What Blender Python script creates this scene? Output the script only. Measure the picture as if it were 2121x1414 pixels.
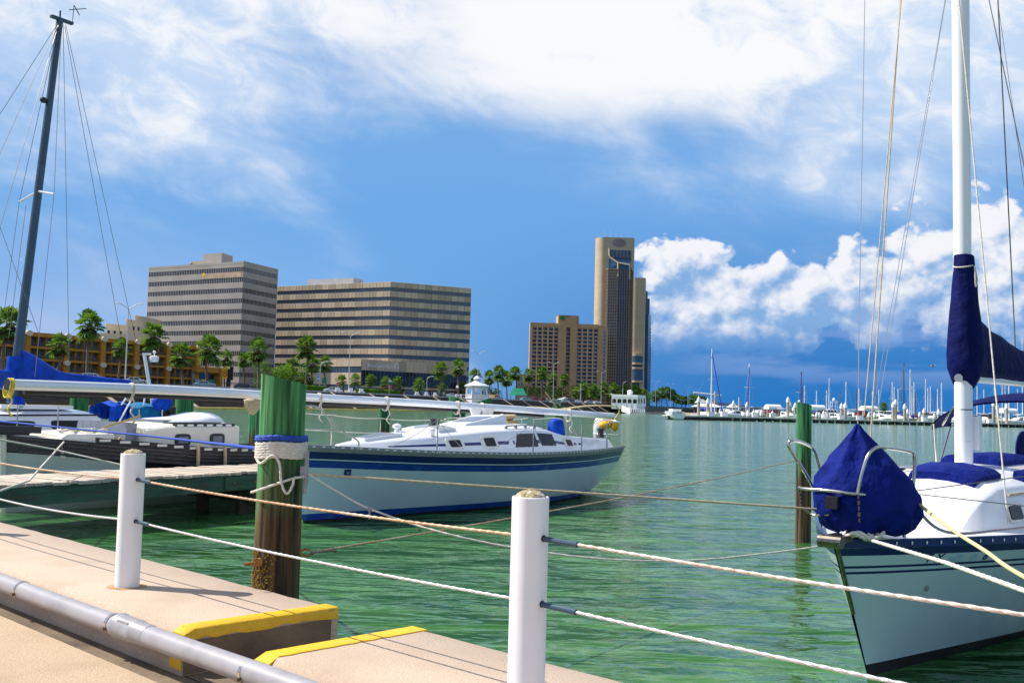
import bpy, bmesh, math, random
from mathutils import Vector, Matrix
from math import sin, cos, pi, radians, sqrt, atan2
random.seed(7)
for o in list(bpy.data.objects): bpy.data.objects.remove(o)
SC = bpy.context.scene
COL = SC.collection
# ------------------------------------------------------------------ camera
FPX, CX, CY, EYE = 2150.0, 1060.5, 707.0, 2.1
ROLL = radians(1.49); PITCH = math.atan(133 * cos(ROLL) / FPX)
_F = Vector((0, cos(PITCH), sin(PITCH))); _R0 = Vector((1, 0, 0)); _U0 = Vector((0, -sin(PITCH), cos(PITCH)))
_R = cos(ROLL) * _R0 + sin(ROLL) * _U0; _U = cos(ROLL) * _U0 - sin(ROLL) * _R0
cd = bpy.data.cameras.new('camera'); cam = bpy.data.objects.new('camera', cd); COL.objects.link(cam)
cd.sensor_width = 36.0; cd.lens = 36.0 * FPX / 2121.0; cd.clip_start = 0.1; cd.clip_end = 20000
m = Matrix.Identity(4)
for i in range(3):
    m[i][0] = _R[i]; m[i][1] = _U[i]; m[i][2] = -_F[i]
m[2][3] = EYE
cam.matrix_world = m
SC.camera = cam
# ------------------------------------------------------------------ light
SUN_EL = radians(47); SUN_H = Vector((-0.978, 0.21, 0)).normalized()
sun_dir = Vector((SUN_H.x * cos(SUN_EL), SUN_H.y * cos(SUN_EL), sin(SUN_EL)))
sd = bpy.data.lights.new('sun', 'SUN'); sd.energy = 5.0; sd.angle = radians(0.53); sd.color = (1.0, 0.95, 0.86)
sun = bpy.data.objects.new('sun', sd); COL.objects.link(sun)
sun.rotation_euler = sun_dir.to_track_quat('Z', 'Y').to_euler()
SC.view_settings.view_transform = 'Standard'; SC.view_settings.look = 'None'
SC.view_settings.exposure = 0.32; SC.view_settings.gamma = 1.0; SC.view_settings.use_curve_mapping = False

# ------------------------------------------------------------------ world
W = bpy.data.worlds.new('World'); SC.world = W; W.use_nodes = True
W.cycles.sampling_method = 'MANUAL'; W.cycles.sample_map_resolution = 512
def build_world():
    nt = W.node_tree; N = nt.nodes; L = nt.links; N.clear()
    out = N.new('ShaderNodeOutputWorld'); bg = N.new('ShaderNodeBackground'); L.new(bg.outputs[0], out.inputs[0])
    ST = 0.12; SKG = 0.80
    bg.inputs[1].default_value = ST
    sky = N.new('ShaderNodeTexSky'); sky.sky_type = 'NISHITA'; sky.sun_disc = False
    sky.sun_elevation = SUN_EL; sky.sun_rotation = atan2(SUN_H.x, SUN_H.y)
    sky.air_density = 1.0; sky.dust_density = 0.35; sky.ozone_density = 2.5
    tc = N.new('ShaderNodeTexCoord'); nz = N.new('ShaderNodeVectorMath'); nz.operation = 'NORMALIZE'
    L.new(tc.outputs['Generated'], nz.inputs[0])
    sp = N.new('ShaderNodeSeparateXYZ'); L.new(nz.outputs[0], sp.inputs[0])
    def S(v, inp):
        if isinstance(v, (int, float)): inp.default_value = v
        else: L.new(v, inp)
    def ma(op, a, b=0.0, c=None, clamp=False):
        n = N.new('ShaderNodeMath'); n.operation = op; n.use_clamp = clamp
        S(a, n.inputs[0]); S(b, n.inputs[1])
        if c is not None: S(c, n.inputs[2])
        return n.outputs[0]
    def ss(v, a, b):
        n = N.new('ShaderNodeMapRange'); n.interpolation_type = 'SMOOTHSTEP'
        L.new(v, n.inputs[0]); n.inputs[1].default_value = a; n.inputs[2].default_value = b
        return n.outputs[0]
    def inv(v): return ma('SUBTRACT', 1.0, v)
    az = ma('MULTIPLY', ma('ARCTAN2', sp.outputs[0], sp.outputs[1]), 57.2958)
    el = ma('MULTIPLY', ma('ARCSINE', sp.outputs[2]), 57.2958)
    def vec(a, b, c=0.0):
        n = N.new('ShaderNodeCombineXYZ'); S(a, n.inputs[0]); S(b, n.inputs[1]); S(c, n.inputs[2]); return n.outputs[0]
    def noise(v, scale, detail=8, rough=0.55, dist=0.0):
        n = N.new('ShaderNodeTexNoise'); n.noise_dimensions = '2D'; n.inputs['Scale'].default_value = scale; n.inputs['Detail'].default_value = detail
        n.inputs['Roughness'].default_value = rough; n.inputs['Distortion'].default_value = dist
        L.new(v, n.inputs['Vector']); return n.outputs['Fac']
    def mix(f, a, b):
        n = N.new('ShaderNodeMix'); n.data_type = 'RGBA'; S(f, n.inputs[0])
        for v, k in ((a, 6), (b, 7)):
            if isinstance(v, tuple): n.inputs[k].default_value = (v[0] * SKG / ST, v[1] * SKG / ST, v[2] * SKG / ST, 1)
            else: L.new(v, n.inputs[k])
        return n.outputs[2]
    def blob(ca, ce, ra, re):
        a = ma('DIVIDE', ma('SUBTRACT', az, ca), ra); e = ma('DIVIDE', ma('SUBTRACT', el, ce), re)
        return ma('SUBTRACT', 1.0, ma('SQRT', ma('ADD', ma('MULTIPLY', a, a), ma('MULTIPLY', e, e))))
    P = vec(az, ma('MULTIPLY', el, 1.6))
    Pst = vec(ma('ADD', az, ma('MULTIPLY', el, 0.9)), ma('MULTIPLY', el, 2.0), 3.0)   # slanted streaky coordinates
    n_lo = noise(Pst, 0.045, 3, 0.5); n_md = noise(Pst, 0.13, 7, 0.55, 0.3)
    # clear air: physical sky deepened towards the storm side of the bay
    hz = inv(ss(el, 0.0, 13.0))
    col = mix(ma('MULTIPLY', 0.93, inv(ss(el, 10.0, 30.0))), sky.outputs[0], (0.150, 0.395, 0.80))
    deep = ma('MULTIPLY', hz, ss(az, -14.0, 16.0))
    col = mix(ma('MULTIPLY', deep, 0.95), col, (0.012, 0.175, 0.54))
    # pale haze low over the town
    low = ma('MULTIPLY', inv(ss(el, 2.0, 11.0)), inv(ss(az, -22.0, -6.0)))
    col = mix(ma('MULTIPLY', low, ma('MULTIPLY', n_md, 1.1)), col, (0.50, 0.60, 0.84))
    # high veil, thinned above the view to deepen the shadows
    veil = ma('ADD', ma('MULTIPLY', ma('SUBTRACT', n_lo, 0.5), 1.5), ma('MULTIPLY', ma('SUBTRACT', n_md, 0.5), 1.25))
    veil = ma('ADD', veil, ma('SUBTRACT', ma('MULTIPLY', ss(el, 6.0, 24.0), ma('SUBTRACT', 1.0, ma('MULTIPLY', ss(el, 30.0, 60.0), 0.75))), 0.55))
    for ca, ce, ra, re, g in ((2.5, 20.0, 15.0, 7.0, 1.05), (-21.0, 20.0, 20.0, 12.0, 0.85), (23.0, 17.0, 14.0, 11.0, 0.85), (17.0, 12.5, 10.0, 4.5, 0.55), (-24.0, 13.0, 12.0, 6.0, 0.3)):
        veil = ma('ADD', veil, ma('MULTIPLY', ma('MAXIMUM', blob(ca, ce, ra, re), 0.0), g))
    vf = ss(veil, -0.42, 0.95)
    n_hi = noise(vec(ma('ADD', az, ma('MULTIPLY', el, 0.4)), ma('MULTIPLY', el, 1.5), 0.0), 0.34, 7, 0.6, 0.4)
    wt = ma('ADD', ma('MULTIPLY', ma('MAXIMUM', blob(2.5, 21.0, 17.0, 8.5), -0.15), 1.5), ma('ADD', ma('MULTIPLY', ma('SUBTRACT', n_hi, 0.5), 3.0), ma('MULTIPLY', ma('SUBTRACT', n_md, 0.42), 1.6)))
    vcol = mix(ss(wt, -0.55, 0.85), (0.55, 0.70, 0.93), (0.95, 0.96, 0.985))
    col = mix(vf, col, vcol)
    # cumulus towers
    Pc = vec(az, ma('MULTIPLY', el, 1.25), 9.0)
    def billow(p):
        w = N.new('ShaderNodeTexNoise'); w.noise_dimensions = '2D'; w.inputs['Scale'].default_value = 0.9; w.inputs['Detail'].default_value = 4; L.new(p, w.inputs['Vector'])
        wv = N.new('ShaderNodeVectorMath'); wv.operation = 'MULTIPLY_ADD'; L.new(w.outputs['Color'], wv.inputs[0]); wv.inputs[1].default_value = (1.1, 1.1, 0.0); L.new(p, wv.inputs[2])
        v = N.new('ShaderNodeTexVoronoi'); v.voronoi_dimensions = '2D'; v.feature = 'F1'; v.inputs['Scale'].default_value = 0.46; v.inputs['Detail'].default_value = 2.0; v.inputs['Roughness'].default_value = 0.5; v.normalize = True
        L.new(wv.outputs[0], v.inputs['Vector'])
        return ma('ADD', ma('MULTIPLY', ma('SUBTRACT', 1.0, v.outputs['Distance']), 0.62), ma('MULTIPLY', noise(p, 0.30, 9, 0.56, 0.1), 0.62))
    c1 = billow(Pc)
    Pc2 = vec(ma('SUBTRACT', az, 0.55), ma('MULTIPLY', ma('ADD', el, 0.55), 1.25), 9.0)
    c2 = billow(Pc2)
    sh = None
    for ca, ce, ra, re in ((9.6, 6.6, 3.0, 2.9), (11.8, 5.4, 3.8, 2.7), (15.5, 5.6, 4.4, 2.5), (19.0, 6.4, 4.2, 3.0), (23.5, 7.0, 6.0, 3.2), (33, 5.5, 8, 3.5), (-44, 7, 12, 4), (52, 8, 11, 4), (-75, 9, 13, 5), (84, 8, 15, 5), (130, 9, 17, 6), (-140, 8, 20, 6)):
        b = blob(ca, ce, ra, re); sh = b if sh is None else ma('MAXIMUM', sh, b)
    dens = ma('ADD', sh, ma('MULTIPLY', ma('SUBTRACT', c1, 0.72), 2.6))
    cf = ma('MULTIPLY', ss(dens, -0.02, 0.22), ss(el, 2.4, 5.2))
    lit = ma('ADD', ma('MULTIPLY', ma('SUBTRACT', c1, c2), 3.0), ma('ADD', ma('MULTIPLY', ma('SUBTRACT', el, 5.0), 0.15), 0.19))
    ccol = mix(ss(lit, -0.15, 0.95), (0.24, 0.44, 0.76), (0.96, 0.96, 0.98))
    col = mix(ma('MULTIPLY', cf, 0.93), col, ccol)
    # flat grey-blue rain shelves under the cumulus
    shf = noise(vec(ma('MULTIPLY', az, 0.35), ma('MULTIPLY', el, 2.2), 21.0), 0.34, 6, 0.5)
    sf = ma('MULTIPLY', ss(shf, 0.46, 0.66), ma('MULTIPLY', ss(el, 0.8, 2.5), inv(ss(el, 4.5, 7.0))))
    sf = ma('MULTIPLY', sf, ss(az, 5.0, 14.0))
    col = mix(ma('MULTIPLY', sf, 0.38), col, (0.33, 0.46, 0.78))
    L.new(col, bg.inputs[0])
build_world()

# ------------------------------------------------------------------ helpers
def ray(x, y):
    d = _F + ((x - CX) / FPX) * _R - ((y - CY) / FPX) * _U
    return d / d.y
def at(x, y, Y):
    d = ray(x, y); return Vector((d.x * Y, Y, EYE + d.z * Y))
def onz(x, y, z):
    d = ray(x, y); t = (z - EYE) / d.z; return Vector((d.x * t, t, z))
MATS = {}
def M(name, col, rough=0.5, metal=0.0, var=0.12, scale=4.0, bump=0.0, bscale=30.0, col2=None, c2lo=0.45, c2hi=0.65, c2scale=3.0, stretch=(1, 1, 1), rnd=0.0, spec=0.5, coat=0.0, alpha=1.0, detail=5, bdist=0.02):
    """procedural principled material: base colour with noise variation, an optional second colour in patches, fine bump"""
    m = bpy.data.materials.new(name); m.use_nodes = True; nt = m.node_tree; N = nt.nodes; L = nt.links
    b = N['Principled BSDF']; b.inputs['Roughness'].default_value = rough; b.inputs['Metallic'].default_value = metal
    b.inputs['Specular IOR Level'].default_value = spec; b.inputs['Coat Weight'].default_value = coat
    tc = N.new('ShaderNodeTexCoord'); mp = N.new('ShaderNodeMapping'); mp.inputs['Scale'].default_value = stretch
    L.new(tc.outputs['Object'], mp.inputs[0])
    def noise(sc, det=detail):
        n = N.new('ShaderNodeTexNoise'); n.inputs['Scale'].default_value = sc; n.inputs['Detail'].default_value = det
        L.new(mp.outputs[0], n.inputs['Vector']); return n.outputs['Fac']
    def mix(f, a, bb, mode='MIX'):
        n = N.new('ShaderNodeMix'); n.data_type = 'RGBA'; n.blend_type = mode
        if isinstance(f, float): n.inputs[0].default_value = f
        else: L.new(f, n.inputs[0])
        for v, k in ((a, 6), (bb, 7)):
            if isinstance(v, tuple): n.inputs[k].default_value = (v[0], v[1], v[2], 1)
            else: L.new(v, n.inputs[k])
        return n.outputs[2]
    c = tuple(col)
    lo = tuple(max(0, x * (1 - var)) for x in c); hi = tuple(min(1, x * (1 + var)) for x in c)
    mr = N.new('ShaderNodeMapRange'); mr.inputs[1].default_value = 0.3; mr.inputs[2].default_value = 0.7
    L.new(noise(scale), mr.inputs[0]); cc = mix(mr.outputs[0], lo, hi)
    if col2:
        mr2 = N.new('ShaderNodeMapRange'); mr2.inputs[1].default_value = c2lo; mr2.inputs[2].default_value = c2hi
        L.new(noise(c2scale, 8), mr2.inputs[0]); cc = mix(mr2.outputs[0], cc, tuple(col2))
    if rnd:
        oi = N.new('ShaderNodeObjectInfo'); mr3 = N.new('ShaderNodeMapRange'); mr3.inputs[3].default_value = 1 - rnd; mr3.inputs[4].default_value = 1 + rnd
        L.new(oi.outputs['Random'], mr3.inputs[0]); hs = N.new('ShaderNodeHueSaturation'); L.new(mr3.outputs[0], hs.inputs['Value']); L.new(cc, hs.inputs['Color']); cc = hs.outputs[0]
    L.new(cc, b.inputs['Base Color'])
    if bump:
        bp = N.new('ShaderNodeBump'); bp.inputs['Strength'].default_value = min(1, bump); bp.inputs['Distance'].default_value = bdist
        L.new(noise(bscale, 6), bp.inputs['Height']); L.new(bp.outputs[0], b.inputs['Normal'])
    MATS[name] = m
    return m

class MB:
    def __init__(s): s.v = []; s.f = []; s.mi = []; s.cur = 0
    def mat(s, i): s.cur = i; return s
    def add(s, vs, fs, mi=None):
        b = len(s.v); s.v += [tuple(v) for v in vs]
        for f in fs: s.f.append(tuple(b + i for i in f)); s.mi.append(s.cur if mi is None else mi)
        return s
    def box(s, c, sz, rz=0.0, ry=0.0, rx=0.0):
        hx, hy, hz = sz[0] / 2, sz[1] / 2, sz[2] / 2
        R = Matrix.Rotation(rz, 3, 'Z') @ Matrix.Rotation(ry, 3, 'Y') @ Matrix.Rotation(rx, 3, 'X') if (rz or ry or rx) else None
        vs = []
        for z in (-hz, hz):
            for x, y in ((-hx, -hy), (hx, -hy), (hx, hy), (-hx, hy)):
                p = Vector((x, y, z)); p = R @ p if R else p; vs.append(p + Vector(c))
        return s.add(vs, [(0, 3, 2, 1), (4, 5, 6, 7), (0, 1, 5, 4), (1, 2, 6, 5), (2, 3, 7, 6), (3, 0, 4, 7)])
    def b2(s, lo, hi): return s.box([(a + b) / 2 for a, b in zip(lo, hi)], [b - a for a, b in zip(lo, hi)])
    def prism(s, poly, z0, z1):
        n = len(poly)
        vs = [(x, y, z0) for x, y in poly] + [(x, y, z1) for x, y in poly]
        fs = [tuple(range(n - 1, -1, -1)), tuple(range(n, 2 * n))] + [(i, (i + 1) % n, n + (i + 1) % n, n + i) for i in range(n)]
        return s.add(vs, fs)
    def hull8(s, lo4, hi4):
        vs = list(lo4) + list(hi4)
        return s.add(vs, [(0, 3, 2, 1), (4, 5, 6, 7), (0, 1, 5, 4), (1, 2, 6, 5), (2, 3, 7, 6), (3, 0, 4, 7)])
    def tube(s, pts, r, n=8, caps=True, flat=1.0):
        pts = [Vector(p) for p in pts]; k = len(pts)
        rs = r if isinstance(r, (list, tuple)) else [r] * k
        vs = []; prev = None
        for i, p in enumerate(pts):
            t = (pts[min(i + 1, k - 1)] - pts[max(i - 1, 0)]).normalized()
            if prev is None:
                a = Vector((0, 0, 1)) if abs(t.z) < 0.9 else Vector((1, 0, 0))
                u = a.cross(t).normalized()
            else:
                u = (prev - t * prev.dot(t)).normalized()
            prev = u; w = t.cross(u)
            for j in range(n):
                a = 2 * pi * j / n; vs.append(p + (u * cos(a) + w * sin(a) * flat) * rs[i])
        fs = []
        for i in range(k - 1):
            for j in range(n):
                fs.append((i * n + j, i * n + (j + 1) % n, (i + 1) * n + (j + 1) % n, (i + 1) * n + j))
        if caps: fs.append(tuple(range(n - 1, -1, -1))); fs.append(tuple(range((k - 1) * n, k * n)))
        return s.add(vs, fs)
    def cyl(s, p0, p1, r0, r1=None, n=12): return s.tube([p0, p1], [r0, r0 if r1 is None else r1], n)
    def lathe(s, prof, c=(0, 0, 0), n=24):
        vs = []
        for r, z in prof:
            for j in range(n): vs.append((c[0] + r * cos(2 * pi * j / n), c[1] + r * sin(2 * pi * j / n), c[2] + z))
        fs = []
        for i in range(len(prof) - 1):
            for j in range(n): fs.append((i * n + j, i * n + (j + 1) % n, (i + 1) * n + (j + 1) % n, (i + 1) * n + j))
        fs.append(tuple(range(n - 1, -1, -1))); k = len(prof) - 1; fs.append(tuple(range(k * n, k * n + n)))
        return s.add(vs, fs)
    def ell(s, c, r, n=12, k=8):
        pr = [(max(1e-3, sin(pi * i / k)), -cos(pi * i / k)) for i in range(k + 1)]
        vs = []
        for a, z in pr:
            for j in range(n): vs.append((c[0] + r[0] * a * cos(2 * pi * j / n), c[1] + r[1] * a * sin(2 * pi * j / n), c[2] + r[2] * z))
        fs = [(i * n + j, i * n + (j + 1) % n, (i + 1) * n + (j + 1) % n, (i + 1) * n + j) for i in range(k) for j in range(n)]
        return s.add(vs, fs)
    def loft(s, rings, close=True, caps=True, mis=None):
        n = len(rings[0]); vs = [p for r in rings for p in r]; b = len(s.v); s.v += [tuple(v) for v in vs]
        for i in range(len(rings) - 1):
            for j in range(n if close else n - 1):
                s.f.append((b + i * n + j, b + i * n + (j + 1) % n, b + (i + 1) * n + (j + 1) % n, b + (i + 1) * n + j))
                s.mi.append(s.cur if mis is None else mis[j])
        if caps:
            s.f.append(tuple(b + j for j in range(n - 1, -1, -1))); s.mi.append(s.cur)
            k = len(rings) - 1; s.f.append(tuple(b + k * n + j for j in range(n))); s.mi.append(s.cur)
        return s
    def rope(s, pts, r, pitch=0.06, n=9, lob=0.22, step=None):
        """laid rope: three-lobed section turning along the line"""
        pts = [Vector(p) for p in pts]
        L = sum((pts[i + 1] - pts[i]).length for i in range(len(pts) - 1))
        k = max(2, int(L / (step or pitch / 5))); q = resample(pts, k)
        vs = []; prev = None; run = 0.0
        for i, p in enumerate(q):
            t = (q[min(i + 1, k)] - q[max(i - 1, 0)]).normalized()
            if prev is None:
                a = Vector((0, 0, 1)) if abs(t.z) < 0.9 else Vector((1, 0, 0)); u = a.cross(t).normalized()
            else: u = (prev - t * prev.dot(t)).normalized()
            prev = u; w = t.cross(u)
            if i: run += (q[i] - q[i - 1]).length
            ph = 2 * pi * run / pitch
            for j in range(n):
                a = 2 * pi * j / n; rr = r * (1 + lob * cos(3 * (a - ph / 3 * 1.0) )); vs.append(p + (u * cos(a) + w * sin(a)) * rr)
        fs = [(i * n + j, i * n + (j + 1) % n, (i + 1) * n + (j + 1) % n, (i + 1) * n + j) for i in range(k) for j in range(n)]
        fs += [tuple(range(n - 1, -1, -1)), tuple(range(k * n, k * n + n))]
        return s.add(vs, fs)
    def mesh(s, name, mats, smooth=None):
        me = bpy.data.meshes.new(name); me.from_pydata(s.v, [], s.f)
        for mm in (mats if isinstance(mats, (list, tuple)) else [mats]): me.materials.append(MATS[mm] if isinstance(mm, str) else mm)
        if any(s.mi): me.polygons.foreach_set('material_index', s.mi)
        me.update()
        if smooth is not None:
            me.polygons.foreach_set('use_smooth', [True] * len(me.polygons)); me.set_sharp_from_angle(angle=radians(smooth))
        return me
    def build(s, name, mats, parent=None, smooth=None, label=None):
        o = bpy.data.objects.new(name, s.mesh(name, mats, smooth)); COL.objects.link(o)
        if parent: o.parent = parent
        if label: o['label'] = label
        return o
def resample(pts, k):
    pts = [Vector(p) for p in pts]; d = [0.0]
    for i in range(len(pts) - 1): d.append(d[-1] + (pts[i + 1] - pts[i]).length)
    out = []; j = 0
    for i in range(k + 1):
        t = d[-1] * i / k
        while j < len(pts) - 2 and d[j + 1] < t: j += 1
        u = 0 if d[j + 1] == d[j] else (t - d[j]) / (d[j + 1] - d[j]); out.append(pts[j].lerp(pts[j + 1], min(1, max(0, u))))
    return out
def crv(pts, n=8):
    """Catmull-Rom through points"""
    p = [Vector(q) for q in pts]; p = [2 * p[0] - p[1]] + p + [2 * p[-1] - p[-2]]; out = []
    for i in range(1, len(p) - 2):
        for k in range(n):
            t = k / n
            out.append(0.5 * ((2 * p[i]) + (-p[i - 1] + p[i + 1]) * t + (2 * p[i - 1] - 5 * p[i] + 4 * p[i + 1] - p[i + 2]) * t * t + (-p[i - 1] + 3 * p[i] - 3 * p[i + 1] + p[i + 2]) * t ** 3))
    out.append(p[-2]); return out
def sag(a, b, s, n=24):
    a, b = Vector(a), Vector(b); return [a.lerp(b, i / n) - Vector((0, 0, 4 * s * (i / n) * (1 - i / n))) for i in range(n + 1)]
def thing(name, label, cat, loc=(0, 0, 0), rz=0.0, group=None, kind=None):
    o = bpy.data.objects.new(name, None); COL.objects.link(o); o.location = loc; o.rotation_euler = (0, 0, rz)
    return tag(o, label, cat, group, kind)
def tag(o, label=None, cat=None, group=None, kind=None):
    if label: o['label'] = label
    if cat: o['category'] = cat
    if group: o['group'] = group
    if kind: o['kind'] = kind
    return o
def inst(me, name, parent, loc=(0, 0, 0), rot=(0, 0, 0), scale=(1, 1, 1)):
    o = bpy.data.objects.new(name, me); COL.objects.link(o); o.location = loc; o.rotation_euler = rot; o.scale = scale
    if parent: o.parent = parent
    return o
def dup(root, loc=None, rz=None, label=None, scale=None):
    def cp(o, par):
        c = o.copy(); COL.objects.link(c); c.parent = par
        for ch in o.children: cp(ch, c)
        return c
    r = cp(root, None)
    if loc is not None: r.location = loc
    if rz is not None: r.rotation_euler = (0, 0, rz)
    if scale is not None: r.scale = scale
    if label: r['label'] = label
    return r
# ------------------------------------------------------------------ materials
M('concrete', (0.56, 0.425, 0.32), 0.9, var=0.24, scale=90, bump=0.8, bscale=130, bdist=0.005, col2=(0.42, 0.305, 0.215), c2lo=0.48, c2hi=0.85, c2scale=1.6, detail=4)
M('concrete_pave', (0.52, 0.385, 0.25), 0.9, var=0.30, scale=95, bump=0.8, bscale=140, bdist=0.005, col2=(0.33, 0.235, 0.14), c2lo=0.45, c2hi=0.8, c2scale=1.1, detail=4)
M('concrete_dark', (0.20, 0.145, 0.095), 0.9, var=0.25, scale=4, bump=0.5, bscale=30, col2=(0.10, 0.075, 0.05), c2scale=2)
M('yellow_paint', (0.82, 0.47, 0.008), 0.55, var=0.08, scale=8, bump=0.25, bscale=50, col2=(0.55, 0.33, 0.06), c2lo=0.62, c2hi=0.7, c2scale=14)
M('post_white', (0.86, 0.85, 0.86), 0.35, var=0.03, scale=3)
M('post_cap', (0.40, 0.31, 0.16), 0.95, var=0.35, scale=40, bump=1.0, bscale=60, col2=(0.72, 0.66, 0.52), c2lo=0.5, c2hi=0.6, c2scale=45)
M('hole_rust', (0.06, 0.03, 0.015), 0.9, var=0.3)
M('rust', (0.30, 0.13, 0.03), 0.8, var=0.4, scale=30, bump=0.5)
M('rust_stain', (0.42, 0.24, 0.10), 0.85, var=0.2, scale=20)
M('wire_rusty', (0.50, 0.30, 0.17), 0.55, 0.3, var=0.3, scale=40, col2=(0.62, 0.48, 0.36), c2scale=3)
M('wire_pale', (0.60, 0.46, 0.36), 0.5, 0.2, var=0.25, scale=40, col2=(0.66, 0.60, 0.55), c2scale=3)
M('wire_grey', (0.62, 0.60, 0.60), 0.4, 0.4, var=0.15, scale=40)
M('rope_white', (0.74, 0.68, 0.58), 0.85, var=0.15, scale=30, bump=0.5, bscale=120)
M('rope_tan', (0.55, 0.44, 0.28), 0.85, var=0.2, scale=30)
M('rope_blue', (0.015, 0.07, 0.42), 0.7, var=0.25, scale=30, bump=0.4, bscale=90)
M('rope_grey', (0.30, 0.28, 0.30), 0.85, var=0.2, scale=30)
M('rope_yellow', (0.75, 0.62, 0.05), 0.6, var=0.2, scale=30)
M('hose_yellow', (0.80, 0.62, 0.30), 0.5, var=0.08)
M('pvc_grey', (0.36, 0.345, 0.365), 0.42, var=0.10, scale=2, col2=(0.28, 0.265, 0.28), c2scale=4, stretch=(1, 1, 1))
M('steel', (0.60, 0.56, 0.50), 0.18, 1.0, var=0.10, scale=12)
M('steel_dark', (0.22, 0.19, 0.16), 0.3, 1.0, var=0.2, scale=12)
M('alu', (0.80, 0.82, 0.86), 0.25, 0.25, var=0.05, scale=2)
M('alu_dark', (0.05, 0.09, 0.13), 0.4, 0.5, var=0.1)
M('gel_white', (0.86, 0.86, 0.87), 0.22, var=0.02, scale=1.5, coat=0.3)
M('gel_cream', (0.82, 0.78, 0.68), 0.3, var=0.04, scale=1.5)
M('hull_white_shaded', (0.60, 0.71, 0.77), 0.16, var=0.03, scale=0.8, coat=0.4, col2=(0.52, 0.64, 0.71), c2lo=0.5, c2hi=0.75, c2scale=0.7)  # white hulls, with blue shade and water reflection tinted into the base colour
M('hull_grey', (0.55, 0.60, 0.55), 0.25, var=0.05, scale=0.8)
M('stripe_navy', (0.006, 0.018, 0.12), 0.25, var=0.15, scale=2)
M('stripe_blue', (0.008, 0.055, 0.32), 0.3, var=0.2, scale=4, col2=(0.05, 0.14, 0.36), c2lo=0.55, c2hi=0.75, c2scale=3)
M('bottom_dark', (0.018, 0.016, 0.018), 0.6, var=0.3)
M('rust_pole', (0.16, 0.10, 0.06), 0.6, var=0.2)
M('toerail', (0.26, 0.25, 0.25), 0.5, 0.0, var=0.15, scale=10)
M('hull_black', (0.012, 0.016, 0.02), 0.35, var=0.2)
M('wood_weathered', (0.085, 0.078, 0.078), 0.85, var=0.35, scale=3, stretch=(1, 14, 14), bump=0.5, bscale=12)
M('window_dark', (0.008, 0.009, 0.013), 0.12, var=0.1, spec=0.25)
M('hatch_grey', (0.20, 0.22, 0.26), 0.15, var=0.1)
M('canvas_blue', (0.004, 0.014, 0.17), 0.75, var=0.2, scale=5, bump=0.9, bscale=6, bdist=0.07, spec=0.12)
M('canvas_navy', (0.002, 0.006, 0.075), 0.75, var=0.2, scale=4, bump=0.9, bscale=5, bdist=0.06, spec=0.12)
M('tarp_blue', (0.004, 0.055, 0.42), 0.55, var=0.3, scale=6, bump=0.8, bscale=6, spec=0.12)
M('tarp_teal', (0.010, 0.16, 0.34), 0.55, var=0.3, scale=6, bump=0.8, bscale=6, spec=0.12)
M('black_plastic', (0.015, 0.015, 0.016), 0.45, var=0.2)
M('lifejacket', (0.72, 0.40, 0.02), 0.75, var=0.2, scale=9)
M('timber_yellow', (0.55, 0.36, 0.08), 0.75, var=0.2, scale=4, stretch=(1, 8, 8))
M('plank', (0.56, 0.46, 0.37), 0.9, var=0.2, scale=2, stretch=(10, 1, 10), bump=0.5, bscale=10, rnd=0.16)
M('pier_beam', (0.05, 0.115, 0.075), 0.85, var=0.35, scale=1.2, stretch=(1, 1, 10), bump=0.5, bscale=8, col2=(0.09, 0.07, 0.045), c2lo=0.52, c2hi=0.7, c2scale=1.5)
M('pier_dark', (0.07, 0.055, 0.04), 0.9, var=0.3)
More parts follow.
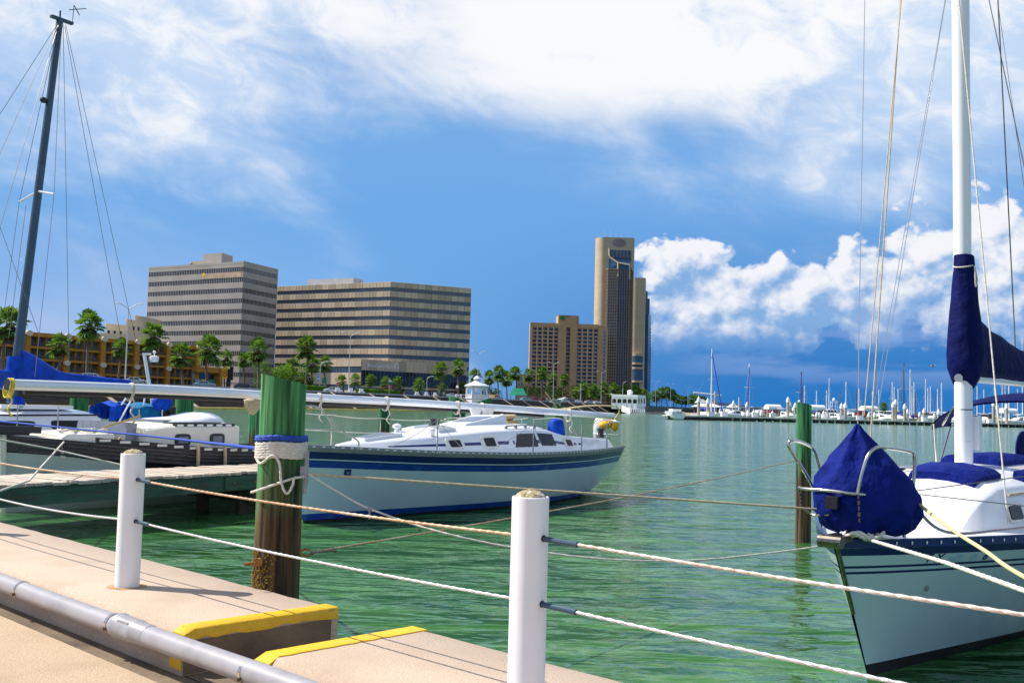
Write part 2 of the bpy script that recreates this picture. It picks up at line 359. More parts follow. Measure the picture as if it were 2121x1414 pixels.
# ------------------------------------------------------------------ pile material (height dependent wear is real growth: green preservative above, weed and rot near water)
def pile_mat(name, zmix, green=(0.030, 0.155, 0.055), brown=(0.075, 0.045, 0.018), soft=0.35):
    m = bpy.data.materials.new(name); m.use_nodes = True; nt = m.node_tree; N = nt.nodes; L = nt.links
    b = N['Principled BSDF']; b.inputs['Roughness'].default_value = 0.85
    tc = N.new('ShaderNodeTexCoord'); sp = N.new('ShaderNodeSeparateXYZ'); L.new(tc.outputs['Object'], sp.inputs[0])
    mp = N.new('ShaderNodeMapping'); mp.inputs['Scale'].default_value = (30, 30, 1.1); L.new(tc.outputs['Object'], mp.inputs[0])
    g = N.new('ShaderNodeTexNoise'); g.inputs['Scale'].default_value = 1.0; g.inputs['Detail'].default_value = 8; L.new(mp.outputs[0], g.inputs['Vector'])
    mp2 = N.new('ShaderNodeMapping'); mp2.inputs['Scale'].default_value = (5, 5, 1.2); L.new(tc.outputs['Object'], mp2.inputs[0])
    g2 = N.new('ShaderNodeTexNoise'); g2.inputs['Scale'].default_value = 1.0; g2.inputs['Detail'].default_value = 6; L.new(mp2.outputs[0], g2.inputs['Vector'])
    a = N.new('ShaderNodeMath'); a.operation = 'MULTIPLY_ADD'; a.inputs[1].default_value = 1.5; a.inputs[2].default_value = -0.75; L.new(g2.outputs[0], a.inputs[0])
    ad = N.new('ShaderNodeMath'); ad.operation = 'ADD'; L.new(sp.outputs[2], ad.inputs[0]); L.new(a.outputs[0], ad.inputs[1])
    mr = N.new('ShaderNodeMapRange'); mr.inputs[1].default_value = zmix - soft; mr.inputs[2].default_value = zmix + soft; L.new(ad.outputs[0], mr.inputs[0])
    def mixn(f, A, B):
        n = N.new('ShaderNodeMix'); n.data_type = 'RGBA'; L.new(f, n.inputs[0])
        for v, k in ((A, 6), (B, 7)):
            if isinstance(v, tuple): n.inputs[k].default_value = (*v, 1)
            else: L.new(v, n.inputs[k])
        return n.outputs[2]
    gr = N.new('ShaderNodeMapRange'); gr.inputs[1].default_value = 0.33; gr.inputs[2].default_value = 0.66; L.new(g.outputs[0], gr.inputs[0])
    c1 = mixn(gr.outputs[0], tuple(x * 0.05 for x in green), tuple(x * 2.1 for x in green))
    c2 = mixn(gr.outputs[0], tuple(x * 0.02 for x in brown), tuple(x * 2.0 for x in brown))
    L.new(mixn(mr.outputs[0], c2, c1), b.inputs['Base Color'])
    bp = N.new('ShaderNodeBump'); bp.inputs['Strength'].default_value = 0.8; bp.inputs['Distance'].default_value = 0.02
    L.new(g.outputs[0], bp.inputs['Height']); L.new(bp.outputs[0], b.inputs['Normal'])
    MATS[name] = m
pile_mat('pile_near', 1.52, green=(0.040, 0.165, 0.05), brown=(0.065, 0.036, 0.012), soft=0.35)
pile_mat('pile_far', 1.15)
pile_mat('pile_green', -0.6)

# ------------------------------------------------------------------ water
def water_mat():
    m = bpy.data.materials.new('water'); m.use_nodes = True; nt = m.node_tree; N = nt.nodes; L = nt.links
    b = N['Principled BSDF']; b.inputs['Roughness'].default_value = 0.10; b.inputs['IOR'].default_value = 1.333; b.inputs['Specular IOR Level'].default_value = 0.46
    tc = N.new('ShaderNodeTexCoord')
    def noise(sc, stretch, det, rot=0.0, dist=0.0):
        mp = N.new('ShaderNodeMapping'); mp.inputs['Scale'].default_value = stretch; mp.inputs['Rotation'].default_value = (0, 0, rot)
        L.new(tc.outputs['Object'], mp.inputs[0]); n = N.new('ShaderNodeTexNoise'); n.inputs['Scale'].default_value = sc; n.inputs['Detail'].default_value = det
        n.inputs['Distortion'].default_value = dist; L.new(mp.outputs[0], n.inputs['Vector']); return n.outputs['Fac']
    def ma(op, a, bb):
        n = N.new('ShaderNodeMath'); n.operation = op
        for v, k in ((a, 0), (bb, 1)):
            if isinstance(v, (int, float)): n.inputs[k].default_value = v
            else: L.new(v, n.inputs[k])
        return n.outputs[0]
    h = ma('ADD', ma('MULTIPLY', noise(0.75, (0.7, 1.2, 1), 2, 0.25, 0.8), 1.15), ma('MULTIPLY', noise(2.2, (0.6, 1.4, 1), 2, -0.15, 0.9), 0.36))
    h = ma('ADD', h, ma('MULTIPLY', noise(8.0, (0.8, 1.1, 1), 2, 0.1, 0.3), 0.06))
    bp = N.new('ShaderNodeBump'); bp.inputs['Strength'].default_value = 1.0; bp.inputs['Distance'].default_value = 0.24
    L.new(h, bp.inputs['Height']); L.new(bp.outputs[0], b.inputs['Normal'])
    mx = N.new('ShaderNodeMix'); mx.data_type = 'RGBA'; mrw = N.new('ShaderNodeMapRange'); mrw.inputs[1].default_value = 0.36; mrw.inputs[2].default_value = 0.66; L.new(noise(0.9, (0.45, 1.3, 1), 5, 0.2, 1.2), mrw.inputs[0]); L.new(mrw.outputs[0], mx.inputs[0])
    mx.inputs[6].default_value = (0.020, 0.098, 0.024, 1); mx.inputs[7].default_value = (0.062, 0.185, 0.050, 1)  # paler patches put the lit wave faces into the water colour
    L.new(mx.outputs[2], b.inputs['Base Color']); MATS['water'] = m
water_mat()
bm = MB(); S = 6000.0
bm.add([(-S, -400, 0), (S, -400, 0), (S, S, 0), (-S, S, 0)], [(0, 1, 2, 3)])
tag(bm.build('water', 'water'), 'green harbour water rippling between the quay and the boats', None, None, 'structure')
# seabed sheet well below, so piles and hulls end in the dark
KT, KW = 0.80, 0.55                                      # kerb top, walkway level
KU = Vector((0.717, -0.697, 0)).normalized(); KN = Vector((KU.y * -1, KU.x, 0))   # along the quay (to the right), and out over the water
K0 = Vector((-1.055, 6.650, 0))                           # on the water edge of the kerb, end of the left block
def kp(s, w, z):                                          # s along the quay from the end of the left block, w inland from the water edge
    p = K0 + KU * s - KN * w; return (p.x, p.y, z)
KWID = 1.06
GAP = 0.72
def slab(mb, s0, s1, w0, w1, z0, z1, bev=0.025):
    lo = [kp(s0, w0, z0), kp(s0, w1, z0), kp(s1, w1, z0), kp(s1, w0, z0)]
    md = [kp(s0, w0, z1 - bev), kp(s0, w1, z1 - bev), kp(s1, w1, z1 - bev), kp(s1, w0, z1 - bev)]
    tp = [kp(s0 + bev, w0 + bev, z1), kp(s0 + bev, w1 - bev, z1), kp(s1 - bev, w1 - bev, z1), kp(s1 - bev, w0 + bev, z1)]
    mb.loft([lo, md, tp])
wk = MB()
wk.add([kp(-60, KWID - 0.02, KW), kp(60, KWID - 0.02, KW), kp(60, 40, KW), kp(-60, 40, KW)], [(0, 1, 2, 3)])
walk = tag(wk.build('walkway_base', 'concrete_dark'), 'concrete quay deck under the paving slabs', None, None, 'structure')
# paving slabs with recessed joints (the white joint line at lower left)
for i in range(-6, 4):
    sl = MB(); s0 = -3.02 + i * 3.6
    slab(sl, s0 + 0.006, s0 + 3.594, KWID + 0.20, 5.2, KW - 0.08, KW + 0.03, 0.012)  # slabs stop short: the bare dark strip stands in for dirt and shadow
    sl.build('paving_slab', 'concrete_pave', walk)
jn = MB()
slab(jn, -3.035, -3.005, KWID + 0.5, 5.2, KW, KW + 0.034, 0.002)
jn.build('joint_strip', 'post_white', walk)
# quay wall: apron under the gap, then the two raised kerb blocks
qa = MB(); slab(qa, -60, 60, 0.02, KWID, -1.5, KW, 0.01)
tag(qa.build('quay_wall', 'concrete_dark'), 'dark concrete quay wall at the water edge under the kerb blocks', None, None, 'structure')
def kerb(s0, s1, yend, label):
    t = MB()
    n = max(2, int((s1 - s0) / 0.25))
    rng = random.Random(int(s0 * 10) + 77)
    rings = []
    for i in range(n + 1):
        s = s0 + (s1 - s0) * i / n
        e = 0.03 + rng.random() * 0.025
        e2 = 0.02 + rng.random() * 0.02
        rings.append([kp(s, 0, -0.5), kp(s, 0, KT - e2), kp(s, e2, KT), kp(s, KWID - e - 0.02, KT), kp(s, KWID - 0.004, KT - e * 1.2), kp(s, KWID, KW - 0.02), kp(s, KWID, -0.5)])
    t.loft(rings)
    o = t.build('kerb', 'concrete', None, 50); tag(o, label, None, None, 'structure')
    y = MB(); w = 0.13; th = 0.006
    a, bb = (yend - w, yend + 0.006) if yend == s1 else (yend - 0.006, yend + w)
    o1, o2 = (bb, a) if yend == s1 else (a, bb)          # o1 is the end edge
    dn = 0.055
    nn = 16; ins = []
    for i in range(nn + 1):
        wv = 0.0 + (KWID - 0.005) * i / nn
        jit = rng.uniform(-0.006, 0.006); zz = KT - (0.0 if wv < KWID - 0.06 else 0.03)
        sg = -1 if yend == s1 else 1
        ins.append([kp(o2 + jit, wv, zz - 0.01), kp(o2 + jit, wv, zz + th), kp(o1 + sg * 0.010, wv, zz + th), kp(o1, wv, zz - 0.003), kp(o1, wv, zz - dn + jit * 2), kp(o1 + sg * 0.01, wv, zz - dn + jit * 2)])
    y.loft(ins)
    # rounded turn over the walkway corner
    y.build('yellow_edge_paint', 'yellow_paint', o, 60)
    return o
kerbL = kerb(-40, 0.0, 0.0, 'long raised concrete kerb with yellow painted end above the conduit')
kerbR = kerb(GAP, 40, GAP, 'second raised concrete kerb with yellow painted near edge past the gap')
ef = MB()
slab(ef, -0.005, 0.0035, 0.05, KWID - 0.01, KW + 0.005, KT - 0.06, 0.001)
ef.build('end_face', 'concrete_dark', kerbL)
yp = MB(); slab(yp, -0.13, 0.0, KWID + 0.001, KWID + 0.006, KW + 0.03, KW + 0.11, 0.001); yp.build('yellow_patch', 'yellow_paint', kerbL)
rs = MB()
for i in range(14):
    a = 2 * pi * i / 14
PL = Vector((-2.588, 7.19, KT)); PR = Vector((0.10, 4.60, KT)); PSP = PR - PL
# ------------------------------------------------------------------ white posts
def post(p, label):
    t = thing('white_post', label, 'post', p, group='white posts along the quay edge')
    R = 0.082; Hh = 0.905
    b = MB(); b.lathe([(R, 0.0), (R, Hh - 0.004), (R - 0.004, Hh), (R - 0.008, Hh), (R - 0.008, Hh - 0.03)], n=40); b.build('pipe_sleeve', 'post_white', t, 40)
    rng = random.Random(int(p.x * 100)); c = MB(); prof = []; n = 28
    rings = []
    for i in range(8):
        u = i / 7; rr = (R - 0.009) * sqrt(max(0.0, 1 - u * u)) if i < 7 else 0.004; z = Hh - 0.02 + 0.05 * u
        rings.append([(rr * cos(2 * pi * j / n) * (1 + rng.uniform(-.03, .03)), rr * sin(2 * pi * j / n) * (1 + rng.uniform(-.03, .03)), z + rng.uniform(-.003, .003)) for j in range(n)])
    c.loft(rings); c.build('concrete_cap', 'post_cap', t, 70)
    for z, nm in ((Hh - 0.175, 'upper'), (Hh - 0.455, 'lower')):
        for sgn in (1, -1):
            d = KU * sgn
            h = MB(); h.cyl(d * (R - 0.006) + Vector((0, 0, z)), d * (R + 0.003) + Vector((0, 0, z)), 0.015, n=14); h.build('cable_hole', 'hole_rust', t)
    h = MB(); h.lathe([(R + 0.05, 0.001), (R + 0.02, 0.0035), (R - 0.01, 0.004)], n=30); h.build('base_stain', 'rust_stain', t)
    return t
posts = [post(PL + PSP * k, l) for k, l in ((-1, 'white post on the long kerb beside the shore end of the plank pier'), (0, 'short white post with concrete cap standing on the long kerb'), (1, 'white post with mossy concrete cap on the second kerb by the gap'), (2, 'white post on the second kerb where the twisted cables end'))]
# wire cables through the posts
def cable(k, z, mat, sg, label):
    a = PL + PSP * k + KU * 0.03 + Vector((0, 0, z)); b = PL + PSP * (k + 1) - KU * 0.03 + Vector((0, 0, z))
    r = 0.0068
    mb = MB(); mb.rope(sag(a, b, sg, 30), r, 0.055, 9, 0.17, 0.009)
    t = mb.build('wire_cable', mat, None, 60)
    tag(t, label, 'cable', None)
    s1 = MB(); u = (b - a).normalized(); s1.tube(sag(a, b, sg, 30)[:3 if k < 2 else 2], 0.0125, 10); s1.build('sleeve', 'alu_dark', t)
    return t
ZU, ZLw = 0.905 - 0.175, 0.905 - 0.455
cable(-1, ZU, 'wire_rusty', 0.03, 'rusty upper cable between the pier-side post and the short white post')
cable(-1, ZLw, 'wire_grey', 0.05, 'pale lower cable between the pier-side post and the short white post')
cable(0, ZU, 'wire_rusty', 0.02, 'rusty upper cable between the two white posts')
cable(0, ZLw, 'wire_grey', 0.02, 'pale lower cable between the two white posts')
cable(1, ZU, 'wire_pale', 0.02, 'twisted upper cable from the mossy post passing in front of the bow')
cable(1, ZLw, 'wire_grey', 0.02, 'grey lower cable from the mossy post crossing the water')
# ------------------------------------------------------------------ grey conduit along the kerb
def conduit():
    t = thing('conduit_pipe', 'grey plastic conduit with coupling and band clamps along the kerb foot', 'pipe', kp(0, KWID + 0.09, KW))
    b0 = Vector(kp(0, KWID + 0.09, KW)); zc = KT - 0.085 - KW + 0.03; r = 0.060
    def q(s, dz=0.0): return KU * s + Vector((0, 0, zc + dz))
    p = MB(); p.tube([q(s, 0.006 * sin(s * 1.3)) for s in [x * 0.5 for x in range(-30, 31)]], r, 28); p.build('pipe', 'pvc_grey', t, 40)
    sc = -0.42
    c = MB(); c.tube([q(sc - 0.17), q(sc - 0.165), q(sc - 0.155), q(sc - 0.145), q(sc - 0.13), q(sc + 0.05), q(sc + 0.075), q(sc + 0.085), q(sc + 0.2), q(sc + 0.215)], [0.066, 0.072, 0.076, 0.076, 0.0705, 0.0705, 0.0705, 0.0655, 0.0645, 0.0605], 28); c.build('coupling', 'pvc_grey', t, 30)
    rb = MB(); rb.box(q(sc - 0.02) + KN * -0.050 + Vector((0, 0, 0.048)), (0.13, 0.012, 0.012), atan2(KU.y, KU.x)); rb.build('moulded_rib', 'pvc_grey', t)
    for s in (-2.05, sc - 0.23, 0.83, -4.2):
        k = MB(); k.tube([q(s - 0.013), q(s + 0.013)], r + 0.003, 28); cl = k.build('band_clamp', 'steel', t, 40)
        w = MB(); e = q(s) + KN * -(r + 0.006) + Vector((0, 0, -0.02)); w.box(e, (0.03, 0.02, 0.018), atan2(KU.y, KU.x)); w.cyl(e - KU * 0.022, e + KU * 0.022, 0.007, n=8); w.build('clamp_screw', 'steel_dark', cl)
    for s in (-3.2, -1.2, 0.4):                           # brackets holding it to the kerb
        k = MB(); k.box(q(s) + KN * 0.05, (0.03, 0.1, 0.03), atan2(KU.y, KU.x)); k.build('bracket', 'steel_dark', t)
conduit()
# ------------------------------------------------------------------ hulls
def interp(tab, s):
    if s <= tab[0][0]: return tab[0][1]
    for (a, va), (b, vb) in zip(tab, tab[1:]):
        if s <= b:
            t = (s - a) / (b - a); t = t * t * (3 - 2 * t) if False else t
            return va + (vb - va) * t
    return tab[-1][1]
def smooth_tab(tab, s):
    # cosine-free monotone-ish smoothing: average neighbours
    e = 0.06; return (interp(tab, s - e) + 2 * interp(tab, s) + interp(tab, s + e)) / 4
class Hull:
    def __init__(h, L, B, sheer, rake, tr=0.75, sm=0.55, keel=-0.45, keel_aft=-0.1, stern_rake=0.0, pb=1.15, pa=0.32, double=False, fine=0.82):
        h.L, h.B, h.sh, h.rake, h.tr, h.sm, h.k, h.ka, h.sr, h.pb, h.pa, h.double, h.fine = L, B, sheer, rake, tr, sm, keel, keel_aft, stern_rake, pb, pa, double, fine
    def z(h, s): return smooth_tab(h.sh, s)
    def b(h, s):
        B = h.B / 2
        if s < h.sm: v = sin(pi / 2 * s / h.sm) ** h.fine
        else:
            t = (s - h.sm) / (1 - h.sm)
            v = 1 - (1 - h.tr) * (t * t) if not h.double else max(0.02, cos(pi / 2 * t * 0.98) ** 0.6)
        return B * max(0.012, v)
    def zk(h, s):
        t = max(0, (s - 0.55) / 0.45); return h.k + (h.ka - h.k) * t * t
    def pt(h, s, z, side=-1):
        zk, zs = h.zk(s), h.z(s); z = max(z, zk); ze = (z - zk) / (zs - zk)
        p = h.pb + (h.pa - h.pb) * min(1, s / 0.6) ** 0.6
        y = h.b(s) * max(0.0, ze) ** p if ze < 1 else h.b(s)
        x0 = h.rake * (1 - max(0, min(1.2, (z - h.k) / (zs - h.k)))); x1 = h.L - h.sr * (1 - ze) * h.L
        if h.double: x1 = h.L - h.rake * 0.9 * (1 - ze)
        return Vector((x0 + s * (x1 - x0), side * y, z))
    def build(h, parent, rows, mats, ns=44, name='hull'):
        """rows: list of (function s->z, material of the strip above)"""
        mb = MB(); st = [ (i / ns) ** 1.25 for i in range(ns + 1)]
        nr = len(rows)
        for side in (-1, 1):
            base = len(mb.v)
            for s in st:
                for fz, _ in rows: mb.v.append(tuple(h.pt(s, fz(s), side)))
            for i in range(ns):
                for j in range(nr - 1):
                    a, b_, c, d = base + i * nr + j, base + (i + 1) * nr + j, base + (i + 1) * nr + j + 1, base + i * nr + j + 1
                    mb.f.append((a, b_, c, d) if side < 0 else (d, c, b_, a)); mb.mi.append(rows[j][1])
        # transom
        tot = (ns + 1) * nr; A = [ns * nr + j for j in range(nr)]; Bq = [tot + ns * nr + j for j in range(nr)]
        for j in range(nr - 1): mb.f.append((A[j], Bq[j], Bq[j + 1], A[j + 1])); mb.mi.append(rows[j][1])
        return mb.build(name, mats, parent, 40)
    def deck(h, parent, mat, dz=-0.015, camber=0.05, ns=30, name='deck', inset=0.005):
        mb = MB(); r = []
        for i in range(ns + 1):
            s = (i / ns) ** 1.2; b = max(0.004, h.b(s) - inset); z = h.z(s) + dz; x = h.pt(s, h.z(s)).x
            r.append([(x, b * k, z + camber * (1 - k * k)) for k in (-1, -0.66, -0.33, 0, 0.33, 0.66, 1)])
        mb.loft(r, close=False, caps=False); return mb.build(name, mat, parent, 40)
    def rail(h, parent, mat, hh=0.05, w=0.03, s0=0.0, s1=1.0, n=60, name='toe_rail', dz=0.0, out=0.004):
        for side in (-1, 1):
            mb = MB(); rr = []
            for i in range(n + 1):
                s = s0 + (s1 - s0) * i / n; p = h.pt(s, h.z(s), side); y = p.y + side * out; yi = side * max(0.002, abs(y) - w)
                rr.append([(p.x, y, p.z - 0.012 + dz), (p.x, y, p.z + hh + dz), (p.x, yi, p.z + hh + dz), (p.x, yi, p.z - 0.012 + dz)])
            mb.loft(rr); mb.build(name, mat, parent)
class Cabin:
    """coach roof: tables over s of bottom half width, top half width, side top height and crown height (above local z)"""
    def __init__(c, h, wb, wt, zs, zc, s0, s1, z0=None): c.h, c.wb, c.wt, c.zs, c.zc, c.s0, c.s1, c.z0 = h, wb, wt, zs, zc, s0, s1, z0 or (lambda s: h.z(s))
    def side(c, s, v, sd=-1, out=0.0):
        wb, wt = interp(c.wb, s), interp(c.wt, s); z0 = c.z0(s); zt = interp(c.zs, s)
        x = c.h.pt(s, c.h.z(s)).x
        return Vector((x, sd * (wb + (wt - wb) * v + out), z0 + (zt - z0) * v))
    def top(c, s, k):
        """k -1..1 across the roof"""
        wt = interp(c.wt, s); zt = interp(c.zs, s); zc = interp(c.zc, s)
        return Vector((c.h.pt(s, c.h.z(s)).x, wt * k, zt + (zc - zt) * (1 - k * k)))
    def build(c, parent, mat, n=26, name='cabin'):
        mb = MB(); r = []
        for i in range(n + 1):
            s = c.s0 + (c.s1 - c.s0) * i / n
            p0, p1 = c.side(s, -0.05), c.side(s, 0.93); q = c.side(s, 1.0); q.y *= 0.985
            row = [p0, p1, q] + [c.top(s, k) for k in (-0.9, -0.6, -0.3, 0, 0.3, 0.6, 0.9)]
            m = [Vector((v.x, -v.y, v.z)) for v in (q, p1, p0)]
            r.append(row + m)
        mb.loft(r); return mb.build(name, mat, parent, 38)
    def patch(c, parent, name, mat, s0, s1, v0, v1, out=0.006, cut=(0, 0), sd=-1, rnd=0.0):
        """flat panel on the side: cut=(front slant, aft slant)"""
        q = [c.side(s0, v0, sd, out), c.side(s1, v0, sd, out), c.side(s1 - cut[1], v1, sd, out), c.side(s0 + cut[0], v1, sd, out)]
        if rnd:
            pts = []
            for i in range(4):
                a, b, d = q[i], q[(i + 1) % 4], q[i - 1]
                for t in range(5):
                    u = t / 4; e1 = a.lerp(d, rnd * (1 - u)); pts.append((a.lerp(d, rnd)) * (1 - u) ** 2 + a * 2 * u * (1 - u) + (a.lerp(b, rnd)) * u * u)
            q = pts
        n = len(q); mb = MB(); inn = [p + Vector((0, -sd * (out + 0.012), 0)) for p in q]
        mb.add(q + inn, [tuple(range(n)) if sd < 0 else tuple(range(n - 1, -1, -1))] + [(i, n + i, n + (i + 1) % n, (i + 1) % n) for i in range(n)])
        return mb.build(name, mat, parent)
def txt(s, size, mat, parent, loc, rot, name='lettering', ext=0.002, align='CENTER', shear=0.0):
    cu = bpy.data.curves.new('t', 'FONT'); cu.body = s; cu.size = size; cu.extrude = ext; cu.align_x = align; cu.align_y = 'CENTER'; cu.shear = shear
    o = bpy.data.objects.new('t', cu); COL.objects.link(o); bpy.context.view_layer.update()
    me = bpy.data.meshes.new_from_object(o.evaluated_get(bpy.context.evaluated_depsgraph_get()))
    bpy.data.objects.remove(o); me.materials.clear(); me.materials.append(MATS[mat])
    q = bpy.data.objects.new(name, me); COL.objects.link(q); q.parent = parent; q.location = loc; q.rotation_euler = rot
    return q
DA = atan2(0.848, 0.53); DV = Vector((cos(DA), sin(DA), 0)); DN = Vector((sin(DA), -cos(DA), 0))     # berth axis (towards the sterns) and port side, facing the quay
# ================================================================== centre yacht (mast laid along the deck)
CO = Vector((-3.78, 17.45, 0))
def C2L(p, O=CO, a=DA):
    q = Matrix.Rotation(-a, 3, 'Z') @ (Vector(p) - O); return q
yb = thing('sailing_yacht', 'white sloop with double blue sheer stripes and its mast lowered along the deck', 'sailboat', CO, DA)
hC = Hull(10.35, 3.3, [(0, 1.33), (0.25, 1.20), (0.5, 1.12), (0.8, 1.11), (1, 1.16)], 0.78, tr=0.80, sm=0.6, keel=-0.5, keel_aft=0.12, stern_rake=0.012, pb=1.0, pa=0.30)
rws = [(lambda s: -0.5, 4), (lambda s: -0.25, 4), (lambda s: 0.02, 4), (lambda s: 0.05, 3), (lambda s: 0.16, 0), (lambda s: 0.32, 0), (lambda s: 0.5, 0), (lambda s: 0.66, 0),
       (lambda s: hC.z(s) - 0.345, 2), (lambda s: hC.z(s) - 0.235, 5), (lambda s: hC.z(s) - 0.215, 0), (lambda s: hC.z(s) - 0.195, 1), (lambda s: hC.z(s) - 0.07, 6), (lambda s: hC.z(s), 6)]
hob = hC.build(yb, rws, ['hull_white_shaded', 'stripe_navy', 'stripe_blue', 'stripe_blue', 'bottom_dark', 'stripe_navy', 'toerail'], ns=52)
hC.deck(yb, 'gel_white')
hC.rail(yb, 'toerail', 0.045, 0.03)
sl = MB()
for i in range(64):
    s = 0.012 + 0.976 * i / 63
    p = hC.pt(s, hC.z(s)); p2 = hC.pt(s + 0.004, hC.z(s)); sl.box(p + Vector((0, -0.0045, 0.018)), (0.055, 0.006, 0.022), atan2(p2.y - p.y, p2.x - p.x))
sl.build('rail_slots', 'gel_white', yb)
cC = Cabin(hC, [(0.13, 0.10), (0.2, 0.42), (0.35, 0.82), (0.55, 1.08), (0.8, 1.18), (0.98, 1.15)],
           [(0.13, 0.05), (0.2, 0.30), (0.35, 0.62), (0.55, 0.86), (0.72, 0.92), (0.8, 1.02), (0.98, 1.0)],
           [(0.13, 1.32), (0.2, 1.36), (0.35, 1.47), (0.5, 1.56), (0.62, 1.60), (0.7, 1.58), (0.76, 1.46), (0.86, 1.40), (0.98, 1.34)],
           [(0.13, 1.34), (0.2, 1.43), (0.35, 1.60), (0.5, 1.70), (0.62, 1.74), (0.7, 1.72), (0.74, 1.50), (0.86, 1.40), (0.98, 1.34)], 0.13, 0.975)
cC.build(yb, 'gel_white', 40)
# windscreen box / sea hood and sliding hatch
mb = MB(); a = [cC.top(s, k) for s, k in ((0.475, -0.36), (0.475, 0.52), (0.62, 0.62), (0.62, -0.42))]
mb.hull8([v + Vector((0, 0, -0.03)) for v in a], [a[0] + Vector((0.05, 0, 0.03)), a[1] + Vector((0.05, 0, 0.03)), a[2] + Vector((0, -0.04, 0.19)), a[3] + Vector((0, 0.04, 0.19))])
mb.build('sea_hood', 'gel_white', yb)
HQ = [v + Vector((0.0, 0, 0.0)) for v in a]
mb = MB(); q = [a[0].lerp(a[3], 0.25).lerp(a[1], 0.22), a[0].lerp(a[3], 0.25).lerp(a[1], 0.78), a[0].lerp(a[3], 0.72).lerp(a[1], 0.78), a[0].lerp(a[3], 0.72).lerp(a[1], 0.22)]
t4 = [HQ[0] + Vector((0.05, 0, 0.03)), HQ[1] + Vector((0.05, 0, 0.03)), HQ[2] + Vector((0, -0.04, 0.19)), HQ[3] + Vector((0, 0.04, 0.19))]
def bil(u, v): return t4[0].lerp(t4[1], v).lerp(t4[3].lerp(t4[2], v), u)
mb = MB(); q = [bil(u, v) for u, v in ((0.25, 0.15), (0.25, 0.85), (0.75, 0.85), (0.75, 0.15))]; mb.hull8([p - Vector((0, 0, 0.01)) for p in q], [p + Vector((0, 0, 0.012)) for p in q]); mb.build('hood_window', 'hatch_grey', yb)
def hatch(s0, s1, k0, k1, mat='hatch_grey', th=0.03, lift=0.02, nm='deck_hatch'):
    b = MB(); f = [cC.top(s, k) for s, k in ((s0, k0), (s1, k0), (s1, k1), (s0, k1))]
    b.hull8([p + Vector((0, 0, -0.02)) for p in f], [p + Vector((0, 0, lift + th)) for p in f]); o = b.build(nm, 'gel_white', yb)
    c = (f[0] + f[2]) / 2; g = [c + (p - c) * 0.86 for p in f]
    b = MB(); b.hull8([p + Vector((0, 0, lift + th - 0.005)) for p in g], [p + Vector((0, 0, lift + th + 0.006)) for p in g]); b.build('hatch_pane', mat, o)
hatch(0.185, 0.275, -0.62, 0.62)
hatch(0.365, 0.415, -0.72, -0.25)
hatch(0.365, 0.415, 0.25, 0.72)
# cabin side windows (opening ports with frames, two fixed dark panes, cove stripe)
for s0, s1 in ((0.355, 0.402), (0.456, 0.502), (0.752, 0.784)):
    f = cC.patch(yb, 'port_frame', 'gel_cream', s0, s1, 0.22, 0.86, 0.022, rnd=0.22); e = (s1 - s0) * 0.16
    cC.patch(f, 'port_glass', 'window_dark', s0 + e, s1 - e, 0.34, 0.74, 0.028, rnd=0.15)
cC.patch(yb, 'fixed_window', 'window_dark', 0.555, 0.640, 0.26, 0.84, 0.012, cut=(0.022, -0.002))
cC.patch(yb, 'fixed_window', 'window_dark', 0.655, 0.712, 0.30, 0.86, 0.012, cut=(-0.003, 0.0))
for s0, s1 in ((0.22, 0.352), (0.405, 0.453), (0.505, 0.558), (0.64, 0.654), (0.715, 0.75), (0.787, 0.82)):
    cC.patch(yb, 'cove_stripe', 'stripe_navy', s0, s1, 0.40, 0.55, 0.004)
# grab rail on the roof edge
mb = MB(); g = [cC.top(0.56 + 0.012 * i, -0.86) + Vector((0, 0, 0.05)) for i in range(13)]
mb.tube(g, 0.014, 6)
for i in range(0, 13, 3): mb.box(g[i] - Vector((0, 0, 0.03)), (0.07, 0.03, 0.05))
mb.build('grab_rail', 'hatch_grey', yb)
# deck gear on the roof: vents, winches, clutches
for s, k, r in ((0.30, 0.1, 0.07), (0.335, -0.9, 0.05)):
    mb = MB(); p = cC.top(s, k); mb.lathe([(0.05, 0), (0.05, 0.06), (r * 1.25, 0.08), (r * 1.2, 0.13), (0.02, 0.16)], p, 14); mb.build('vent', 'gel_white', yb, 40)
def winch(p, parent, sc=1.0):
    mb = MB(); mb.lathe([(0.075 * sc, 0), (0.07 * sc, 0.03 * sc), (0.05 * sc, 0.06 * sc), (0.048 * sc, 0.11 * sc), (0.072 * sc, 0.14 * sc), (0.07 * sc, 0.16 * sc), (0.03 * sc, 0.17 * sc)], p, 18); return mb.build('winch', 'black_plastic', parent, 35)
winch(hC.pt(0.80, hC.z(0.8)) + Vector((0, 2.75, 0.3)), yb, 1.4); winch(hC.pt(0.905, hC.z(0.9)) + Vector((0, 0.30, 0.27)), yb, 1.3)
winch(cC.top(0.43, 0.25), yb, 0.9); winch(cC.top(0.46, 0.4), yb, 0.8); winch(cC.top(0.665, 0.5), yb)
# coaming box and folded blue cover in the cockpit
mb = MB(); c = hC.pt(0.80, hC.z(0.8)); bc = C2L(at(1152, 879, 25.0)); mb.loft([[Vector((bc.x + w * cos(a) * (1 + 0.08 * sin(3 * a + z * 9)), bc.y + w * 0.9 * sin(a) * (1 + 0.1 * sin(4 * a + z * 5)), z)) for a in [2 * pi * j / 18 for j in range(18)]] for w, z in ((0.16, 1.25), (0.24, 1.42), (0.22, 1.6), (0.20, 1.74), (0.15, 1.80), (0.04, 1.82))]); mb.build('binnacle_cover', 'tarp_blue', yb, 60)
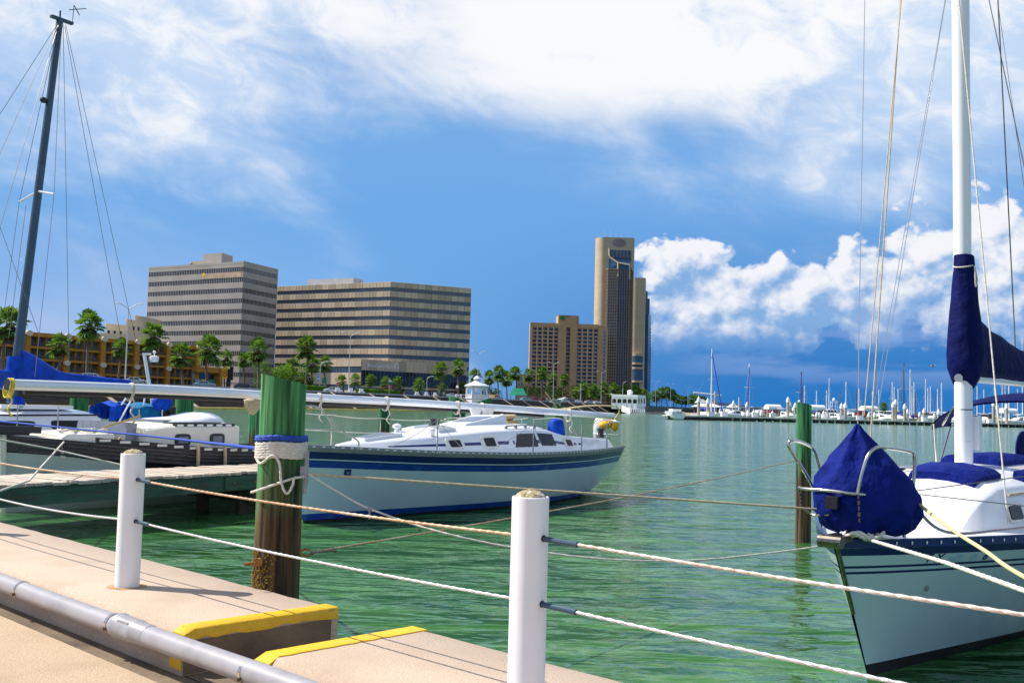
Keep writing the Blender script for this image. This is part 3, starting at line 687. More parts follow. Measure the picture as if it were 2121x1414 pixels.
# stanchions and lifelines
def stan(s, side, hgt=0.62, lean=0.0, mat='steel', r=0.0135):
    p = hC.pt(s, hC.z(s), side); p.y *= 0.985; t = p + Vector((lean, 0, hgt)); mb = MB(); mb.cyl(p, t, r, n=8); mb.lathe([(0.03, 0), (0.02, 0.03), (0.015, 0.05)], p, 8); mb.build('stanchion', mat, yb, 40); return t
tops = {}
for sd, lst in ((-1, (0.27, 0.53, 0.735, 0.875)), (1, (0.22, 0.42, 0.62, 0.8))):
    tops[sd] = [stan(s, sd) for s in lst]
ll = MB()
for sd in (1,):
    P_ = [Vector((-0.05, 0.1, 1.95))] + tops[sd] + [Vector((9.9, 1.2, 1.8))]
    for i in range(len(P_) - 1): ll.tube(sag(P_[i], P_[i + 1], 0.03, 6), 0.007, 5)
    P2 = [p - Vector((0, 0, 0.3)) for p in P_]
    for i in range(len(P_) - 1): ll.tube(sag(P2[i], P2[i + 1], 0.02, 6), 0.006, 5)
ll.build('far_lifelines', 'rope_white', yb)
ll = MB(); T = tops[-1]
ends = [(0.19, 0.01), (0.36, 0.02), (0.43, 0.02), (0.62, 0.02), (0.66, 0.1), (0.80, 0.05)]
for i, t in enumerate(T[:3]):
    for s, dz in ends[2 * i:2 * i + 2]:
        e = hC.pt(s, hC.z(s)); e.y *= 0.8; e.z += 0.06 + dz; ll.tube(sag(t, e, 0.04, 5), 0.005, 5)
ll.build('slack_lifelines', 'rope_grey', yb)['kind'] = 'stuff'
# bow pulpit
mb = MB()
for sd in (-1, 1):
    p1 = hC.pt(0.115, hC.z(0.115), sd); top1 = Vector((0.42, sd * 0.36, 1.98))
    mb.tube(crv([p1, p1 + Vector((-0.02, 0, 0.16)), p1.lerp(top1, 0.55), top1, Vector((0.06, sd * 0.26, 2.0)), Vector((-0.22, sd * 0.10, 2.0)), Vector((-0.27, 0, 2.0))], 6), 0.0145, 8)
    p0 = hC.pt(0.012, hC.z(0.012), sd); mb.tube([p0, Vector((-0.1, sd * 0.2, 2.0))], 0.0145, 8)
    mb.tube([p1.lerp(top1, 0.45), Vector((-0.02, sd * 0.14, 1.65))], 0.012, 8)
mb.build('bow_pulpit', 'steel', yb, 50)
# stern pulpit
mb = MB()
for sd in (-1, 1):
    pts = [hC.pt(0.90, hC.z(0.9), sd), None]; b0 = hC.pt(0.885, hC.z(0.9), sd); b1 = hC.pt(0.985, hC.z(0.98), sd)
    q0 = b0 + Vector((0, -sd * 0.06, 0.62)); q1 = b1 + Vector((0.1, -sd * 0.1, 0.62))
    mb.tube(crv([b0 + Vector((0, -sd * 0.04, 0)), q0 - Vector((0, 0, 0.12)), q0 + Vector((0.1, 0, 0)), q1, Vector((10.45, sd * 0.45, b1.z + 0.62)), Vector((10.45, sd * 0.4, b1.z))], 6), 0.014, 8)
    mb.tube([b0 + Vector((0, -sd * .05, 0.31)), b1 + Vector((0.06, -sd * 0.08, 0.31)), Vector((10.42, sd * 0.45, b1.z + 0.31))], 0.011, 8)
    mb.cyl(b1 + Vector((0, -sd * 0.05, 0)), q1, 0.014, n=8)
q0 = hC.pt(0.72, hC.z(0.72), 1); 
for s0, s1 in ((0.66, 0.76), (0.77, 0.86), (0.865, 0.95)):
    a = hC.pt(s0, hC.z(s0), 1); b = hC.pt(s1, hC.z(s1), 1); a.y -= 0.06; b.y -= 0.06; u = Vector((0, 0, 0.66))
    mb.tube(crv([a, a + u * 0.85, a + u + Vector((0.12, 0, 0)), b + u - Vector((0.12, 0, 0)), b + u * 0.85, b], 5), 0.014, 8)
mb.build('stern_pulpit', 'steel', yb, 50)
# shore line cleat details: square emblem on the bow
e = hC.pt(0.095, 0.86); e2 = hC.pt(0.115, 0.86); mb = MB(); mb.box(e + Vector((0, -0.01, 0)), (0.13, 0.014, 0.13), atan2(e2.y - e.y, e2.x - e.x), 0, 0.25); em = mb.build('bow_emblem', 'stripe_navy', yb)
mb = MB(); mb.box(e + Vector((0, -0.019, 0)), (0.06, 0.006, 0.022), atan2(e2.y - e.y, e2.x - e.x)); mb.box(e + Vector((0, -0.0195, 0)), (0.022, 0.006, 0.07), atan2(e2.y - e.y, e2.x - e.x)); mb.build('emblem_mark', 'hatch_grey', em)
# backstay spar leaning at the quarter, whisker pole
mb = MB(); mb.tube([C2L(at(1130, 812, 27.2)), C2L(at(1196, 902, 26.0))], 0.013, 8); mb.build('leaning_pole', 'rust_pole', yb)
# ---------------- the lowered mast: a thing of its own lying on the boat
MP = [(15, 796, 16.3), (330, 807, 18.4), (633, 822.5, 20.9), (860, 834, 22.9), (1035, 845, 24.4), (1270, 861.5, 26.6)]
mp = crv([at(*p) for p in MP], 10)
mst = thing('lowered_mast', 'long silver mast lying level over the white sloop, tied with cord', 'mast', mp[0]); M0 = mp[0]
mb = MB(); k = len(mp); rr = [0.088 - 0.010 * i / (k - 1) for i in range(k)]
mb.tube([p - M0 for p in mp], rr, 20); mb.build('mast_tube', 'alu', mst, 50)
mb = MB(); mb.tube([p - M0 + Vector((-0.02, 0.05, -0.112)) for p in mp[1:-6]], 0.045, 12); mb.build('furled_boom', 'black_plastic', mst, 50)
mb = MB(); u = (mp[1] - mp[0]).normalized(); sdv = u.cross(Vector((0, 0, 1)))
mb.tube([-u * 0.01, u * 0.05], 0.092, 20); mb.tube([u * 0.02, u * 0.10], [0.06, 0.06], 12); mb.build('mast_heel', 'black_plastic', mst)
for f, mt in ((0.014, 'rope_yellow'), (0.17, 'rope_white'), (0.42, 'rope_white'), (0.555, 'rope_white'), (0.70, 'rope_white'), (0.77, 'rope_white'), (0.935, 'rope_white')):
    i = int(f * (k - 1)); c = mp[i] - M0; t = (mp[i + 1] - mp[i]).normalized(); a = t.cross(Vector((0, 0, 1))).normalized(); mb = MB()
    for j in range(3 if mt == 'rope_yellow' else 2):
        lp = [c + t * (0.03 * j + 0.02 * sin(x)) + (a * cos(x) * 0.105 + Vector((0, 0, -0.055 + sin(x) * 0.15))) for x in [2 * pi * y / 18 for y in range(19)]]
        mb.tube(lp, 0.012, 6)
    tl = c + a * 0.10 + Vector((0, 0, -0.15)); mb.tube(crv([tl, tl + Vector((0.04, 0, -0.12)), tl + Vector((-0.02, 0, -0.24)), tl + Vector((0.05, 0, -0.34))], 4), 0.013, 6)
    mb.build('lashing', mt, mst, 60)
# rags and timber under the mast
def rag(p, r, mat, label, parent_name='padding_cloth'):
    rng = random.Random(int(p.x * 37)); mb = MB(); rings = []; n = 12
    for i in range(7):
        u = i / 6; w = (1.0, 1.08, 0.98, 0.9, 0.7, 0.45, 0.16)[i]
        rings.append([Vector((r[0] * w * cos(2 * pi * j / n) * (1 + rng.uniform(-.14, .14)), r[1] * w * sin(2 * pi * j / n) * (1 + rng.uniform(-.14, .14)), r[2] * (0.5 - u) + rng.uniform(-.02, .02))) for j in range(n)])
    mb.loft(rings); o = mb.build(parent_name, mat, None, 70); o.location = p; return tag(o, label, 'cloth')
rag(at(524, 842, 19.6), (0.18, 0.14, 0.28), 'rope_tan', 'tan rag hanging from the lowered mast beside the near green piling')
rag(at(1052, 866, 23.3), (0.17, 0.15, 0.17), 'rope_tan', 'dirty cloth pad under the lowered mast above yellow timber')
tb = thing('timber_block', 'stack of yellow timber chocks carrying the lowered mast on the cabin top', 'timber', at(1042, 880, 23.2), DA)
for i, (dx, dz, l) in enumerate(((0, -0.07, 0.72), (0.05, -0.003, 0.66), (0, 0.064, 0.5))):
    mb = MB(); mb.box((dx * 0.3, 0, dz), (0.46, l, 0.062)); mb.build('chock', 'timber_yellow', tb)
for x in (985, 1010):
    mb = MB(); mb.loft([[Vector((0.14 * w * cos(a), 0.06 * sin(a), z)) for a in [2 * pi * j / 14 for j in range(14)]] for w, z in ((1.2, 0.0), (0.75, 0.06), (0.7, 0.14), (1.05, 0.26), (1.1, 0.30))])
    o = mb.build('mast_crutch', 'gel_white', None, 50); o.location = at(x, 872, 23.6); tag(o, 'white moulded mast crutch on the sloop cabin top under the mast', 'bracket', 'white mast crutches')
lj = thing('life_jacket', 'orange-yellow life jacket bundle tied to the stern rail of the white sloop', 'life jacket', at(1262, 880, 26.6))
for (dx, dz, rx, rz_) in ((-0.10, 0.0, 0.17, 0.10), (0.14, 0.0, 0.10, 0.16), (0.04, 0.13, 0.08, 0.10)):
    mb = MB(); mb.ell((dx, 0, dz), (rx, 0.13, rz_), 10, 7); mb.build('foam_pad', 'lifejacket', lj, 60)
mb = MB(); mb.ell((0, 0, 0), (0.2, 0.12, 0.36), 12, 8); o = mb.build('horseshoe_buoy', 'gel_white', None, 60); o.location = at(1243, 890, 26.8); tag(o, 'white horseshoe buoy strapped on the sloop stern rail', 'buoy')
mb = MB(); pts = [at(x, y, Y) for x, y, Y in ((1060, 846, 24.7), (1105, 843, 25.2), (1150, 847, 25.6), (1155, 848, 25.8), (1220, 840, 26.2), (1270, 841, 26.6), (1283, 850, 26.8), (1275, 865, 26.9), (1255, 890, 26.8))]
mb.tube(crv(pts, 5), 0.02, 7); tag(mb.build('flexible_batten', 'hose_yellow', None, 60), 'thin yellow batten bowed over the stern of the white sloop', 'batten')

# ================================================================== near-right yacht
RA = atan2(0.777, 0.63); RO = Vector((2.50, 7.97, 0)); RDV = Vector((cos(RA), sin(RA), 0)); RPN = Vector((sin(RA), -cos(RA), 0))
def R2L(p): return Matrix.Rotation(-RA, 3, 'Z') @ (Vector(p) - RO)
yr = thing('sailing_yacht', 'white yacht with navy canvas covers, dark rub rail and steel bow pulpit', 'sailboat', RO, RA)
hR = Hull(9.2, 3.1, [(0, 1.10), (0.3, 1.06), (0.6, 1.02), (1, 1.05)], 0.92, tr=0.7, sm=0.58, keel=-0.35, keel_aft=-0.05, pb=0.95, pa=0.34)
rws = [(lambda s: -0.35, 3), (lambda s: -0.1, 3), (lambda s: 0.07, 3), (lambda s: 0.105, 0), (lambda s: 0.3, 0), (lambda s: 0.5, 0), (lambda s: hR.z(s) - 0.40, 0), (lambda s: hR.z(s) - 0.225, 1), (lambda s: hR.z(s) - 0.205, 0),
       (lambda s: hR.z(s) - 0.178, 1), (lambda s: hR.z(s) - 0.158, 0), (lambda s: hR.z(s) - 0.075, 2), (lambda s: hR.z(s) - 0.05, 2), (lambda s: hR.z(s), 2)]
hR.build(yr, rws, ['hull_white_shaded', 'stripe_navy', 'toe_navy' if 'toe_navy' in MATS else 'stripe_navy', 'bottom_dark'], ns=56)
hR.deck(yr, 'gel_white', camber=0.08)
hR.rail(yr, 'stripe_navy', 0.055, 0.035)
mb = MB()
for i in range(60):
    s = 0.05 + 0.9 * i / 59; p = hR.pt(s, hR.z(s)); p2 = hR.pt(s + 0.004, hR.z(s)); mb.ell(p + Vector((0, -0.006, 0.02)), (0.016, 0.005, 0.015), 8, 6)
mb.build('rail_studs', 'gel_white', yr)
# stem fitting
mb = MB(); st = [hR.pt(0.0, z) + Vector((-0.012, 0, 0)) for z in (0.55, 0.75, 0.9, 1.06, 1.16)]; mb.tube(st, 0.016, 10); mb.build('stem_band', 'steel_dark', yr, 50)
mb = MB(); mb.box(hR.pt(0, 1.1) + Vector((0.0, 0, 0.06)), (0.3, 0.16, 0.05)); mb.cyl(hR.pt(0, 1.1) + Vector((-0.14, -0.09, 0.05)), hR.pt(0, 1.1) + Vector((-0.14, 0.09, 0.05)), 0.05, n=14); mb.build('bow_roller', 'steel_dark', yr)
mb = MB(); mb.cyl((0.02, -0.04, 1.12), (0.36, -0.06, 1.35), 0.02, n=8); mb.build('roller_strut', 'steel', yr)
# registration letters on the bow (rubbed numbers after them)
def hframe(h, s, z, out=0.004):
    p = h.pt(s, z); X = (h.pt(s + 0.008, z) - h.pt(s - 0.008, z)).normalized(); Yv = (h.pt(s, z + 0.03) - h.pt(s, z - 0.03)).normalized(); Z = X.cross(Yv).normalized(); Yv = Z.cross(X)
    m = Matrix((X, Yv, Z)).transposed(); return p + Z * out, m.to_euler()
for ch, s in (('T', 0.083), ('X', 0.095), ('8', 0.152)):
    p, e = hframe(hR, s, hR.z(s) - 0.115); txt(ch, 0.115, 'stripe_navy', yr, p, e, ext=0.002, shear=0.25)
M('smudge', (0.42, 0.58, 0.70), 0.4, var=0.2, scale=20)
for s, w in ((0.117, 0.20), (0.138, 0.09)):
    p, e = hframe(hR, s, hR.z(s) - 0.115, 0.0); mb = MB(); mb.ell((0, 0, 0), (w / 2, 0.045, 0.003), 14, 8); o = mb.build('rubbed_number', 'smudge', yr); o.location = p; o.rotation_euler = e
p = hR.pt(0.085, 0.72); mb = MB(); mb.ell(p, (0.03, 0.012, 0.03), 10, 6); mb.build('through_hull', 'toerail', yr)
# coach roof
cR = Cabin(hR, [(0.20, 0.50), (0.24, 0.64), (0.4, 0.92), (0.6, 1.05), (0.8, 1.05)], [(0.20, 0.40), (0.24, 0.54), (0.4, 0.76), (0.6, 0.86), (0.8, 0.86)],
           [(0.20, 1.13), (0.225, 1.36), (0.26, 1.46), (0.4, 1.50), (0.8, 1.52)], [(0.20, 1.16), (0.225, 1.46), (0.26, 1.57), (0.4, 1.63), (0.8, 1.64)], 0.20, 0.80)
cR.build(yr, 'gel_white', 40)
def cover(s0, s1, k0, k1, th=0.07, nm='hatch_cover', mat='canvas_blue'):
    n = 8; rings = []
    mb = MB()
    for i in range(n + 1):
        s = s0 + (s1 - s0) * i / n; e = 1.0 if 0 < i < n else 0.93
        row = []
        for k, z in ((k0, -0.01), (k0, 0.55), (k0 * 0.92 + k1 * 0.08, 1.0), (k0 * .5 + k1 * .5, 1.08), (k0 * 0.08 + k1 * 0.92, 1.0), (k1, 0.55), (k1, -0.01)):
            p = cR.top(s, k); row.append(p + Vector((0, 0, th * z * (e if z > 0.2 else 1))))
        rings.append(row)
    mb.loft(rings); return mb.build(nm, mat, yr, 45)
cover(0.245, 0.315, -0.72, 0.35, 0.075); cover(0.40, 0.52, -0.35, 0.42, 0.09); cover(0.335, 0.41, -0.92, -0.78, 0.075); cover(0.43, 0.62, -0.95, -0.80, 0.07)
cover(0.26, 0.33, 0.78, 0.95, 0.06)
cR.patch(yr, 'side_window', 'window_dark', 0.345, 0.41, 0.30, 0.72, 0.010, rnd=0.15)
f = cR.patch(yr, 'port_frame', 'steel', 0.262, 0.298, 0.25, 0.68, 0.012, rnd=0.2); cR.patch(f, 'port_glass', 'window_dark', 0.267, 0.293, 0.31, 0.62, 0.018, rnd=0.2)
mb = MB(); mb.tube([cR.side(s, 0.86, -1, 0.03) for s in (0.27, 0.33, 0.4, 0.5)], 0.012, 6); mb.build('hand_rail', 'rope_tan', yr)
mb = MB(); mb.ell((0, 0, 0), (0.30, 0.05, 0.22), 16, 8); o = mb.build('canvas_disc', 'canvas_navy', yr, 50); o.location = cR.top(0.55, -0.2) + Vector((0, 0, 0.12))
mb = MB(); mb.lathe([(0.14, 0), (0.15, 0.02), (0.12, 0.035), (0.02, 0.04)], cR.top(0.33, 0.6), 20); mb.build('dorade_plate', 'steel', yr, 40)
# mast, sail cover, boom
MB_ = cR.top(0.365, 0.0) + Vector((0, 0, -0.02)); rot = Matrix.Rotation(RA, 3, 'Z'); MBW = RO + rot @ MB_
TOPW = Vector((MBW.x - 0.03, MBW.y + 0.1, 13.2)); MT = R2L(TOPW)
mb = MB(); mb.tube([MB_, MB_.lerp(MT, 0.5), MT], [0.088, 0.086, 0.076], 22); mast = mb.build('mast', 'gel_white', yr, 50)
mb = MB()
for z in (1.86, 2.18): mb.lathe([(0.085, z - 0.005), (0.085, z + 0.005)], (MB_.x, MB_.y, 0), 22)
mb.build('mast_band', 'black_plastic', mast)
mb = MB(); mb.box(MB_ + Vector((0.12, -0.06, 0.35)), (0.10, 0.14, 0.34)); mb.build('mast_locker', 'gel_white', mast)
mb = MB(); mb.cyl(MB_ + Vector((-0.17, 0, 0.90)), MB_ + Vector((-0.06, 0, 0.90)), 0.028, n=14); mb.cyl(MB_ + Vector((-0.19, 0, 0.90)), MB_ + Vector((-0.17, 0, 0.90)), 0.042, n=14); mb.build('mast_winch', 'steel', mast, 40)
# sail cover on mast: outline in height with wrinkles
def sailcover():
    rng = random.Random(5); mb = MB(); n = 28; rings = []
    prof = [(0.82, 0.02, 0.085, 0.10), (0.90, 0.03, 0.15, 0.14), (1.0, 0.05, 0.20, 0.17), (1.15, 0.06, 0.20, 0.175), (1.35, 0.05, 0.195, 0.17), (1.55, 0.04, 0.165, 0.15), (1.7, 0.03, 0.135, 0.125), (1.85, 0.03, 0.125, 0.12), (2.0, 0.02, 0.11, 0.11), (2.08, 0.015, 0.105, 0.105), (2.14, 0.015, 0.10, 0.10), (2.16, 0.01, 0.095, 0.095)]
    z0 = MB_.z
    for zz, off, ra, rb in [(interp([(p[0], p[0]) for p in prof], p[0]), p[1], p[2], p[3]) for p in prof]:
        c = MB_ + Vector((0, 0, zz)); 
        rings.append([c + Vector((off + ra * cos(a) * (1 + 0.05 * sin(5 * a + zz * 7)), rb * sin(a) * (1 + 0.06 * sin(4 * a + zz * 11) + rng.uniform(-.02, .02)), 0.03 * cos(a + pi) * (1 if zz < 1 else 0.3))) for a in [2 * pi * j / n for j in range(n)]])
    mb.loft(rings); return mb.build('sail_cover', 'canvas_navy', yr, 60)
sailcover()
BE = MB_ + Vector((4.2, -0.35, 0.98)); 
mb = MB(); mb.cyl(MB_ + Vector((0.08, 0, 0.92)), BE + Vector((0, 0, -0.06)), 0.05, n=14); mb.build('boom', 'gel_white', yr, 40)
mb = MB(); rings = []; n = 20
for i in range(15):
    u = i / 14; c = (MB_ + Vector((0.14, 0, 1.0))).lerp(BE, u) + Vector((0, 0, 0.05)); hh = 0.42 * (1 - u) ** 3 + 0.15; wd = 0.13 - 0.03 * u
    rings.append([c + Vector((0, wd * cos(a) * (1 + 0.07 * sin(3 * a + i * 1.7)), (hh if sin(a) > 0 else 0.13) * sin(a) * (1 + 0.05 * sin(i * 2.1 + 4 * a)))) for a in [2 * pi * j / n for j in range(n)]])
mb.loft(rings); mb.build('boom_cover', 'canvas_navy', yr, 60)
mb = MB(); 
lp = [MB_ + Vector((-0.005 + 0.098 * cos(a), 0.098 * sin(a), 2.06 + 0.03 * cos(a))) for a in [2 * pi * j / 20 for j in range(21)]]; mb.tube(lp, 0.007, 6)
kx = MB_ + Vector((-0.02, -0.11, 2.05)); mb.tube(crv([kx, kx + Vector((-0.05, -0.02, -0.14)), kx + Vector((-0.03, -0.02, -0.22)), kx + Vector((0.02, -0.02, -0.14)), kx + Vector((0.0, 0, 0))], 5), 0.007, 6)
mb.build('cover_tie', 'rope_white', yr, 60)
# dodger behind mast (dark canvas arch on a steel frame)
mb = MB(); rings = []
for i in range(7):
    u = i / 6; x = 0.0 + 0.75 * u; hh = 0.55 + 0.22 * u - 0.1 * u * u
    rings.append([MB_ + Vector((2.3 + x, 1.02 * cos(a), 0.02 + hh * (0.35 + sin(a) * 0.65) + 0.15)) for a in [pi * j / 14 for j in range(15)]])
mb.loft(rings, close=False, caps=False); 
rg2 = [[p - Vector((0, 0, 0.02)) for p in r] for r in rings]; mb.loft(rg2, close=False, caps=False); mb.build('dodger', 'canvas_navy', yr, 60)
mb = MB()
for x in (2.3, 3.05):
    for sd in (-1, 1): mb.tube([MB_ + Vector((2.6, sd * 1.05, -0.25)), MB_ + Vector((x, sd * 1.0, 0.42))], 0.013, 8)
mb.build('dodger_frame', 'steel', yr)
# bow pulpit: two steel hoops and a joining rail
mb = MB(); far = [(1684, 1010, 8.45), (1671, 985, 8.45), (1640, 935, 8.45), (1633, 918, 8.45), (1645, 912, 8.47), (1672, 921, 8.7), (1688, 935, 8.75), (1700, 975, 8.75), (1712, 1012, 8.75)]
mb.tube(crv([R2L(at(*p)) for p in far], 5), 0.0145, 10)
near = [(1776, 1023, 7.95), (1784, 985, 7.95), (1797, 945, 7.97), (1815, 927, 8.0), (1840, 927, 8.1), (1885, 935, 8.35), (1894, 945, 8.38), (1893, 990, 8.38), (1888, 1030, 8.36), (1872, 1112, 8.32)]
mb.tube(crv([R2L(at(*p)) for p in near], 5), 0.0145, 10)
bar = [(1655, 1010, 8.3), (1668, 1012, 8.22), (1720, 1016, 8.05), (1776, 1023, 7.95), (1840, 1027, 8.15), (1888, 1031, 8.36)]
mb.tube(crv([R2L(at(*p)) for p in bar], 5), 0.0145, 10)
mb.build('bow_pulpit', 'steel', yr, 60)
mb = MB(); c = R2L(at(1724, 1040, 8.0)); mb.box(c, (0.11, 0.09, 0.09), 0.2); mb.build('bow_light', 'black_plastic', yr)
mb = MB(); 
for p0, p1 in (((1655, 1014, 8.3), (1662, 1052, 8.3)), ((1778, 1024, 7.93), (1780, 1085, 7.93))):
    a, b = R2L(at(*p0)), R2L(at(*p1)); 
    for i in range(5): mb.tube([a.lerp(b, i / 5), a.lerp(b, (i + 0.7) / 5)], 0.011 if i % 2 else 0.007, 6)
mb.tube(crv([R2L(at(1662, 1052, 8.3)), R2L(at(1685, 1066, 8.25)), R2L(at(1718, 1066, 8.1))], 5), 0.01, 6)
mb.build('shackles', 'steel_dark', yr)['kind'] = 'stuff'
# navy bagged headsail on the forestay
def bag():
    mb = MB(); n = 48; rings = []; c0 = R2L(at(1800, 1100, 8.25)); tip = R2L(at(1776, 880, 8.2))
    for i, (u, w, dd) in enumerate(((0, 0.30, 0.2), (0.05, 0.355, 0.24), (0.18, 0.405, 0.27), (0.35, 0.405, 0.26), (0.5, 0.355, 0.22), (0.62, 0.29, 0.17), (0.70, 0.235, 0.13), (0.78, 0.165, 0.09), (0.86, 0.105, 0.05), (0.93, 0.055, 0.03), (1.0, 0.012, 0.01))):
        c = c0.lerp(tip, u); W = Vector((_R.x, _R.y, 0)).normalized(); Wl = Matrix.Rotation(-RA, 3, 'Z') @ W; Dl = Matrix.Rotation(-RA, 3, 'Z') @ Vector((-W.y, W.x, 0))
        row = []
        for j in range(n):
            a = 2 * pi * j / n; k = 1 + 0.05 * sin(5 * a + u * 9) + 0.045 * sin(9 * a - u * 14) + 0.02 * sin(15 * a + u * 25); fo = 0.05 * max(0, sin(a * 6 + u * 5)) * (1 - u)
            row.append(c + Wl * (w * cos(a) * k) + Dl * ((dd + 0.02) * sin(a) * k - fo) + Vector((0, 0, 0.012 * sin(7 * a))))
        rings.append(row)
    mb.loft(rings); return mb.build('sail_bag', 'canvas_blue', yr, 70)
bag()
# anchor rope heap on the foredeck
mb = MB(); rng = random.Random(3)
for i in range(5):
    c = R2L(at(1765 + i * 12, 1106 + (i % 2) * 5, 8.0)); mb.tube([c + Vector((0.07 * cos(a), 0.06 * sin(a), 0.02 * sin(2 * a + i))) for a in [2 * pi * j / 14 for j in range(15)]], 0.014, 7)
mb.build('rope_heap', 'rope_white', yr, 60)
# stanchions and lifelines
T = []
for s in (0.222, 0.42, 0.62):
    p = hR.pt(s, hR.z(s)); p.y += 0.05; mb = MB(); mb.cyl(p, p + Vector((0, 0, 0.56)), 0.014, n=10); mb.build('stanchion', 'steel', yr, 40); T.append(p + Vector((0, 0, 0.55)))
for s in (0.13, 0.27):
    p = hR.pt(s, hR.z(s), 1); p.y -= 0.05; mb = MB(); mb.cyl(p, p + Vector((0, 0, 0.56)), 0.012, n=8); mb.build('stanchion', 'steel', yr, 40)
mb = MB(); g0 = R2L(at(1892, 1022, 8.36))
for dz in (0, -0.27):
    P_ = [g0 + Vector((0, 0, 0.0 if dz else 0.02))] + [t + Vector((0, 0, dz)) for t in T] + [T[-1] + Vector((1.5, 0.1, dz))]
    for i in range(len(P_) - 1): mb.tube([P_[i], P_[i + 1]], 0.0045, 5)
mb.build('lifeline', 'steel_dark', yr)
# standing rigging (world pixel ends turned into the boat's own space)
def stay(p0, p1, r, mat, nm='shroud'):
    mb = MB(); mb.cyl(R2L(p0), R2L(p1), r, n=6); mb.build(nm, mat, yr)
def toz(p, q, z): return p + (q - p) * ((z - p.z) / (q.z - p.z))     # carry the line p-q on to height z
def stay_px(a, b, r, mat, nm='shroud', zd=None):
    p, q = at(*a), at(*b); u = toz(q, p, 12.4); stay(u, toz(u, q, zd) if zd else q, r, mat, nm)
stay_px((1792, -40, 8.9), (1776, 880, 8.2), 0.0035, 'steel', 'forestay')
stay_px((1868, -40, 9.3), (1803, 905, 8.6), 0.0065, 'rope_tan', 'halyard'); stay_px((1866, 10, 9.2), (1790, 860, 8.3), 0.005, 'rope_tan', 'halyard')
stay_px((1962, -20, 10.0), (1818, 850, 9.0), 0.0035, 'steel', 'halyard'); stay_px((1957, 5, 10.0), (1805, 870, 9.0), 0.003, 'steel', 'halyard')
stay_px((1984, -20, 10.3), (2088, 1085, 9.35), 0.0075, 'rope_white', 'jib_sheet')
stay_px((2040, -40, 10.8), (2150, 480, 10.2), 0.005, 'steel_dark', zd=1.08); stay_px((2066, -20, 11.2), (2104, 735, 12.5), 0.007, 'steel_dark', 'topping_lift'); stay_px((2066, 0, 11.0), (2140, 520, 10.2), 0.003, 'steel_dark', zd=1.08)
mb = MB()
a, b = R2L(at(2104, 735, 12.5)), R2L(at(2099, 768, 12.5)); mb.box(a, (0.06, 0.06, 0.09)); mb.cyl(a, b, 0.015, n=6); mb.cyl(b - Vector((0.09, 0, 0)), b + Vector((0.09, 0, 0)), 0.025, n=8); mb.build('block', 'black_plastic', yr)
mb = MB(); mb.cyl(R2L(at(2003, 800, 11.3)), R2L(at(1952, 880, 11.8)), 0.012, n=6); mb.build('brace', 'steel', yr)
# ------------------------------------------------------------------ mooring piles
def pile(p, r, ztop, label, mat='pile_far', slant=0.0, sdir=0.0, lean=(0, 0), zb=-2.0, tilt=None):
    t = thing('mooring_pile', label, 'piling', (p[0], p[1], 0), group=None)
    rng = random.Random(int(p[0] * 91)); n = 36; rings = []; zs = [zb + (ztop - zb) * i / 14 for i in range(15)]
    bump = [rng.uniform(-0.015, 0.015) for _ in range(n)]
    for i, z in enumerate(zs):
        rr = r * (1.05 - 0.06 * i / 14); row = []
        for j in range(n):
            a = 2 * pi * j / n; k = 1 + bump[j] + rng.uniform(-.006, .006); zz = z
            if i == 14: zz = z + slant * cos(a - sdir)
            row.append((lean[0] * z + rr * k * cos(a), lean[1] * z + rr * k * sin(a), zz))
        rings.append(row)
    mb = MB(); mb.loft(rings); mb.build('timber', mat, t, 50); return t
NP = Vector((-1.605, 7.35, 0))
pile(NP, 0.158, 2.245, 'big near green piling wound with white and blue rope', 'pile_near', -0.034, 0.15, zb=-1.6)
pile((-5.95, 24.3), 0.15, 2.25, 'slim brown piling beside the cream cabin boat stern', 'pile_far')
pile((-5.20, 43.0), 0.24, 2.02, 'thin brown-green piling out past the sloop bow', 'pile_far')
pile((-2.25, 44.0), 0.36, 2.35, 'thick green piling with slanted top left of the gazebo', 'pile_green', 0.12, pi)
pile((-1.15, 44.5), 0.34, 2.30, 'thick green piling with a hollow top below the gazebo', 'pile_green', -0.1, pi)
gp = pile((1.75, 38.0), 0.20, 2.16, 'green piling with a gull standing on top', 'pile_green')
pile((4.86, 17.2), 0.122, 2.26, 'green and rusty piling left of the navy-covered yacht bow', 'pile_far', -0.03, 0)
pile((-10.9, 34.8), 0.30, 2.05, 'dark green piling beyond the blue-tarped yacht', 'pile_green')
pile((-17.4, 42.0), 0.35, 1.95, 'short green piling behind the white cruiser cabin', 'pile_green')
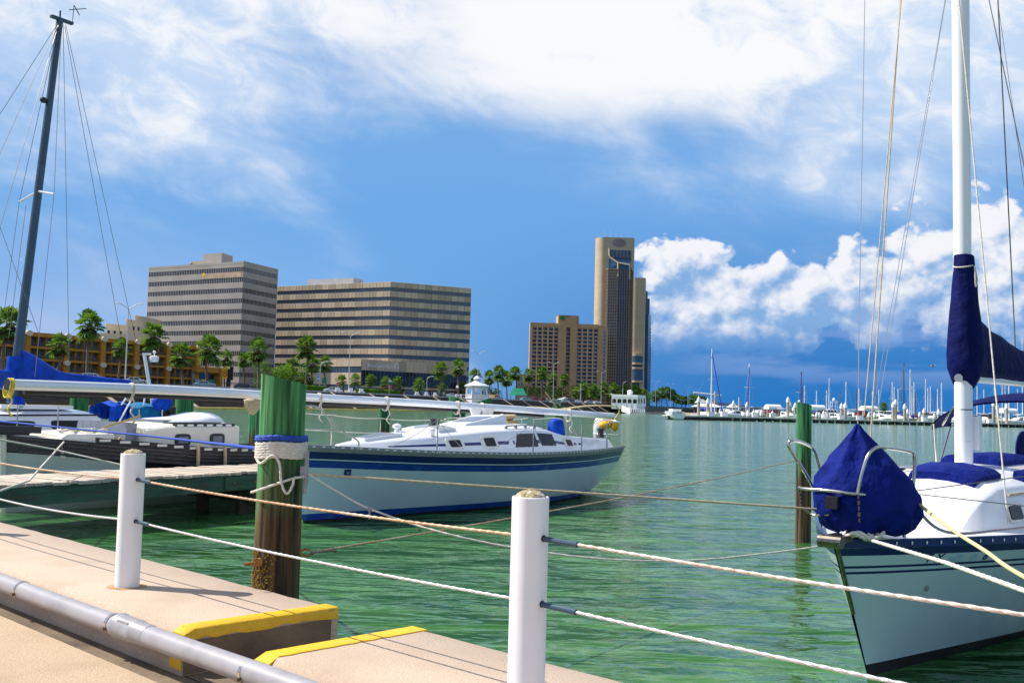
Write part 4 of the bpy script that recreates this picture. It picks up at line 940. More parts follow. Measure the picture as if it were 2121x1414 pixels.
# gull on the piling
g = thing('gull', 'grey and white gull resting on a green piling', 'gull', (1.75, 38.0, 2.16), 0.3)
mb = MB(); rings = []
for x, w, h, z in ((-0.34, 0.01, 0.012, 0.12), (-0.22, 0.05, 0.04, 0.12), (-0.08, 0.085, 0.085, 0.13), (0.06, 0.09, 0.10, 0.15), (0.15, 0.06, 0.075, 0.19), (0.20, 0.045, 0.05, 0.24), (0.25, 0.05, 0.045, 0.27), (0.29, 0.03, 0.028, 0.265), (0.36, 0.008, 0.01, 0.25)):
    rings.append([(x, w * cos(a), z + h * sin(a)) for a in [2 * pi * j / 12 for j in range(12)]])
mb.loft(rings); mb.build('body', 'gel_white', g, 60)
M('feather_grey', (0.30, 0.31, 0.34), 0.8, var=0.2, scale=20)
for sd in (-1, 1):
    mb = MB(); mb.loft([[(x, sd * (0.085 * s_ + 0.012 * cos(a)), 0.16 + 0.06 * s_ * sin(a)) for a in [2 * pi * j / 8 for j in range(8)]] for x, s_ in ((-0.36, 0.1), (-0.15, 0.9), (0.05, 1.0), (0.12, 0.3))]); mb.build('wing', 'feather_grey', g, 60)
    mb = MB(); mb.cyl((0.02, sd * 0.03, 0), (0.02, sd * 0.03, 0.08), 0.008, n=6); mb.build('leg', 'lifejacket', g)
# rope windings on the near piling
def coil(z0, z1, turns, r, rr, mat, label, nm='rope_coil'):
    rng = random.Random(turns); n = turns * 24; pts = []
    for i in range(n + 1):
        a = 2 * pi * i / 24; pts.append(Vector((rr * cos(a), rr * sin(a), z0 + (z1 - z0) * i / n + 0.006 * sin(a * 3))))
    mb = MB(); mb.rope(pts, r, 0.05, 8, 0.16, 0.012); o = mb.build(nm, mat, None, 60); o.location = NP; return tag(o, label, 'rope')
coil(1.69, 1.80, 6, 0.0125, 0.171, 'rope_white', 'white rope wound round the near green piling')
coil(1.818, 1.842, 2, 0.014, 0.172, 'rope_blue', 'blue rope turned round the near green piling above white rope')
mb = MB(); c = Vector((0.0, -0.17, 1.62)); mb.rope(crv([Vector((-0.165, -0.06, 1.585)), Vector((-0.10, -0.175, 1.545)), Vector((-0.02, -0.185, 1.60)), Vector((0.03, -0.185, 1.55)), Vector((0.05, -0.19, 1.42)), Vector((0.09, -0.19, 1.345)), Vector((0.125, -0.18, 1.40)), Vector((0.13, -0.17, 1.45))], 8), 0.009, 0.04, 8, 0.14, 0.012)
o = mb.build('rope_loop', 'rope_white', None, 60); o.location = NP + Vector((0, 0, 0.115)); tag(o, 'loose white rope loop hanging down the near green piling', 'rope')
# cleat and bolt
ct = thing('cleat', 'grey horn cleat bolted upright on the near green piling', 'cleat', NP + Vector((0.165, -0.06, 1.60)))
mb = MB(); mb.tube([Vector((0.02, 0, -0.15)), Vector((0.028, 0, -0.06)), Vector((0.028, 0, 0.06)), Vector((0.035, 0, 0.15))], [0.010, 0.017, 0.017, 0.010], 8); mb.build('horn', 'pvc_grey', ct, 60)
mb = MB(); mb.box((0.008, 0, 0), (0.04, 0.035, 0.08)); mb.build('cleat_foot', 'pvc_grey', ct)
bt = thing('bolt', 'rusty through bolt low on the near green piling', 'bolt', NP + Vector((-0.09, -0.16, 0.985)))
mb = MB(); mb.cyl((0, 0.03, 0), (0, -0.02, 0), 0.03, n=10); mb.build('nut', 'rust', bt)
mb = MB(); mb.cyl((0, -0.01, 0), (-0.09, -0.04, -0.01), 0.012, n=8); mb.build('shank', 'rust', bt)
# barnacle / weed crust low on the pile
mb = MB(); rng = random.Random(11)
for i in range(260):
    a = rng.uniform(pi * 1.05, pi * 1.55); z = rng.uniform(0.78, 1.06) if i % 3 else rng.uniform(0.6, 0.9); r = 0.163
    mb.ell((r * cos(a), r * sin(a), z), (rng.uniform(.003, .009), rng.uniform(.003, .008), rng.uniform(.003, .011)), 6, 4)
M('algae', (0.24, 0.14, 0.012), 0.9, var=0.35, scale=40)
o = mb.build('barnacle_crust', 'algae', None); o.location = NP; tag(o, 'yellow-brown growth crusted low on the near green piling', None, None, 'stuff')
# ------------------------------------------------------------------ mooring lines
def line(pts, r, mat, label, sg=0.0, twist=True, n=24, nm='mooring_line'):
    P_ = pts if len(pts) > 2 else sag(pts[0], pts[1], sg, n)
    mb = MB()
    if twist: mb.rope(P_, r, r * 7, 7, 0.15, max(0.03, r * 2.5))
    else: mb.tube(P_, r, 7)
    return tag(mb.build(nm, mat, None, 60), label, 'rope')
CL = NP + Vector((0.19, -0.06, 1.60))
RB = R2L; bowW = RO + Vector((0.05, 0.02, 1.12))
line([CL + Vector((0, 0, -0.01)), RO + Vector((0.25, 0.35, 1.33))], 0.0085, 'rope_tan', 'taut braided line from the near piling cleat to the far yacht bow', 0.0)
kn = at(766, 1053, 7.15)
line(crv([CL, at(700, 1018, 7.3), kn, at(900, 1098, 6.9), at(1060, 1133, 6.9), at(1250, 1157, 7.0), at(1430, 1160, 7.3), at(1600, 1144, 7.7), bowW], 6), 0.0065, 'rope_white', 'slack white line with a knot hanging from the piling cleat to the yacht bow')
k = MB(); 
for i in range(4): k.ell(kn + Vector((0.012 * (i % 2), -0.005, 0.012 * (i // 2) - 0.01)), (0.016, 0.014, 0.013), 8, 6)
k.tube([kn, kn + Vector((0.0, 0, -0.07))], 0.008, 6); tag(k.build('rope_knot', 'rope_grey', None, 60), 'grey knot with a short tail on the slack white line', 'knot')
line([NP + Vector((0.25, -0.02, 1.045)), Vector((4.78, 17.1, 1.35))], 0.007, 'wire_rusty', 'thin wire line from a shackle on the near piling to the rusty piling', 0.05)
sh = thing('shackle', 'rusty shackle and turnbuckle hooked to the near green piling', 'shackle', NP + Vector((0.165, -0.05, 1.045)))
mb = MB(); mb.tube([Vector((0.045 + 0.04 * cos(a), 0, 0.022 * sin(a))) for a in [radians(40) + 2 * pi * j / 16 * 0.86 for j in range(17)]], 0.008, 7); mb.build('bow', 'rust', sh, 60)
mb = MB(); mb.cyl((0.085, 0, 0.0), (0.25, 0.06, 0.012), 0.007, n=8); mb.ell((0.09, 0, 0), (.014, .014, .014), 8, 6); mb.ell((0.235, 0.055, 0.012), (.016, .014, .016), 8, 6); mb.build('turnbuckle', 'steel_dark', sh, 60)
line([NP + Vector((-0.175, -0.10, 1.455)), NP + Vector((-0.10, -0.175, 1.48)), NP + Vector((0.02, -0.19, 1.525)), NP + Vector((0.13, -0.15, 1.565)), CL + Vector((0, 0, -0.03))], 0.009, 'rope_white', 'short white line leading across the face of the near piling', 0.0)
line([at(540, 929, 7.4), at(330, 905, 14), at(0, 872, 16), at(-60, 862, 16.5)], 0.014, 'rope_blue', 'blue line running from the near piling along the left boats', 0, False)
line([at(-40, 1030, 11), at(60, 995, 14), at(132, 915, 17.6)], 0.014, 'rope_white', 'white dock line slung from the black-railed boat bow', 0, False)
line([at(-30, 905, 13), at(110, 930, 15.0), at(250, 962, 14.8)], 0.012, 'rope_white', 'pale line dipping from the black-railed boat to the pier', 0, False)
cw = RO + Vector((0.40, 0.10, 1.13)); 
line([at(1800, 1117, 8.0), at(1960, 1165, 6.2), at(2170, 1240, 4.6), Vector((2.78, 2.35, 0.83)), Vector((2.95, 2.0, 0.82))], 0.0135, 'rope_white', 'thick white anchor rope leading ashore from the yacht bow')
line(crv([at(1886, 1030, 8.36), at(1960, 1088, 7.6), at(2040, 1140, 6.8), at(2160, 1215, 5.8), Vector((3.15, 3.4, 0.90)), Vector((3.30, 2.0, 0.82))], 6), 0.014, 'hose_yellow', 'pale yellow hose hanging off the yacht bow pulpit', 0, False, nm='hose')
line(crv([at(1890, 1042, 8.4), at(1935, 1090, 8.45), at(1985, 1104, 8.6), at(2060, 1098, 8.9), at(2160, 1086, 9.6)], 6), 0.013, 'rope_grey', 'dark hose looped along the yacht side deck', 0, False, nm='hose')
# ------------------------------------------------------------------ wooden finger pier
PO = Vector((-7.28, 15.0, 0)); PW = 1.55; PZ = 0.78
pr = thing('finger_pier', 'weathered plank finger pier with green side beam between the berths', 'pier', PO, DA)
plm = MB(); plm.box((0, 0, 0), (0.135, PW + 0.1, 0.045)); PM = plm.mesh('plank', 'plank')
rng = random.Random(4)
for i in range(-12, 92):
    inst(PM, 'plank', pr, (i * 0.145 + rng.uniform(-.004, .004), PW / 2 + rng.uniform(-.02, .02), PZ - 0.022 + rng.uniform(-.006, .006)), (rng.uniform(-.01, .01), 0, rng.uniform(-.008, .008)))
for sd, y in ((0, 0.03), (1, PW - 0.03)):
    for x0, x1 in ((-1.8, 5.0), (5.01, 13.4)):
        mb = MB(); mb.b2((x0, y - 0.04, PZ - 0.33), (x1, y + 0.04, PZ - 0.05)); mb.build('side_beam', 'pier_beam', pr)
mb = MB(); mb.b2((4.2, -0.05, PZ - 0.30), (5.6, -0.012, PZ - 0.07)); sp = mb.build('splice_board', 'pier_beam', pr)
for x in (4.4, 4.9, 5.3):
    mb = MB(); mb.cyl((x, -0.065, PZ - 0.19), (x, -0.05, PZ - 0.19), 0.018, n=10); mb.build('bolt_head', 'rust', sp)
mb = MB(); mb.b2((6.9, -0.055, PZ - 0.16), (8.2, -0.012, PZ - 0.055)); mb.build('splice_board', 'wood_weathered', pr)
for x in (4.9, 11.0):
    for y in (0.25, PW - 0.25):
        mb = MB(); mb.cyl((x, y, -2), (x, y, PZ - 0.1), 0.12, n=14); mb.build('pier_post', 'pier_dark', pr, 50)
    mb = MB(); mb.b2((x - 0.08, -0.1, PZ - 0.55), (x + 0.08, PW + 0.1, PZ - 0.335)); mb.build('cross_beam', 'pier_dark', pr)
    mb = MB(); mb.b2((x + 0.25, 0.05, 0.05), (x + 0.4, 0.2, PZ - 0.34)); mb.build('fender_block', 'pier_dark', pr)
# ================================================================== black-railed double ender with cream cabin
BO = Vector((-8.9, 18.4, 0))
def B2L(p): return Matrix.Rotation(-DA, 3, 'Z') @ (Vector(p) - BO)
bl = thing('cabin_boat', 'old double-ended cabin boat with black hull strakes and cream cabin', 'boat', BO, DA)
hB = Hull(7.0, 2.5, [(0, 1.36), (0.2, 1.22), (0.5, 1.03), (0.8, 0.95), (1, 1.02)], 0.12, sm=0.5, keel=-0.5, keel_aft=-0.4, pb=0.7, pa=0.3, double=True, fine=0.7)
rws = [(lambda s: -0.5, 0), (lambda s: 0.1, 0), (lambda s: 0.35, 0), (lambda s: min(hB.z(s) - 0.30, max(0.45, 1.12 - 1.15 * s)), 1), (lambda s: hB.z(s) - 0.29, 1), (lambda s: hB.z(s) - 0.27, 2), (lambda s: hB.z(s), 2)]
hB.build(bl, rws, ['hull_grey', 'hull_black', 'wood_weathered'], ns=40)
for dz, w in ((-0.26, 0.05), (-0.18, 0.04), (-0.11, 0.04), (-0.04, 0.045)):
    for sd in (-1, 1):
        mb = MB(); rr = []
        for i in range(41):
            s = 0.02 + 0.97 * i / 40; p = hB.pt(s, hB.z(s) + dz, sd); o = 0.03
            rr.append([(p.x, p.y - sd * 0.01, p.z - w / 2), (p.x, p.y + sd * o, p.z - w / 2), (p.x, p.y + sd * o, p.z + w / 2 - 0.008), (p.x, p.y - sd * 0.01, p.z + w / 2 - 0.008)])
        mb.loft(rr); mb.build('strake', 'wood_weathered', bl)
hB.deck(bl, 'gel_cream')
hB.rail(bl, 'black_plastic', 0.09, 0.04, 0.18, 0.98, name='cap_rail', out=0.02)
for i in range(16):
    s = 0.20 + 0.75 * i / 15; p = hB.pt(s, hB.z(s)); p2 = hB.pt(s + .01, hB.z(s)); mb = MB(); mb.box((0, 0, 0), (0.20, 0.01, 0.045)); o = mb.build('scupper', 'gel_cream', bl); o.location = p + Vector((0, -0.021, 0.05)); o.rotation_euler = (0, 0, atan2(p2.y - p.y, p2.x - p.x))
# rubbing band forward (black with white moulding)
mb = MB(); mb.tube([hB.pt(s, 0.73 - 0.12 * s, -1) + Vector((0, -0.02, 0)) for s in [0.06 + 0.30 * i / 12 for i in range(13)]], 0.02, 8); mb.build('moulding', 'hull_white_shaded', bl)
# stem post, bowsprit
mb = MB(); mb.tube([hB.pt(0, z) + Vector((-0.04, 0, 0)) for z in (-0.4, 0.5, 1.2, 1.42)], 0.05, 8); mb.build('stem_post', 'gel_cream', bl)
mb = MB(); mb.box((-0.45, 0, 1.47), (2.1, 0.30, 0.12), 0, 0.03); mb.box((-0.4, 0, 1.40), (1.6, 0.2, 0.06), 0, 0.03); mb.build('bowsprit', 'hull_black', bl)
# deckhouse forward (trunk with canvas and ropes), then main cabin
def house(x0, x1, w, z0, z1, mat, nm, front=0.15, crown=0.05):
    mb = MB(); rings = []
    for x, sl, zt in ((x0, 0, z0 + 0.02), (x0 + 0.002, 0, z1 - 0.06), (x0 + front, 0, z1), (x1, 0, z1), (x1 + 0.001, 0, z0 + 0.02)):
        rings.append([(x, -w, z0 - 0.1), (x, -w, zt - 0.03), (x, -w * 0.96, zt), (x, -w * 0.5, zt + crown), (x, 0, zt + crown * 1.3), (x, w * 0.5, zt + crown), (x, w * 0.96, zt), (x, w, zt - 0.03), (x, w, z0 - 0.1)])
    mb.loft(rings); return mb.build(nm, mat, bl, 35)
fh = house(0.75, 1.85, 0.55, 1.05, 1.37, 'gel_cream', 'fore_hatch', 0.12)
mb = MB(); rng = random.Random(8)
for i in range(7):
    c = Vector((1.0 + 0.12 * i, -0.30 + 0.1 * (i % 3), 1.44)); mb.tube([c + Vector((0.16 * cos(a), 0.12 * sin(a), 0.02 * sin(3 * a + i))) for a in [2 * pi * j / 12 for j in range(13)]], 0.018, 6)
mb.build('rope_coils', 'rope_white', bl, 60)
mb = MB(); mb.box((2.05, 0.0, 1.34), (0.22, 1.5, 0.5), 0, 0.15); mb.build('hatch_board', 'hatch_grey', bl)
house(2.25, 4.6, 0.95, 0.9, 1.53, 'gel_cream', 'cabin', 0.5)
for x in (3.12, 4.0):
    mb = MB(); mb.loft([[(x + 0.19 * abs(cos(a)) ** 0.5 * (1 if cos(a) > 0 else -1), y, 1.26 + 0.12 * abs(sin(a)) ** 0.5 * (1 if sin(a) > 0 else -1)) for a in [2 * pi * j / 24 for j in range(24)]] for y in (-0.975, -0.94)]); wf = mb.build('cabin_window', 'black_plastic', bl, 30)
    mb = MB(); mb.box((x, -0.976, 1.26), (0.24, 0.008, 0.13)); mb.build('window_glass', 'hatch_grey', wf)
mb = MB(); mb.b2((2.95, -0.92, 1.52), (4.5, -0.85, 1.58)); mb.build('roof_rail', 'black_plastic', bl)
for i in range(6): mb = MB(); mb.b2((3.0 + i * 0.25, -0.93, 1.525), (3.15 + i * 0.25, -0.915, 1.565)); mb.build('rail_gap', 'gel_white', bl)
mb = MB(); mb.b2((3.0, -0.5, 1.57), (4.5, 0.55, 1.64)); mb.build('sliding_hatch', 'hatch_grey', bl)
mb = MB(); mb.loft([[(x, 0.62 * cos(a), 1.60 + h * 0.72 * sin(a)) for a in [pi * j / 10 for j in range(11)]] for x, h in ((3.1, 0.02), (3.25, 0.10), (3.6, 0.13), (3.9, 0.17), (4.15, 0.27), (4.45, 0.27), (4.5, 0.1))]); mb.build('inverted_dinghy', 'gel_white', bl, 50)
mb = MB(); mb.tube([Vector((1.85, -0.6, 1.2)), Vector((2.2, -0.65, 1.62))], 0.02, 6); mb.tube([Vector((1.55, -0.6, 1.5)), Vector((2.3, -0.7, 1.72))], 0.016, 6); mb.build('oars', 'timber_yellow', bl)
for s in (0.46, 0.56):
    p = hB.pt(s, hB.z(s)); mb = MB(); mb.tube([p + Vector((0, -0.05, 0.12)), p + Vector((0, -0.07, -0.2)), p + Vector((0, -0.05, -0.6))], 0.035, 6); mb.build('fender_rope', 'rope_tan', bl, 60)
mb = MB(); p = hB.pt(0.965, hB.z(0.96)); mb.ell(p + Vector((0, -0.1, -0.22)), (0.09, 0.09, 0.17), 10, 8); mb.tube([p + Vector((0, -0.1, -0.06)), p + Vector((0, -0.02, 0.08))], 0.01, 5); mb.build('fender', 'hull_white_shaded', bl, 60)
# ================================================================== white cruiser with standing mast, far left
WO = Vector((-13.75, 17.55, 0))
wc = thing('sailing_yacht', 'white cruiser with tall bare mast, blue sail cover and teal tarps aft', 'sailboat', WO, DA)
def W2L(p): return Matrix.Rotation(-DA, 3, 'Z') @ (Vector(p) - WO)
hW = Hull(10.4, 3.1, [(0, 1.45), (0.3, 1.30), (0.6, 1.20), (1, 1.15)], 1.0, tr=0.6, sm=0.55, keel=-0.5, keel_aft=0.1, pb=0.9, pa=0.32)
rws = [(lambda s: -0.5, 1), (lambda s: 0.05, 1), (lambda s: 0.14, 0), (lambda s: 0.5, 0), (lambda s: hW.z(s) - 0.40, 2), (lambda s: hW.z(s) - 0.375, 0), (lambda s: hW.z(s) - 0.02, 3), (lambda s: hW.z(s), 3)]
hW.build(wc, rws, ['hull_white_shaded', 'bottom_dark', 'black_plastic', 'black_plastic'], ns=40)
hW.deck(wc, 'gel_white')
hW.rail(wc, 'black_plastic', 0.05, 0.03)
mb = MB()
for i in range(90):
    s = 0.2 + 0.75 * i / 89; p = hW.pt(s, hW.z(s)); mb.box(p + Vector((0, -0.006, 0.02)), (0.05, 0.008, 0.025), 0.1 * (0.5 - s))
mb.build('rail_slots', 'gel_white', wc)
cW = Cabin(hW, [(0.25, 0.5), (0.45, 0.95), (0.72, 1.1)], [(0.25, 0.42), (0.45, 0.82), (0.72, 0.95)], [(0.25, 1.45), (0.32, 1.62), (0.69, 1.66), (0.72, 1.24)], [(0.25, 1.48), (0.32, 1.72), (0.69, 1.76), (0.72, 1.25)], 0.25, 0.72)
cW.build(wc, 'gel_white', 40)
cW.patch(wc, 'cabin_window', 'window_dark', 0.47, 0.545, 0.42, 0.72, 0.01, rnd=0.3); cW.patch(wc, 'cabin_window', 'window_dark', 0.58, 0.67, 0.32, 0.74, 0.01, rnd=0.15)
mb = MB(); mb.tube([cW.side(s, 1.0, -1, 0.012) for s in (0.34, 0.5, 0.69)], 0.02, 6); mb.build('roof_moulding', 'black_plastic', wc)
for s in (0.38, 0.42, 0.47, 0.555, 0.76, 0.83):
    p = hW.pt(s, hW.z(s)); mb = MB(); mb.cyl(p, p + Vector((0, 0.02, 0.62)), 0.014, n=6); mb.build('stanchion', 'steel', wc)
p = cW.top(0.55, -0.2); mb = MB(); mb.ell(p + Vector((0, 0, 0.14)), (0.17, 0.15, 0.15), 12, 8); mb.build('winch_cover', 'tarp_blue', wc, 60)
for k in (0.32, 0.36):
    mb = MB(); c = cW.top(0.36 + k * 0.05, -0.75); mb.lathe([(0.06, 0), (0.06, 0.14), (0.11, 0.2), (0.10, 0.3), (0.03, 0.32)], c, 14); mb.build('cowl_vent', 'hatch_grey', wc, 40)
mb = MB(); c = cW.top(0.6, 0.0); mb.box(c + Vector((0, 0, 0.05)), (1.3, 0.9, 0.08)); mb.box(c + Vector((-0.8, -0.2, 0.06)), (0.5, 0.5, 0.08)); mb.build('roof_hatch', 'gel_white', wc)
mbase = at(36, 738, 22.4); mtop = at(124, 42, 23.4); foot = mbase + (mbase - mtop).normalized() * 1.0
mb = MB(); mb.tube([W2L(foot), W2L(mbase), W2L(mtop)], [0.10, 0.10, 0.075], 18); ms = mb.build('mast', 'alu_dark', wc, 50)
ml = W2L(mtop); mb = MB(); mb.box(ml + Vector((0.05, 0, 0.02)), (0.55, 0.1, 0.06)); mb.cyl(ml, ml + Vector((0, 0, 0.22)), 0.02, n=6); mb.build('masthead', 'alu_dark', ms)
mb = MB(); c = ml + Vector((0.32, 0, 0.0)); mb.cyl(c, c + Vector((0.02, 0, 0.45)), 0.008, n=5); mb.cyl(c + Vector((-0.05, -0.1, 0.42)), c + Vector((0.3, 0.18, 0.36)), 0.012, n=5); mb.cyl(c + Vector((-0.0, 0.15, 0.38)), c + Vector((0.28, -0.1, 0.46)), 0.010, n=5); mb.build('wind_vane', 'black_plastic', ms)
def wstay(a, b, r=0.006, nm='shroud', mat='steel_dark'):
    p, q = at(*a), at(*b)
    if b[0] <= 0: q = toz(p, q, 1.45)
    mb = MB(); mb.cyl(W2L(p), W2L(q), r, n=5); mb.build(nm, mat, wc)
sc = (mbase.lerp(mtop, 0.475)); mb = MB()
for b in ((112, 402, 22.0), (40, 418, 23.6)): mb.cyl(W2L(sc), W2L(at(*b)), 0.028, 0.02, n=8)
mb.build('spreader', 'alu', wc)
sl_ = W2L(mbase.lerp(mtop, 0.745)); mb = MB(); mb.ell(sl_ + Vector((-0.15, 0, 0)), (0.09, 0.07, 0.07), 8, 6); mb.build('steaming_light', 'black_plastic', wc)
for a, b in (((122, 46, 23.3), (-20, 268, 22)), ((122, 48, 23.3), (-10, 340, 22)), ((121, 52, 23.3), (-8, 500, 21)), ((120, 54, 23.3), (40, 418, 23.6)), ((40, 418, 23.6), (8, 650, 23)), ((127, 55, 23.4), (112, 402, 22.0)), ((112, 402, 22.0), (72, 780, 20.5)),
             ((131, 52, 23.4), (144, 800, 24)), ((134, 55, 23.4), (254, 720, 26)), ((136, 52, 23.4), (302, 800, 26.5)), ((54, 425, 22.5), (18, 700, 21)), ((0, 470, 21), (80, 690, 23))): wstay(a, b)
# sail cover round the mast foot and along the boom
mb = MB(); rings = []; n = 18
bm0 = W2L(at(36, 735, 22.4)); bm1 = W2L(at(265, 791, 25.3))
for i in range(16):
    u = i / 15; c = bm0.lerp(bm1, u); hh = 0.46 * max(0, 1 - u * 2.6) ** 1.2 + 0.11 * (1 - u * 0.5)
    c.z = (W2L(at(36, 770, 22.4)).z) * (1 - u) + bm1.z * u
    rings.append([c + Vector((0.06 * sin(3 * a + i), (0.17 - 0.06 * u) * cos(a) * (1 + 0.1 * sin(4 * a + i * 2)), (hh if sin(a) > 0 else 0.16 + 0.1 * (1 - u)) * sin(a))) for a in [2 * pi * j / n for j in range(n)]])
mb.loft(rings); mb.build('sail_cover', 'tarp_blue', wc, 70)
mb = MB(); rings = []
for i in range(8):
    u = i / 7; c = W2L(at(34, 790 - 52 * u, 22.4)); w = 0.24 - 0.10 * u
    rings.append([c + Vector((w * 1.3 * cos(a) * (1 + 0.08 * sin(3 * a + 5 * u)), w * sin(a), 0)) for a in [2 * pi * j / n for j in range(n)]])
mb.loft(rings); mb.build('mast_boot', 'tarp_blue', wc, 70)
mb = MB(); rings = []
for i in range(6):
    u = i / 5; c = W2L(at(34 - 60 * u, 790 - 6 * u, 22.4 - 1.2 * u)); rings.append([c + Vector((0, 0.13 * cos(a), 0.2 * sin(a) * (1 + 0.1 * sin(3 * a + i)))) for a in [2 * pi * j / n for j in range(n)]])
mb.loft(rings); mb.build('staysail_cover', 'tarp_blue', wc, 70)
# tarps draped over the cockpit frame
def drape(x0, x1, y0, y1, Y0, Y1, mat, seed):
    rng = random.Random(seed); mb = MB(); nx, nz = 14, 5; ph = rng.uniform(0, 6)
    for back in (0.0, 0.8):
        rows = []
        for j in range(nz + 1):
            v = j / nz; row = []
            for i in range(nx + 1):
                u = i / nx; p = W2L(at(x0 + (x1 - x0) * u + (1 - v) * 4 * (u - .5), y1 + (y0 - y1) * v + 2 * sin(u * 9 + ph), Y0 + (Y1 - Y0) * u)); row.append(p + Vector((0, back + 0.07 * sin(u * 22 + ph) * (1 - 0.5 * v) , 0)))
            rows.append(row)
        mb.loft(rows, close=False, caps=False)
    t0 = [W2L(at(x0 + (x1 - x0) * i / nx, y0 + 2 * sin(i / nx * 9 + ph), Y0 + (Y1 - Y0) * i / nx)) for i in range(nx + 1)]
    mb.loft([[p + Vector((0, 0.07 * sin(i / nx * 22 + ph) * .5, 0)) for i, p in enumerate(t0)], [p + Vector((0, 0.4, 0.1)) for p in t0], [p + Vector((0, 0.8, 0)) for p in t0]], close=False, caps=False)
    return mb.build('cockpit_tarp', mat, wc, 70)
drape(230, 270, 840, 868, 25.6, 26.2, 'tarp_blue', 1); drape(268, 338, 843, 876, 25.9, 27.0, 'tarp_teal', 2)
mb = MB(); c = W2L(at(336, 834, 26.6)); mb.ell(c, (0.3, 0.2, 0.22), 10, 7); mb.build('outboard_cover', 'tarp_blue', wc, 60)
mb = MB()
for a, b in (((262, 822, 26), (236, 862, 26)), ((275, 822, 26), (243, 880, 25.6)), ((345, 822, 26.8), (325, 852, 26.8)), ((357, 845, 27), (357, 872, 27)), ((300, 822, 26.5), (296, 850, 26.5))): mb.cyl(W2L(at(*a)), W2L(at(*b)), 0.022, n=7)
mb.build('davit_pole', 'gel_white', wc)
mb = MB()
for a in ((344, 856, 27), (350, 868, 27), (356, 850, 27)): mb.box(W2L(at(*a)), (0.14, 0.14, 0.2))
mb.build('stern_gear', 'black_plastic', wc)
# radar pole with dome rising beside the sail cover
rd = thing('radar_pole', 'white radar dome and antenna on a leaning grey pole near the teal tarps', 'radar', at(316, 802, 27.5))
def rl(x, y): return at(x, y, 27.5) - at(316, 802, 27.5)
mb = MB(); mb.cyl(rl(320, 860), rl(299, 735), 0.045, n=10); mb.build('pole', 'alu', rd, 40)
mb = MB(); mb.lathe([(0.10, -0.02), (0.115, 0.03), (0.125, 0.09), (0.115, 0.13), (0.06, 0.15)], rl(319, 748), 18); mb.build('radome', 'gel_white', rd, 40)
mb = MB(); mb.box(rl(318, 742) + Vector((0.11, 0, 0)) * 0, (0.22, 0.05, 0.02)); mb.box(rl(304, 733), (0.2, 0.12, 0.05)); mb.build('bracket', 'gel_white', rd)
mb = MB(); mb.ell(rl(320, 729), (0.045, 0.045, 0.04), 10, 7); mb.cyl(rl(320, 732), rl(320, 740), 0.015, n=6); mb.build('antenna', 'gel_white', rd, 60)
for o in COL.objects:
    if o.name.split('.')[0] in ('rail_slots', 'rail_studs'): o['kind'] = 'stuff'
# ------------------------------------------------------------------ town materials
M('step_dark', (0.050, 0.042, 0.036), 0.9, var=0.3, scale=0.6, detail=8)
M('step_edge', (0.17, 0.14, 0.11), 0.9, var=0.3, scale=0.8)
M('coping', (0.50, 0.50, 0.52), 0.8, var=0.1, scale=0.5)
M('rib_tan', (0.52, 0.40, 0.29), 0.85, var=0.15, scale=1)
M('asphalt', (0.06, 0.06, 0.06), 0.9, var=0.2, scale=0.3)
M('lawn', (0.05, 0.10, 0.03), 0.95, var=0.3, scale=0.5)
M('boom_yellow', (0.85, 0.60, 0.12), 0.6, var=0.15, scale=0.4)
M('b1_wall', (0.42, 0.37, 0.32), 0.9, var=0.10, scale=0.12, stretch=(1, 1, 0.4), bump=0.4, bscale=1.6)
M('b2_panel', (0.50, 0.40, 0.285), 0.9, var=0.10, scale=0.25, rnd=0.22, stretch=(1, 1, 0.3))
M('b2_wall', (0.44, 0.35, 0.25), 0.9, var=0.10, scale=0.2)
M('glass_blue', (0.030, 0.075, 0.13), 0.12, 0.0, var=0.25, scale=0.15, spec=0.8)
M('glass_dark', (0.012, 0.018, 0.03), 0.12, 0.0, var=0.3, scale=0.3, spec=0.7)
M('mullion', (0.16, 0.14, 0.12), 0.6, 0.3)
M('b3_wall', (0.50, 0.30, 0.15), 0.9, var=0.08, scale=0.2)
M('b3_frame', (0.58, 0.36, 0.20), 0.9, var=0.08, scale=0.2)
M('tower_conc', (0.50, 0.39, 0.255), 0.85, var=0.07, scale=0.08, stretch=(1, 1, 2))
M('tower_frame', (0.27, 0.17, 0.11), 0.7, var=0.1)
M('tower_glass', (0.016, 0.026, 0.05), 0.08, 0.0, var=0.3, scale=0.1, spec=0.9)
M('motel_orange', (0.50, 0.22, 0.02), 0.85, var=0.1, scale=0.4)
M('motel_wall', (0.40, 0.25, 0.07), 0.9, var=0.12, scale=0.5)
M('motel_glass', (0.10, 0.16, 0.24), 0.15, var=0.5, scale=0.35)
M('cream', (0.72, 0.60, 0.40), 0.85, var=0.08, scale=0.3)
M('white_paint', (0.84, 0.85, 0.87), 0.6, var=0.04, scale=0.5)
M('white_shingle', (0.66, 0.68, 0.74), 0.7, var=0.10, scale=2)
M('lamp_metal', (0.62, 0.60, 0.57), 0.45, 0.3, var=0.08)
M('palm_leaf', (0.075, 0.155, 0.018), 0.6, var=0.5, scale=0.9, rnd=0.15, spec=0.4)
def translucent(name, col, f=0.4):
    m = MATS[name]; nt = m.node_tree; N = nt.nodes; b = N['Principled BSDF']; out = [n for n in N if n.type == 'OUTPUT_MATERIAL'][0]
    t = N.new('ShaderNodeBsdfTranslucent'); t.inputs[0].default_value = (*col, 1); mx = N.new('ShaderNodeMixShader'); mx.inputs[0].default_value = f
    nt.links.new(b.outputs[0], mx.inputs[1]); nt.links.new(t.outputs[0], mx.inputs[2]); nt.links.new(mx.outputs[0], out.inputs[0])
translucent('palm_leaf', (0.20, 0.36, 0.03), 0.30)
